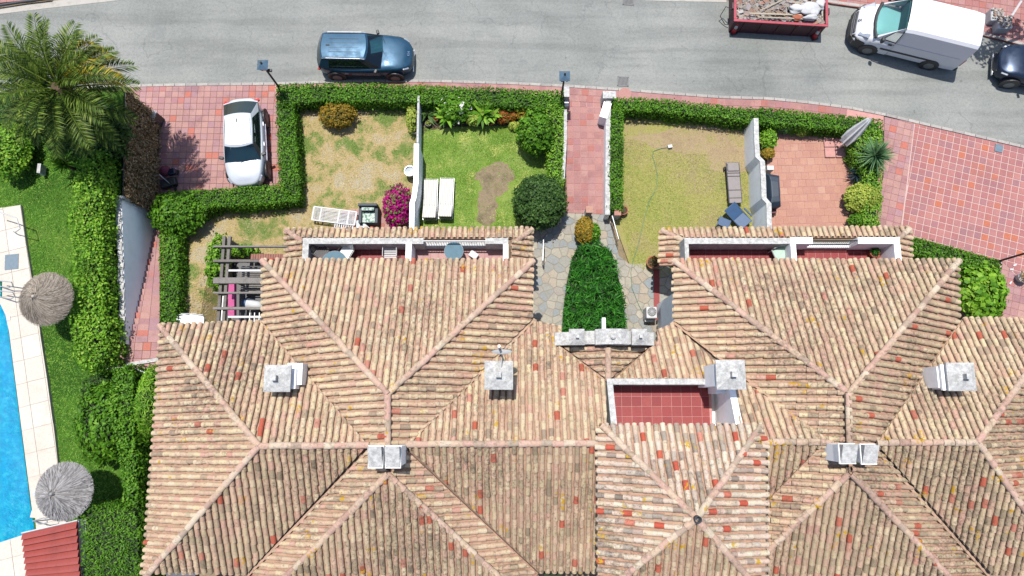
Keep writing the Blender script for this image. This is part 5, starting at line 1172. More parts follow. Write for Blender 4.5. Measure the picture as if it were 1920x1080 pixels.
# slatted chaise, wicker chair
c=P(627,405,.4); t=thing('slatted_chaise','white slatted chaise longue near the left balcony','sun lounger',(c.x,c.y,.08),-.13)
fr=MB(); 
for y in(-.31,.31): fr.box((0,y,.34),(1.95,.05,.04))
for x in(-.97,-.62,.2,.62,.97): fr.box((x,0,.345),(.06,.6,.035))
fr.build('frame',M['white_plastic'],t,local=True)
for k in range(8): MB().box((-.93+k*.04,0,.35),(.016,.56,.015)).build('slat',M['white_plastic'],t,local=True)
for k in range(9): MB().box((-.0,-.25+k*.062,.35),(1.22,.03,.015)).build('slat',M['white_plastic'],t,local=True)
for k in range(7): MB().box((.66+k*.045,0,.35),(.02,.56,.015)).build('slat',M['white_plastic'],t,local=True)
for x in(-.8,.8):
    for y in(-.28,.28): MB().box((x,y,.17),(.04,.04,.34)).build('leg',M['white_plastic'],t,local=True)
c=P(646,421,.3); t2=thing('slatted_chair','second white slatted chair half hidden by the tiled eave','chair',(c.x,c.y,.08),-.1)
for k in range(9): MB().box((-.4+k*.1,0,.3),(.05,.42,.02)).build('slat',M['white_plastic'],t2,local=True)
fr=MB().box((0,.22,.29),(.95,.04,.04)).box((0,-.22,.29),(.95,.04,.04)); fr.build('frame',M['white_plastic'],t2,local=True)
o=MB().prism(W2([(668,414),(676,412),(694,428),(668,428)],.4),.3,.42).build('cushion_sheet',M['grey_slate']); tag(o,'grey folded cover lying between the chaise and the wicker armchair','cover')
c=P(692,403,.5); t=thing('wicker_armchair','dark wicker armchair with floral cushions on the pink paving','armchair',(c.x,c.y,.08),.0)
MB().box((0,0,.18),(.74,.78,.3)).build('base',M['wicker'],t,local=True,bevel=.02)
for x in(-.36,.36): MB().box((x,-.02,.36),(.13,.8,.5)).build('arm',M['wicker'],t,local=True,bevel=.02)
MB().box((0,.36,.48),(.84,.12,.75)).build('backrest',M['wicker'],t,local=True,bevel=.02); MB().box((0,-.1,.4),(.58,.52,.12)).build('seat_cushion',M['floral'],t,local=True,bevel=.03); MB().box((0,.24,.55),(.56,.14,.42),rot=Matrix.Rotation(.3,3,'X')).build('back_cushion',M['floral'],t,local=True,bevel=.03)
# grill with cover
c=P(1450,357,.9); t=thing('covered_grill','barbecue under a dark blue cover beside the stepped white wall','barbecue',(c.x,c.y,.08))
mb=MB(); prof=[(.31,.8,.35),(.3,.82,.78),(.2,.62,1.0),(.16,.36,1.05)]
vs=[];
for a,b,z in prof: vs+=[(-a,-b,z),(a,-b*.9,z),(a+.02,b*.86,z),(-a,b,z)]
mb.add(vs,[(4*i+k,4*i+(k+1)%4,4*i+4+(k+1)%4,4*i+4+k) for i in range(3) for k in range(4)]+[(12,13,14,15)]); mb.build('cover',M['bbq'],t,local=True,bevel=.03); MB().box((0,-.35,.2),(.5,1.1,.38)).build('cabinet',M['bbq2'],t,local=True)
for y in(-.6,.6): MB().lathe((.2,y,.07),[(.001,-.02),(.07,-.02),(.07,.02),(.001,.02)],10,axis=Matrix.Rotation(math.pi/2,3,'Y')).build('wheel',M['blackp'],t,local=True)
o=MB().box(P(1441,318,.4),(.3,.2,.5)).build('white_planter',M['white_plastic']); tag(o,'small white box between the orange shrub and the covered grill','planter')
# closed parasol with slab base
c=P(1566,276,.15); t=thing('closed_parasol','closed white cantilever parasol leaning over a slab base on the patio','parasol',(c.x,c.y,.08))
for i in(0,1):
    for j in(0,1): MB().box((-.25+i*.5,-.25+j*.5,.05),(.48,.48,.08)).build('base_slab',M['grout_light'],t,local=True,bevel=.03)
top=P(1618,236,2.5)-Vector((c.x,c.y,.08)); b0_=Vector((.06,-.12,.1)); top=Vector((.35,.3,2.6)); MB().tube([b0_,Vector((b0_.x,b0_.y,1.0)),top],.03).build('pole',M['galv'],t,local=True)
mb=MB(); seg=14
def fold(k,r): return r*(1.35 if k%2 else .62)
lo=Vector((.12,0,.75)); dirp=(top-lo); d_=dirp.normalized(); a_=d_.orthogonal().normalized(); b_=d_.cross(a_); rings=[(0,.2),(.25,.22),(.5,.19),(.72,.14),(.9,.1),(1.0,.03)]
vs=[]
for f,r_ in rings:
    for k in range(seg): an=2*math.pi*k/seg; vs.append(lo+dirp*f+a_*math.cos(an)*fold(k,r_)+b_*math.sin(an)*fold(k,r_))
mb.add(vs,[(i*seg+k,i*seg+(k+1)%seg,(i+1)*seg+(k+1)%seg,(i+1)*seg+k) for i in range(5) for k in range(seg)]); mb.build('canopy',M['white_cloth'],t,local=True)
# pergola
pg=thing('pergola','weathered grey timber pergola beside the left tiled roof','pergola',P(450,530,.3))
for y,x1,hh,mt in ((462,535,.07,'wood'),(489,492,.1,'wood'),(526,492,.24,'wood'),(549,492,.07,'wood'),(578,490,.1,'wood')):
    a,b=P(400,y,2.75),P(x1+8,y,2.75); MB().prism([(a.x,a.y-hh/2),(b.x,a.y-hh/2),(b.x,a.y+hh/2),(a.x,a.y+hh/2)],2.62,2.78).build('beam',M[mt],pg)
for y in (507,594): a,b=P(427,y,2.6),P(498,y,2.6); MB().prism([(a.x,a.y-.04),(b.x,a.y-.04),(b.x,a.y+.04),(a.x,a.y+.04)],2.52,2.6).build('beam',M['white_plastic'],pg,label='white painted beam')
for x in(420,430): a,b=P(x,443,2.6),P(x-3,606,2.6); MB().prism([(a.x-.06,b.y),(a.x+.06,b.y),(a.x+.06,a.y),(a.x-.06,a.y)],2.46,2.6).build('plate_beam',M['wood'],pg)
for y in(450,520,600): q=P(426,y,2.4); MB().box((q.x,q.y,1.25),(.12,.12,2.4)).build('post',M['wood'],pg)
bush(410,493,.1,.42,1.15,1.5,'bright green climber at the left foot of the pergola',cat='climber',mat='hedge2',leaf=.13,n=1500,amp=.2)
bush(452,470,.1,.75,.25,.9,'bright green climber at the top end of the pergola',cat='climber',mat='hedge2',leaf=.12,n=700,amp=.2)
# things under the pergola
fl=MB().prism(W2([(436,490),(545,490),(545,640),(436,640)],.09),-.02,.09).build('pergola_shade_floor',M['blackp']); tag(fl,kind='structure')  # black floor colour stands in for the shade under the pergola
t=thing('brick_wall','low brick garden wall behind the pergola','wall',P(500,484,.8))
a=P(470,481,.8);b=P(536,481,.8)
n=14
for k in range(n): MB().box((a.x+(b.x-a.x)*(k+.5)/n,a.y,.75),((b.x-a.x)/n-.015,.24,.1)).build('brick',M['brickred'],t)
MB().box(((a.x+b.x)/2,a.y,.35),(b.x-a.x,.2,.7)).build('wall_body',M['bbq2'],t)
t=thing('slatted_table','dark slatted table in the shade of the pergola','table',P(468,520,.75))
a=P(452,500,.75);b=P(492,550,.75)
for k in range(14): y=a.y+(b.y-a.y)*k/14; MB().box(((a.x+b.x)/2,y,.74),(abs(b.x-a.x),.05,.03)).build('slat',M['wood'],t)
for x in (a.x+.08,b.x-.08):
    for y in (a.y-.08,b.y+.1): MB().box((x,y,.36),(.05,.05,.72)).build('leg',M['iron'],t)
o=MB().prism(W2([(429,528),(440,528),(440,592),(428,592)],1.1),.9,1.15).build('magenta_towel',M['pinkwall']); tag(o,'magenta cloth hanging along the pergola edge','cloth')
o=MB().prism(W2([(412,555),(420,555),(424,600),(408,602)],.6),.3,.62).build('pale_towel',M['white_cloth']); tag(o,'pale crumpled cloth at the lower left corner of the pergola','cloth')
mb=MB(); a=P(456,567,.9);b=P(494,574,.9); mb.tube([a,a+(b-a)*.15,a+(b-a)*.6,b],[.1,.22,.2,.16],10); o=mb.build('paddle_board',M['white_plastic'],smooth=True); tag(o,'white and blue board lying under the pergola','board')
mb=MB(); mb.tube([a-Vector((.02,0,0)),a+(b-a)*.12,a+(b-a)*.2],[.11,.225,.23],10); c_=mb.build('blue_tip',M['bluepl'],o,smooth=True)
t=thing('shaded_rack','pale rack under the lowest pergola beams','rack',P(470,598,.8))
for k in range(6): q=P(450+k*9,597,.8); MB().box((q.x,q.y,.8),(.03,.5,.04)).build('bar',M['galv'],t)
# stacked chairs
t=thing('stacked_chairs','stack of grey folded garden chairs at the corner of the left roof','chairs',P(350,598,1.5))
for k,(px,py) in enumerate(((333,600),(346,598),(360,598),(372,600))):
    q=P(px,py,2.1); MB().box((q.x,q.y,2.0),(.36,.42,.05),rot=Matrix.Rotation(.25,3,'Y')).build('seat',M['galv'],t,bevel=.02)
    tb=MB(); tb.tube([(q.x-.16,q.y-.2,1.4),(q.x-.16,q.y+.22,2.1),(q.x+.16,q.y+.22,2.12),(q.x+.16,q.y-.2,1.4)],.018,5); tb.build('frame',M['white_plastic'],t)
# ---- balcony furniture
def round_table(px,py,z,r,label,mat='tableglass'):
    c=P(px,py,z+.7); t=thing('round_table',label,'table',(c.x,c.y,z+.01)); MB().lathe((0,0,.68),[(.001,0),(r,0),(r,.03),(.001,.03)],32).build('tabletop',M[mat],t,local=True)
    MB().lathe((0,0,.0),[(.001,.02),(.2,.02),(.2,0)],16).build('foot',M['iron'],t,local=True); MB().tube([(0,0,.02),(0,0,.68)],.03).build('column',M['iron'],t,local=True)
    MB().tube([(r*math.cos(2*math.pi*k/32),r*math.sin(2*math.pi*k/32),.695) for k in range(33)],.014,5).build('rim',M['galv'],t,local=True)
M['bluegrey']=plain('blue_grey_top',lin((112,142,156)),.8,var=.08,spec=.1)
round_table(851,471,3.0,.37,'round pale blue table on the right half of the left balcony','bluegrey'); round_table(627,494,3.0,.5,'round blue-green table half hidden by the eave on the left balcony','bluegrey')
def chair(px,py,z,rz,label,seatm,fm,slats=0,group=None):
    c=P(px,py,z+.45); t=thing('chair',label,'chair',(c.x,c.y,z+.01),rz,group); 
    for x in(-.24,.24):
        for y in(-.22,.24): MB().tube([(x,y,0),(x,y*.9,.44)],.016,5).build('leg',M[fm],t,local=True)
    MB().tube([(-.25,.24,.44),(-.25,-.24,.44),(.25,-.24,.44),(.25,.24,.44)],.016,5).build('seat_frame',M[fm],t,local=True)
    MB().tube([(-.25,.24,.44),(-.25,.38,.95),(.25,.38,.95),(.25,.24,.44)],.018,5).build('back_frame',M[fm],t,local=True)
    if slats:
        for k in range(7): MB().box((0,-.2+k*.07,.45),(.48,.04,.015)).build('slat',M[seatm],t,local=True)
        for k in range(5): MB().box((0,.27+k*.025,.54+k*.09),(.48,.02,.04)).build('slat',M[seatm],t,local=True)
    else:
        MB().box((0,0,.46),(.48,.48,.04)).build('seat',M[seatm],t,local=True,bevel=.02); MB().box((0,.31,.7),(.46,.04,.46),rot=Matrix.Rotation(-.27,3,'X')).build('backrest',M[seatm],t,local=True,bevel=.02)
    for x in(-.27,.27): MB().tube([(x,.3,.68),(x,-.2,.66),(x,-.22,.44)],.016,5).build('armrest',M[fm],t,local=True)
    return t
chair(604,474,3.0,.9,'black openwork chair in the left corner of the left balcony','blackmetal','blackmetal',1); chair(649,474,3.0,-.5,'chair with white cushion beside the blue-green table on the left balcony','white_cloth','blackmetal'); chair(732,473,3.0,0,'white slatted chair near the divider of the left balcony','white_plastic','white_plastic',1)
chair(1462,476,3.0,-1.2,'pale green folding chair against the divider of the right balcony','mint','white_plastic')
o=MB().box(P(888,478,3.2),(.34,.25,.1),rz=-.6).build('folded_stool',M['white_plastic']); tag(o,'folded white stool on the left balcony, right of the round pale table','stool')
# ---- street lamps
def lamp(hx,hy,bx_,by_,label,zb=1.2,zt=2.6):
    h_=P(hx,hy,zt); b=P(bx_,by_,zb); t=thing('street_lamp',label,'street lamp',(b.x,b.y,zb-1.1),0,'lantern lamps along the hedges')
    MB().tube([(b.x,b.y,zb-1.1),(b.x,b.y,zt+1.0-1.0),(b.x,b.y,zt)],.045,8).build('pole',M['iron'],t); h_=Vector((b.x,b.y,zt))
    MB().tube([h_+Vector((0,0,-.1)),h_+Vector((0,0,.05))],.03).build('neck',M['iron'],t)
    mb=MB(); mb.add([h_+Vector((x,y,z)) for x,y,z in ((-.1,-.1,.05),(.1,-.1,.05),(.1,.1,.05),(-.1,.1,.05),(-.19,-.19,.38),(.19,-.19,.38),(.19,.19,.38),(-.19,.19,.38))],[(0,1,5,4),(1,2,6,5),(2,3,7,6),(3,0,4,7),(3,2,1,0)]); mb.build('lantern_glass',M['tableglass'],t)
    mb=MB(); mb.add([h_+Vector((x,y,z)) for x,y,z in ((-.23,-.23,.385),(.23,-.23,.385),(.23,.23,.385),(-.23,.23,.385),(0,0,.56))],[(0,1,4),(1,2,4),(2,3,4),(3,0,4),(3,2,1,0)]); mb.build('lantern_roof',M['lampblue'],t); MB().lathe(h_+Vector((0,0,.53)),[(.05,0),(.05,.06),(.001,.1)],8).build('finial',M['iron'],t)
    tb=MB()
    for x in(-1,1):
        for y in(-1,1): tb.tube([h_+Vector((x*.1,y*.1,.05)),h_+Vector((x*.2,y*.2,.39))],.012,4)
    tb.build('lantern_frame',M['iron'],t)
    return t
t=lamp(497,128,519,158,'lantern lamp at the left end of the roadside hedge, above the driveway',1.2,2.6); lamp(1057,145,1054,172,'lantern lamp at the road end of the pink entrance path',1.2,2.3); lamp(1915,477,1878,488,'lantern lamp at the right edge over the gridded pavement',1.1,2.5)
b=P(519,158,1.2); MB().box((b.x+.22,b.y-.12,2.72),(.18,.1,.1)).build('camera_box',M['iron'],t)
# floodlight box beside driveway
c=P(288,219,.7); t=thing('post_box','slanted white and black box standing at the creeper wall by the driveway','box',(c.x,c.y,.1),-.25); MB().box((0,0,.35),(.3,.42,.7)).build('body',M['iron'],t,local=True,bevel=.02); MB().box((-.02,.02,.72),(.3,.44,.03)).build('lid',M['white_plastic'],t,local=True)
# items in driveway corner: golf-like bags
t=thing('pushchair','folded dark pushchair with maroon hood in the shaded driveway corner','pushchair',P(313,330,.2)); q=P(306,318,.7)
hood=MB().lathe((q.x,q.y,.5),[(.001,.24),(.16,.2),(.24,.08),(.26,0)],14); hood.build('hood',plain('maroon_fabric',lin((120,40,64)),.8),t,smooth=True); MB().box((q.x+.3,q.y-.05,.5),(.36,.28,.25),rz=.2).build('bag',M['navy_paint'],t,bevel=.04)
MB().box((q.x+.1,q.y-.5,.3),(.7,.4,.3),rz=.3).build('seat',M['blackp'],t,bevel=.05)
for x,y in((-.2,-.6),(.35,-.7),(-.15,.1),(.4,.05)): MB().lathe((q.x+x,q.y+y,.16),[(.001,-.02),(.13,-.02),(.13,.02),(.001,.02)],12,axis=Matrix.Rotation(math.pi/2,3,'Y')).build('wheel',M['rubber'],t)
MB().tube([(q.x-.25,q.y-.6,.3),(q.x-.45,q.y-.35,.85),(q.x-.05,q.y-.3,.9),(q.x+.3,q.y-.65,.3)],.02).build('handle',M['steel'],t)
# ================================================================== POOL THINGS
def parasol(px,py,z,r,label,mat,seed,twist=0,group='thatched parasols by the pool'):
    rr_=np.random.default_rng(seed); c=P(px,py,z-.62); t=thing('thatched_parasol',label,'parasol',(c.x,c.y,ZP+.16),0,group)
    MB().tube([(0,0,0),(0,0,z-ZP-.3)],.05).build('pole',M['bark'],t,local=True)
    top=z-ZP-.16; MB().lathe((0,0,0),[(r*.97,top-.75),(r*.5,top-.38),(.001,top-.06)],24).build('frame',M['thatch'],t,local=True)
    N=3400; a=rr_.uniform(0,2*math.pi,N); f=rr_.uniform(.02,1,N)**.6; L=.42
    v=[]
    R=r*f; zz=top-.72*f**1.1+rr_.normal(0,.012,N); R2=np.minimum(R+L*rr_.uniform(.5,1,N),r*rr_.uniform(.97,1.07,N)); z2=top-.72*(R2/r)**1.1+rr_.normal(0,.02,N)+.03; a2=a+twist+rr_.normal(0,.04,N)
    w=.011
    p0=np.stack([R*np.cos(a),R*np.sin(a),zz],1); p1=np.stack([R2*np.cos(a2),R2*np.sin(a2),z2],1); sd=np.stack([-np.sin(a),np.cos(a),np.zeros(N)],1)*w
    vs=np.stack([p0-sd,p0+sd,p1+sd*.8,p1-sd*.8],1).reshape(-1,3); me=bpy.data.meshes.new('thatch'); me.from_pydata(vs.tolist(),[],[(4*i,4*i+1,4*i+2,4*i+3) for i in range(N)]); me.materials.append(M[mat]); me.update()
    link('thatch',me,t,kind='stuff'); MB().lathe((0,0,top-.02),[(.09,-.06),(.05,.05),(.001,.07)],10).build('cap',M[mat],t,local=True)
parasol(83,560,5.1,1.0,'brown thatched parasol with swirled reeds at the upper pool deck','thatch',5,.35); parasol(117,922,5.1,1.0,'grey thatched parasol at the lower end of the pool','thatch2',6,0)
def pipe(label,pts,z,name='pool_handrail'):
    o=MB().tube([P(a,b,zz+ZD) for (a,b),zz in zip(pts,z)],.022,6).build(name,M['galv']); tag(o,label,'handrail'); return o
pipe('bent grey handrail at the top right corner of the pool deck',[(-20,392),(0,398),(31,409),(38,429),(28,436),(25,434)],[.9,.9,.9,.85,.2,.05]); 
pipe('upper looped steel rail of the pool ladder',[(-6,526),(22,529),(24,536),(15,540),(-4,536)],[.5,.6,.5,.3,0]); pipe('lower looped steel rail of the pool ladder',[(-6,545),(24,548),(28,556),(20,561),(-2,556)],[.5,.6,.5,.3,0]); pipe('looped steel rail at the lower pool corner',[(62,977),(82,971),(89,974),(88,980),(76,983),(63,977)],[.1,.5,.6,.6,.5,.0])
for px,py,w_,lab,m_ in ((22,491,.55,'square grey hatch in the pool deck','grey_slate'),(16,597,.14,'small grey skimmer lid near the top of the pool edge','galv'),(64,926,.14,'small grey skimmer lid near the bottom of the pool edge','galv')):
    o=MB().box(P(px,py,ZD+.01),(w_,w_*1.15,.02),rz=.1).build('hatch' if w_>.3 else 'skimmer_lid',M[m_]); tag(o,lab,'hatch')
o=MB().prism(W2([(56,994),(66,992),(69,1000),(60,1004)],ZP+.1),ZP-.1,ZP+.14).build('blue_step',M['bluepl']); tag(o,'small dark blue step at the lower pool corner','step')
# concrete post on pool lawn
o=MB().box(P(78,318,ZP+.3),(.14,.4,.35)).build('white_post',M['worn']); tag(o,'short white post beside the yucca below the palm','post')
o=MB().prism(W2([(20,181),(45,181),(45,187),(20,187)],ZP+.2),ZP,ZP+.25).build('white_slab',M['worn']); tag(o,'pale slab edge glimpsed under the palm fronds','slab')
# red metal roof
t=thing('pump_house','low shed with ribbed red metal roof at the bottom left','shed',P(95,1040,ZP)); zr_=ZP+1.6
q=[P(42,1001,zr_),P(145,977,zr_+.1),P(154,1125,zr_+.3),P(56,1125,zr_+.2)]
MB().add([*(v-Vector((0,0,.03)) for v in q)],[(3,2,1,0)]).build('roof_deck',M['redroof'],t)
MB().prism([(v.x*.97+.0,v.y*.97) for v in q],ZP,zr_-.3).build('wall',M['render'],t)
u=(q[1]-q[0]); dwn=(q[3]-q[0]); nrow=11
for k in range(nrow):
    a=q[0]+dwn*(k/nrow); b=q[1]+(q[2]-q[1])*(k/nrow); a2=q[0]+dwn*((k+.97)/nrow); b2=q[1]+(q[2]-q[1])*((k+.97)/nrow); npan=5
    for j in range(npan):
        A0_=a+(b-a)*(j/npan);A1_=a+(b-a)*((j+.995)/npan);B0_=a2+(b2-a2)*(j/npan);B1_=a2+(b2-a2)*((j+.995)/npan); up=Vector((0,0,.11)); lo_=Vector((0,0,.0))
        m1=(A0_*.35+B0_*.65);m2=(A1_*.35+B1_*.65)
        MB().add([A0_+lo_,A1_+lo_,m2+up*.7,m1+up*.7,B1_+up,B0_+up,B1_+lo_*0,B0_+lo_*0],[(3,2,1,0),(5,4,2,3),(7,6,4,5)]).build('roof_panel',M['redroof'],t)
MB().tube([q[0]+Vector((-.02,.03,.02)),q[1]+Vector((.02,.03,.02))],.03,5).build('edge_trim',M['white_plastic'],t)
# dark slab painting the shade in the gap under the lower eave
o=MB().prism(W2([(1020,1072),(1054,1072),(1054,1090),(1020,1090)],4.0),3.6,4.0).build('eave_shade',M['core']); tag(o,'dark slab painted as shade in the gap below the lower eave','canopy')
# ================================================================== VEHICLES
def outline(L,W,ef,er,n=44,nose=0.0):
    pts=[]
    for k in range(n):
        a=2*math.pi*(k+.5)/n; c,s_=math.cos(a),math.sin(a); e=ef if c>0 else er
        pts.append((L/2*math.copysign(abs(c)**(2/e),c),W/2*math.copysign(abs(s_)**(2/4.5 if c<0 else 2/4.0),s_)))
    return pts
def wheel(t,x,y,r,side,w=.21):
    ax=Matrix.Rotation(math.pi/2,3,'X'); c=(x,y,r)
    wh=MB().lathe(c,[(r*.62,-w/2),(r*.95,-w/2),(r,-w/2+.03),(r,w/2-.03),(r*.95,w/2),(r*.62,w/2)],24,axis=ax).build('wheel',M['rubber'],t,local=True,smooth=False)
    MB().lathe((x,y+side*(w/2-.03),r),[(.001,-.02),(r*.64,-.02),(r*.64,.02),(.001,.02)],20,axis=ax).build('hub',M['blackp'],wh,local=True)
    mb=MB()
    for k in range(5):
        a=2*math.pi*k/5+.3; mb.box((x+math.cos(a)*r*.33,y+side*(w/2+.0),r+math.sin(a)*r*.33),(r*.62,.025,r*.14),rot=Matrix.Rotation(-a,3,'Y'))
    mb.lathe((x,y+side*(w/2),r),[(r*.56,-.02),(r*.64,-.02),(r*.64,.02),(r*.56,.02)],20,axis=ax)
    mb.build('rim',M['rim'],wh,local=True)
def car(label,cat,loc,rz,Lc,Wc,Hc,paint,belt=.92,hoodz=.98,noseZ=.74,ws0=.28,ws1=.05,rw0=-.46,rw1=-.38,gw=.86,roofw=.66,trunkz=None,name='parked_car',rails=True,roofmat=None,ef=3.0,er=3.6,emblem=None,group=None,rear_over=.06,glassroof=False):
    t=thing(name,label,cat,loc,rz,group); ol=outline(Lc,Wc,ef,er,64); n=len(ol)
    def topz(x):
        u=x/Lc
        if u>ws0-.02: f=(u-ws0+.02)/(.5-ws0+.02); return belt+(hoodz-belt)*(1-f)**.5*0+ (hoodz-belt) - (hoodz-noseZ)*f**2.2
        if u<rw0: return (trunkz or belt)-.06
        return belt+ (hoodz-belt)*max(0,1-(ws0-.02-u)/.3)*.9
    mb=MB(); rings=[]
    for (z,sc,ins) in ((.2,.965,.06),(.34,1.0,.01),(.55,1.0,0),(.72,.995,.0)):
        rings.append([(x*sc if abs(x)>Lc*.3 else x,y-math.copysign(ins,y),z) for x,y in ol])
    rings.append([(x*.985,y*.985,min(topz(x)-.02,belt)) for x,y in ol]); rings.append([(x*.955,y*.93,topz(x)+.02) for x,y in ol])
    rings.append([(x*.90,y*.76,topz(x*.95)+.055) for x,y in ol]); rings.append([(x*.86,y*.4,topz(x*.92)+.085) for x,y in ol])
    vs=[v for r in rings for v in r]; fs=[]
    for i in range(len(rings)-1):
        for k in range(n): k2=(k+1)%n; fs.append((i*n+k,i*n+k2,(i+1)*n+k2,(i+1)*n+k))
    b=(len(rings)-1)*n; h_=n//2  # cap across
    order=list(range(n)) # pair k with n-1-k
    for k in range(n//2-1): fs.append((b+k,b+k+1,b+n-2-k,b+n-1-k))
    fs.append(tuple(range(n))[::-1]); mb.add(vs,fs); mb.build('body',M[paint],t,local=True,smooth=True)
    # greenhouse
    F0,F1,R1,R0=Lc*ws0,Lc*ws1,Lc*rw1,Lc*rw0; gz=hoodz+.03; rzp=Hc; nn=8
    bow=lambda v,a:-(v*v)*a
    def ring(xf,xr,w,z,bf,br,crown=0):
        p=[]
        for k in range(nn+1): v=1-2*k/nn; p.append((xf+bow(v,bf),v*w/2*1.0,z-0))      # front from left(+y) to right
        m=6
        for k in range(1,m): f=k/m; p.append((xf-bf+(xr+br-xf+bf)*f,-w/2*(1+.03*math.sin(math.pi*f)),z))
        for k in range(nn+1): v=-1+2*k/nn; p.append((xr-bow(v,br),v*w/2*.97,z))
        for k in range(1,m): f=k/m; p.append((xr+br+(xf-bf-xr-br)*f,w/2*(1+.03*math.sin(math.pi*f)),z))
        return p
    A_=ring(F0,R0,Wc*gw,gz-.03,.16,.12); B_=ring(F1,R1,Wc*roofw,rzp-.05,.10,.08); C_=ring(F1-.05,R1+.05,Wc*roofw*.9,rzp-.012,.10,.08)
    N=len(A_)
    def quadset(name,idx,mat,s0=.0,s1=1.,push=0,sm=False):
        mb=MB()
        for k in idx:
            k2=(k+1)%N; a,b2,c,d=[Vector(v) for v in (A_[k],A_[k2],B_[k2],B_[k])]
            mb.add([a.lerp(d,s0),b2.lerp(c,s0),b2.lerp(c,s1),a.lerp(d,s1)],[(0,3,2,1)])
        return mb.build(name,M[mat],t,local=True,smooth=sm)
    fr=list(range(0,nn)); sR=list(range(nn,nn+6)); re=list(range(nn+6,nn+6+nn)); sL=list(range(nn+6+nn,N))
    quadset('windscreen',fr,'glass',.06,.96); quadset('windscreen_trim',fr,'blackp',0,.06); quadset('roof_edge',fr,paint,.96,1)
    quadset('rear_window',re,'darkglass',.08,.95); quadset('rear_trim',re,paint,0,.08); quadset('rear_roof_edge',re,paint,.95,1)
    for sd in (sR,sL):
        q=sd if sd is sR else sd[::-1]
        quadset('side_sill',sd,'blackp' if paint!='silver_paint' else 'chrome',0,.08); quadset('roof_side',sd,paint,.9,1)
        quadset('pillar',[q[0]],'blackp',.08,.9); quadset('side_window',[q[1],q[2]],'darkglass',.08,.9); quadset('side_window',[q[3],q[4]],'darkglass',.08,.9); quadset('pillar',[q[5]],paint,.08,.9)
    mb=MB(); vs=B_+C_; mb.add(vs,[(k,(k+1)%N,N+(k+1)%N,N+k) for k in range(N)][::1]); 
    # roof cap strips with crown
    f_=[C_[k] for k in range(nn+1)]; r_=[C_[nn+6+nn-k] for k in range(nn+1)]; ns=6; g_=[]
    for i in range(ns+1):
        u=i/ns
        for k in range(nn+1):
            v=1-2*k/nn; p=Vector(f_[k]).lerp(Vector(r_[k]),u); p.z+=.035*(1-v*v)*(1-(2*u-1)**4*.6)+.0; g_.append(p)
    b=len(mb.v); mb.add(g_,[(i*(nn+1)+k,i*(nn+1)+k+1,(i+1)*(nn+1)+k+1,(i+1)*(nn+1)+k) for i in range(ns) for k in range(nn)])
    mb.build('roof_panel',M[roofmat or paint],t,local=True,smooth=True)
    # interior
    MB().box((F0-.5,0,gz-.1),(.62,Wc*.76,.12)).build('dashboard',M['dash'],t,local=True,bevel=.03); MB().box((-.2,0,gz-.28),(Lc*.55,Wc*.76,.06)).build('cabin_floor',M['interior'],t,local=True)
    for x in(F0-1.25,F0-2.0):
        for y in(-.36,.36): MB().box((x-.18,y,gz+.0),(.14,.44,.6)).box((x+.08,y,gz-.2),(.5,.44,.12)).build('seat',M['seat'],t,local=True,bevel=.03)
    MB().lathe((F0-.86,.36,gz-.02),[(.16,-.012),(.185,0),(.16,.012)],16,axis=Matrix.Rotation(math.radians(-60),3,'Y')).build('steering_wheel',M['blackp'],t,local=True)
    for y in(-1,1):
        MB().box((F0-.42,y*(Wc/2+.05),gz+.0),(.13,.2,.12),rz=y*.3).build('mirror',M['blackp'],t,local=True,bevel=.03)
        wheel(t,Lc*.31,y*(Wc/2-.085),.34,y); wheel(t,-Lc*.3,y*(Wc/2-.085),.34,y)
        for xx in (Lc*.31,-Lc*.3): MB().lathe((xx,y*(Wc/2-.0),.36),[(.001,-.03),(.42,-.03),(.42,.008),(.001,.008)],24,axis=Matrix.Rotation(math.pi/2,3,'X')).build('wheel_arch',M['blackp'],t,local=True)
        hx=Lc*.455; MB().box((hx-.1,y*Wc*.37,noseZ-.0),(.3,.15,.06),rz=-y*.45,rot=Matrix.Rotation(-y*.5,3,'Z')@Matrix.Rotation(.35,3,'Y')).build('headlight',M['lamp_glass'],t,local=True,bevel=.03)
        MB().box((-Lc*.455,y*Wc*.36,belt-.12),(.12,.3,.1),rz=y*.35).build('tail_light',M['red_lens'],t,local=True,bevel=.02)
        MB().tube([(x_,y*(Wc/2+.005),.52) for x_ in (-.9,-.2,.9)],.02,5).build('door_trim',M['chrome' if paint=='silver_paint' else 'blackp'],t,local=True)
        for x in(-.75,.2): MB().box((x,y*(Wc/2+.005),.8),(.18,.03,.03)).build('door_handle',M[paint],t,local=True)
        if rails: MB().tube([(F1-.1,y*Wc*roofw*.5,Hc-.04),(F1-.3,y*Wc*roofw*.5,Hc+.01),(R1+.3,y*Wc*roofw*.49,Hc+.01),(R1+.1,y*Wc*roofw*.48,Hc-.04)],.018,6).build('roof_rail',M['chrome'],t,local=True)
    MB().box((Lc*.487,0,.5),(.06,Wc*.52,.2)).build('grille',M['blackp'],t,local=True,bevel=.02); MB().box((Lc*.493,0,.3),(.05,Wc*.6,.1)).build('bumper_trim',M['chrome'],t,local=True,bevel=.02)
    for y in (-.3,.25): MB().tube([(F0+.02,y,gz+.02),(F0-.16,y+.42,gz+.1)],.009,4).build('wiper',M['blackp'],t,local=True)
    MB().box((R1+.35,0,Hc+.04),(.16,.03,.06)).build('antenna_fin',M['blackp'],t,local=True)
    for y in (-.32,-.12,.12,.32) if roofmat is None and paint=='blue_paint' else ((0,) if paint=='silver_paint' else ()): MB().box((.5*(F1+R1)-.0,y,Hc+.024),((F1-R1)*.62,.012,.006)).build('roof_groove',M['blackp'],t,local=True)
    MB().box((-Lc*.497,0,.55),(.02,.5,.11)).build('number_plate',M['white_plastic'],t,local=True)
    return t
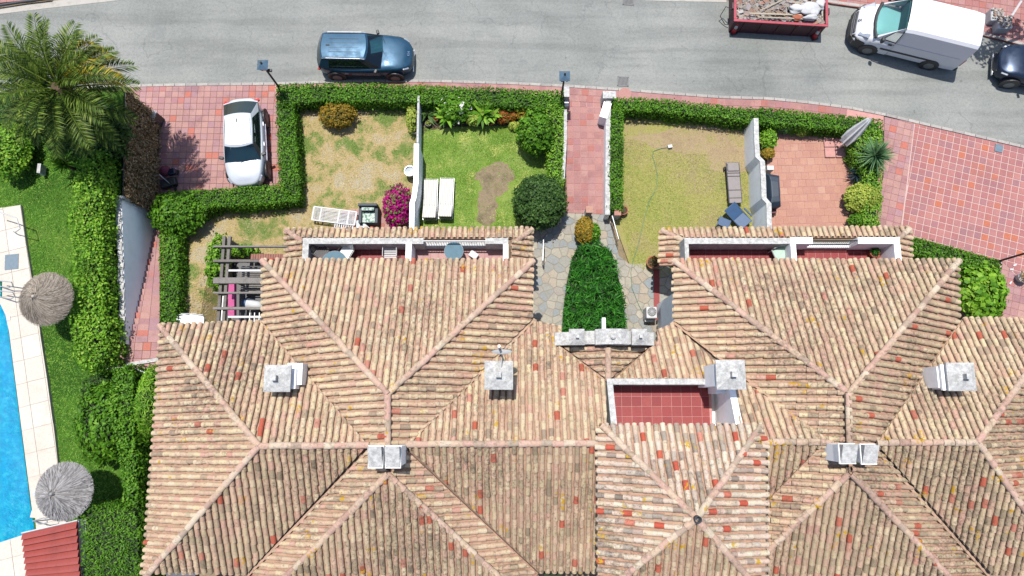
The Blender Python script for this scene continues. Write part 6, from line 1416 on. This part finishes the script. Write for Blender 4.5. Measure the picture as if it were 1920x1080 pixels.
def text(txt,size,loc,rot,mat,parent,name='lettering',ext=.002):
    cu=bpy.data.curves.new('t','FONT'); cu.body=txt; cu.size=size; cu.extrude=ext; cu.align_x='CENTER'; ob=bpy.data.objects.new('t',cu); S.collection.objects.link(ob)
    dg=bpy.context.evaluated_depsgraph_get(); me=bpy.data.meshes.new_from_object(ob.evaluated_get(dg)); bpy.data.objects.remove(ob); me.materials.clear(); me.materials.append(mat)
    o=link(name,me,parent); o.matrix_basis=Matrix.Translation(loc)@rot; return o
c=(P(598,104,.6)+P(774,104,.6))/2; c.y=(P(690,63,1.0).y+P(690,145,.3).y)/2
suv=car('dark blue sport utility car parked along the near kerb, facing right','car',(c.x,c.y-.03,.0),-.015,4.42,1.84,1.6,'blue_paint',gw=.9,roofw=.7,ws0=.23,ws1=.06,rw0=-.485,rw1=-.42,ef=2.9,er=3.4,hoodz=1.04,belt=.98,noseZ=.84)
rot=Matrix.Rotation(math.pi/2,4,'X')
text('· Banús Vehículos de Costa ·'.replace('Banús ',''),.15,(.0,-.935,.62),rot,M['white_plastic'],suv,'door_lettering') if False else None
# band of small illegible letters along the door
r_=random.Random(4); mb=MB()
for k in range(26):
    x=-.55+k*.05
    if r_.random()<.15: continue
    hh=r_.uniform(.04,.07); mb.box((x,-.932,.62+hh/2),(.012,.006,hh)); mb.box((x+.014,-.932,.62+r_.choice((.0,.03,.055))),(.028,.006,.012))
mb.build('door_lettering',M['white_plastic'],suv,local=True)
mb=MB(); mb.lathe((-.66,-.93,.65),[(.001,-.003),(.06,-.003),(.06,.003),(.001,.003)],14,axis=rot.to_3x3()); mb.build('door_emblem',M['skip_red'],suv,local=True)
text('KIA',.16,(2.08,0,.93),Matrix.Rotation(math.pi/2,4,'Z')@Matrix.Rotation(math.radians(30),4,'X'),M['chrome'],suv,'hood_emblem')
a=P(455,190,.9); b=P(466,346,.6); d=(b-a); c=(a+b)/2; rz=math.atan2(d.y,d.x)
xl=P(421,270,.8).x; xr=P(503,300,.25).x
sil=car('silver-white hatchback with dark rear window on the pink driveway, nose down','car',((xl+xr)/2-.0,c.y,.09),rz,4.12,1.78,1.54,'silver_paint',gw=.9,roofw=.68,ws0=.29,ws1=.12,rw0=-.46,rw1=-.25,rails=False,ef=2.6,er=2.6,hoodz=1.0,belt=.95,noseZ=.8)
# dark car at right edge
f0=P(1868,118,.6); fd=Vector((-.985,.17,0)).normalized(); rz=math.atan2(fd.y,fd.x); c=f0-fd*2.15
car('dark navy car at the right edge of the picture behind the van','car',(c.x,c.y+.08,0),rz,4.3,1.8,1.5,'navy_paint',rails=False,ef=2.9,hoodz=1.0,noseZ=.8)
# van
def van(loc,rz):
    t=thing('parked_van','white panel van with black bumper parked at the far kerb','van',loc,rz); Lv,Wv,Hv=5.0,2.0,2.3; X=Lv/2
    # body: profile stations from rear to front -> (x, halfwidth bottom, halfwidth top, ztop)
    st=[(-X,.93,.80,2.2),(-X+.06,.97,.86,2.26),(-X+.5,1.0,.88,2.3),(0,1.0,.88,2.3),(X-2.05,1.0,.87,2.28),(X-1.75,1.0,.85,2.2)]
    mb=MB(); vs=[]; 
    def sec(x,wb,wt,zt): return [(x,-wb*.97,.32),(x,-wb,.6),(x,-wb,1.25),(x,-wt-.03,zt-.16),(x,-wt+.07,zt-.03),(x,-wt*.5,zt+.01),(x,0,zt+.02),(x,wt*.5,zt+.01),(x,wt-.07,zt-.03),(x,wt+.03,zt-.16),(x,wb,1.25),(x,wb,.6),(x,wb*.97,.32)]
    for s_ in st: vs+=sec(*s_)
    m=13; mb.add(vs,[(i*m+k,i*m+k+1,(i+1)*m+k+1,(i+1)*m+k)[::-1] for i in range(len(st)-1) for k in range(m-1)]+[tuple(range(m))]); 
    b=(len(st)-1)*m; mb.build('cargo_body',M['van_paint'],t,local=True)
    # cab lower + bonnet
    st2=[(X-1.75,1.0,1.18,1.32),(X-1.1,1.0,1.15,1.30),(X-.75,.99,1.1,1.24),(X-.35,.94,.98,1.08),(X-.1,.84,.8,.86),(X,.66,.6,.62)]
    vs=[];mb=MB()
    for x,wb,z1,z2 in st2: vs+=[(x,-wb,.32),(x,-wb,.6),(x,-wb*.99,z1-.1),(x,-wb*.88,z1+.03),(x,-wb*.45,z2+.02),(x,0,z2+.03),(x,wb*.45,z2+.02),(x,wb*.88,z1+.03),(x,wb*.99,z1-.1),(x,wb,.6),(x,wb,.32)]
    m=11; mb.add(vs,[(i*m+k,i*m+k+1,(i+1)*m+k+1,(i+1)*m+k)[::-1] for i in range(5) for k in range(m-1)]+[tuple(5*m+k for k in range(m))[::-1]]); mb.build('cab_body',M['van_paint'],t,local=True,smooth=True)
    xb,xt=X-.72,X-1.75; zb_,zt_=1.27,2.2
    fp=lambda x,y,z:(x,y,z)
    g=MB(); nn=8; vs=[]
    for (xx,zz,w_) in ((xb,zb_,.86),(xt,zt_-.03,.74)):
        for k in range(nn+1): v=1-2*k/nn; vs.append((xx-.16*v*v,v*w_,zz))
    g.add(vs,[(k,k+1,nn+2+k,nn+1+k)[::-1] for k in range(nn)]); g.build('windscreen',M['glass'],t,local=True,smooth=True)
    tb=MB(); tb.tube([(xb+.03-.17*v*v,v*.9,zb_-.01) for v in (-1,-.6,-.2,.2,.6,1)],.075,6); tb.build('windscreen_trim',M['blackp'],t,local=True)
    for s_ in(-1,1):
        q=MB(); q.add([(xb-.16,s_*.89,zb_-.02),(xt,s_*.99,1.2),(xt,s_*.86,2.06),(xt,s_*.74,2.17),(xb-.2,s_*.80,zb_+.06)],[(0,1,2,3,4),(4,3,2,1,0)]); q.build('door_side',M['van_paint'],t,local=True)
        w=MB(); w.add([(xb-.42,s_*.94,1.32),(xt+.02,s_*.985,1.32),(xt+.02,s_*.885,1.94),(xt+.35,s_*.875,1.92)],[(0,1,2,3),(3,2,1,0)]); w.build('side_window',M['darkglass'],t,local=True)
        MB().tube([(xb-.42,s_*.95,1.32),(xt+.02,s_*.995,1.32),(xt+.02,s_*.89,1.95),(xt+.35,s_*.88,1.93),(xb-.42,s_*.95,1.32)],.02,5).build('window_seal',M['blackp'],t,local=True)
        MB().box((xb-.38,s_*1.08,1.45),(.14,.2,.28)).build('mirror',M['blackp'],t,local=True,bevel=.04)
        MB().box((xt+.15,s_*1.005,1.12),(.18,.03,.09)).build('door_handle',M['blackp'],t,local=True,bevel=.01)
        MB().box((-.15,s_*1.005,.72),(2.6,.03,.1)).build('side_trim',M['blackp'],t,local=True)
        MB().tube([(-X+.3,s_*1.0,1.3),(xt,s_*1.005,1.3)],.008,4).build('body_crease',M['galv'],t,local=True)
        MB().tube([(xt-.05,s_*1.003,.4),(xt-.05,s_*1.003,1.25),(xt-.05,s_*.9,2.1)],.007,4).build('door_seam',M['galv'],t,local=True)
        wheel(t,X-.95,s_*.915,.34,s_); wheel(t,-X+1.15,s_*.915,.34,s_)
        for xx in (X-.95,-X+1.15): MB().lathe((xx,s_*1.0,.36),[(.001,-.03),(.41,-.03),(.41,.008),(.001,.008)],24,axis=Matrix.Rotation(math.pi/2,3,'X')).build('arch_lining',M['blackp'],t,local=True)
        MB().tube([(X-.95+.42*math.cos(a),s_*1.0,.34+.42*math.sin(a)) for a in np.linspace(0,math.pi,9)],.035,5).build('wheel_arch',M['blackp'],t,local=True); MB().tube([(-X+1.15+.4*math.cos(a),s_*1.0,.34+.4*math.sin(a)) for a in np.linspace(0,math.pi,9)],.025,5).build('wheel_arch',M['blackp'],t,local=True)
        MB().box((X-.42,s_*.74,1.0),(.5,.24,.12),rot=Matrix.Rotation(-s_*.45,3,'Z')@Matrix.Rotation(.45,3,'Y')).build('headlight',M['lamp_glass'],t,local=True,bevel=.03)
        MB().box((-X+.0,s_*.88,1.0),(.06,.12,.5)).build('tail_light',M['red_lens'],t,local=True)
    bp_=[(X-.55,.98),(X-.15,.9),(X+.08,.62),(X+.12,0),(X+.08,-.62),(X-.15,-.9),(X-.55,-.98),(X-.55,-.5),(X-.2,0),(X-.55,.5)]
    MB().prism(bp_,.28,[.62,.66,.64,.62,.64,.66,.62,.6,.6,.6]).build('front_bumper',M['blackp'],t,local=True,bevel=.03)
    for s_ in (-1,1): MB().prism([(X-.62,s_*1.0),(X-.22,s_*.93),(X+.03,s_*.66),(X-.15,s_*.6),(X-.45,s_*.82)],.3,[.78,.84,.8,.82,.86]).build('bumper_corner',M['blackp'],t,local=True,bevel=.03)
    MB().box((X-.06,0,.74),(.14,1.1,.1)).build('grille',M['blackp'],t,local=True,bevel=.02); MB().box((X-.25,0,.93),(.12,1.0,.04),rot=Matrix.Rotation(.6,3,'Y')).build('bonnet_slot',M['blackp'],t,local=True)
    em=MB(); 
    for o_ in (0,.07): em.box((X-.12-o_,.06,.9+o_*.8),(.04,.16,.02),rz=.7); em.box((X-.12-o_,-.06,.9+o_*.8),(.04,.16,.02),rz=-.7)
    em.build('bonnet_emblem',M['blackp'],t,local=True)
    MB().box((X-1.25,0,1.18),(.7,1.6,.08)).build('dashboard',M['dash'],t,local=True,bevel=.03)
    for y in(-.5,.05,.5): MB().box((xt-.1,y,1.3),(.14,.42,.75)).box((xt+.2,y,1.0),(.45,.42,.12)).build('seat',M['seat'],t,local=True,bevel=.03)
    MB().box((X-1.75,0,1.15),(.06,1.7,1.8)).build('bulkhead',M['interior'],t,local=True); MB().box((X-1.2,0,.7),(1.1,1.8,.06)).build('cab_floor',M['interior'],t,local=True)
    MB().box((-X-.03,0,.42),(.12,1.9,.2)).build('rear_bumper',M['blackp'],t,local=True,bevel=.02)
    return t
fd=Vector((-.965,.2625,0)); rz=math.atan2(fd.y,fd.x)
fr=P(1610,82,.5); side=Vector((fd.y,-fd.x,0))
rear=(P(1837,96,2.2)+P(1851,20,2.2))/2
c=Vector((rear.x,rear.y,0))+fd*2.5; print('van',c,fr,(fr-c).dot(fd),(fr-c).dot(side))
van((c.x,c.y,0),rz)
# ---- rubble container with contents
b0=P(1366,59.6,0); b1=P(1533,69.5,0); d=(b1-b0).normalized(); rz=math.atan2(d.y,d.x); nrm=Vector((-d.y,d.x,0)); Ls=(b1-b0).length; Ws=1.9; hs=.95
cc=(b0+b1)/2+nrm*Ws/2; t=thing('rubble_skip','open faded red skip full of rubble at the far side of the road','skip',(cc.x,cc.y,0),rz)
for s_ in(-1,1):
    MB().box((0,s_*(Ws/2-.02),hs/2),(Ls,.05,hs)).build('side_panel',M['skip_shaded'],t,local=True); MB().box((s_*(Ls/2-.02),0,hs/2),(.05,Ws-.1,hs)).build('end_panel',M['skip_shaded'],t,local=True)
    MB().box((0,s_*(Ws/2-.01),hs+.02),(Ls+.12,.12,.06)).build('rim',M['skip_red'],t,local=True,bevel=.01); MB().box((s_*(Ls/2-.0),0,hs+.02),(.12,Ws-.15,.058)).build('rim',M['skip_red'],t,local=True,bevel=.01)
    MB().box((s_*(Ls/2+.08),-.2,hs-.05),(.12,.3,.16)).build('lifting_lug',M['skip_shaded'],t,local=True)
MB().box((0,0,.05),(Ls-.1,Ws-.1,.06)).build('bottom',M['skip_shaded'],t,local=True)
for k in range(5): MB().box((-Ls*.38+k*Ls*.19,-Ws/2-.02,hs/2),(.05,.05,hs*.9)).build('rib',M['skip_shaded'],t,local=True)
MB().tube([(-Ls/2-.05,-.4,.9),(-Ls/2-.35,-.1,.7),(-Ls/2-.5,-.35,.3),(-Ls/2-.2,-.65,.1),(-Ls/2-.05,-.7,.2)],.02,5).build('cable',M['blackp'],t,local=True)
R2=Matrix.Rotation(rz,3,'Z'); r_=random.Random(9)
def skp(x,y,z): v=R2@Vector((x,y,0)); return Vector((cc.x+v.x,cc.y+v.y,z))
mb=MB()
for k in range(1500):
    x,y=r_.uniform(-Ls/2+.12,Ls/2-.12),r_.uniform(-Ws/2+.12,Ws/2-.12); s_=r_.uniform(.04,.15) if r_.random()<.85 else r_.uniform(.18,.34)
    z=.86+.12*math.sin(x*2+1)*math.cos(y*2)+r_.uniform(-.06,.06)
    rot=Matrix.Rotation(r_.uniform(0,6.28),3,'Z')@Matrix.Rotation(r_.uniform(-.6,.6),3,'X')@Matrix.Rotation(r_.uniform(-.6,.6),3,'Y'); mb.box(skp(x,y,z),(s_,s_*r_.uniform(.5,1),s_*r_.uniform(.25,.5)),rot=R2@rot)
h_=thing('rubble_heap','heap of broken tiles, mortar and brick inside the red skip','rubble',(cc.x,cc.y,.8)); mb.build('rubble',M['rubble'],h_,kind='stuff'); m2=MB().box(skp(0,0,.4),(Ls-.15,Ws-.15,.76),rz=rz); m2.build('fill',M['concrete'],h_)
for (x0,y0,x1,y1,w_,lab) in ((-1.0,-.45,.25,.28,.05,'long pale lath crossing diagonally over the rubble'),(-1.5,-.62,.9,-.55,.07,'lower long pale plank lying along the front of the skip'),(-1.1,-.78,1.0,-.74,.06,'pale plank nearest the front rim of the skip'),(.3,.1,1.3,-.02,.07,'short plank leaning towards the white sacks in the skip')):
    a,b=skp(x0,y0,1.07),skp(x1,y1,1.1); o=MB().box((a+b)/2,((b-a).length,w_,.03),rz=math.atan2((b-a).y,(b-a).x)).build('plank',M['plank']); tag(o,lab,'plank',group='planks in the skip')
def blob(c,r,name,mat,seed,parent=None,amp=.18,n=3):
    bm=bmesh.new(); bmesh.ops.create_icosphere(bm,subdivisions=n,radius=1)
    for v in bm.verts:
        q=v.co*3+Vector((seed,seed*2,0)); k=1+amp*(math.sin(q.x*1.3)+math.sin(q.y*1.7+q.x)+math.sin(q.z*2.1+q.y))/1.5; v.co=Vector((v.co.x*r[0],v.co.y*r[1],v.co.z*r[2]))*k+Vector(c)
    me=bpy.data.meshes.new(name); bm.to_mesh(me); bm.free(); me.materials.append(mat)
    for p in me.polygons: p.use_smooth=True
    return link(name,me,parent)
for x,y,rx,ry,lab in ((1.25,-.25,.45,.36,'big white sack in the lower right corner of the skip'),(1.75,.05,.22,.28,'white sack at the right rim of the skip'),(.65,-.3,.36,.22,'crumpled white sack in the middle of the skip'),(1.3,-.68,.3,.12,'small white sack end at the front rim of the skip')):
    if x>Ls/2-.15: x=Ls/2-.25
    q=skp(x,y,1.12); o=blob(q,(rx,ry,.16),'sack',M['sack'],x*3); tag(o,lab,'sack',group='white sacks in the skip')
o=blob(skp(.72,-.66,1.05),(.25,.18,.08),'brick_pile',M['pot'],2.2); tag(o,'little heap of orange brick beside the white sacks','bricks')
# traffic cones leaning at the skip's corners
def cone(base,tip,label):
    t=thing('traffic_cone',label,'traffic cone',base,0,'red cones at the corners of the skip'); a=(tip-base).normalized(); q=Vector((0,0,1)).rotation_difference(a).to_matrix(); L_=(tip-base).length
    MB().box(Vector((0,0,.02)),(.32,.32,.035),rz=.3).build('base',M['blackp'],t,local=True); MB().lathe((0,0,.03),[(.13,0),(.085,L_*.45)],16,axis=q).build('cone_body',M['cone_red'],t,local=True,smooth=True)
    MB().lathe((0,0,.03),[(.086,L_*.45),(.055,L_*.75)],16,axis=q).build('white_band',M['white_plastic'],t,local=True,smooth=True); MB().lathe((0,0,.03),[(.055,L_*.75),(.025,L_)],16,axis=q).build('tip',M['cone_red'],t,local=True,smooth=True)
b=P(1375,60,.02); cone(b,b+Vector((.0,.02,.72)),'red and white cone at the left front corner of the skip'); b=P(1526,70,.02); cone(b,b+Vector((.0,.02,.72)),'red and white cone at the right front corner of the skip')
# sacks of gravel on the far pavement behind the van
for px,py,rx,lab in ((1880,45,.32,'open white bag of gravel on the far pavement above the navy car'),(1866,30,.3,'grey bag of debris beside the rear corner of the van')):
    q=P(px,py,.4); t=thing('rubble_bag',lab,'bag',(q.x,q.y,.1)); s_=rx
    MB().prism([(-s_,-s_),(s_,-s_),(s_*1.05,s_),(-s_*.95,s_)],0,[.42,.5,.46,.5]).build('bag',M['sack'],t,local=True,bevel=.05); mb=MB()
    for k in range(60): x,y=r_.uniform(-s_*.85,s_*.85),r_.uniform(-s_*.85,s_*.85); mb.box((x,y,.5+r_.uniform(-.02,.04)),(.09,.07,.05),rz=r_.uniform(0,3))
    mb.build('rubble',M['rubble'],t,local=True,kind='stuff')
o=MB().tube([P(1915,2,.12),P(1897,30,.12)],.05,5).build('white_pole',M['white_plastic']); tag(o,'white pole lying on the far pavement in the top right corner','pole')
c=P(1918,520,.4); t=thing('plant_pot','white pot with dry brown plant at the right edge','plant pot',(c.x,c.y,.1)); MB().lathe((0,0,0),[(.14,0),(.24,.36),(.26,.38),(.22,.36),(.001,.33)],16).build('pot',M['white_plastic'],t,local=True)
n=130; d_=rng.normal(0,1,(n,3)); d_[:,2]=abs(d_[:,2]); leaf_obj('dead_stems',d_*.12+np.array([c.x,c.y,.5]),d_,.22,.15,M['dryleaf'],t)
for k,(a_,b_) in enumerate(((1897,505),(1903,497),(1895,530))):
    o=MB().box(P(a_,b_,.13),(.16,.07,.02),rz=.4*k).build('paper_scrap',M['white_plastic']); tag(o,('white scrap of paper on the pavement left of the dry pot','white scrap of paper highest above the dry pot','tiny white scrap lying lowest beside the dry pot')[k],'litter')

# tree standing outside the top right corner; its shade falls between the van and the navy car
g0=P(1848,98,0); cw=Vector((g0.x-.12*6.2,g0.y+.23*6.2,6.2)); tb=P(2010,0,.1)
tr=thing('street_tree','tree beyond the top right corner whose shade falls behind the van','tree',(tb.x,tb.y,.1))
MB().tube([(tb.x,tb.y,.1),(tb.x-.1,tb.y,2.6),(tb.x*.5+cw.x*.5,tb.y*.5+cw.y*.5,4.6),(cw.x,cw.y,6.0)],[.16,.13,.1,.05],8).build('trunk',M['bark'],tr)
n=900; d_=rng.normal(0,1,(n,3)); d_/=np.linalg.norm(d_,axis=1)[:,None]; cl=np.array([(0,0,0),(.7,.9,.2),(-.5,.8,.3),(.9,0,-.2),(1.6,1.3,.3)])[rng.integers(0,5,n)]
leaf_obj('crown',cl+d_*rng.uniform(.2,.62,(n,1))+np.array([cw.x,cw.y,cw.z]),d_+np.array([0,0,.6]),.22,.6,M['hedge'],tr,.6)
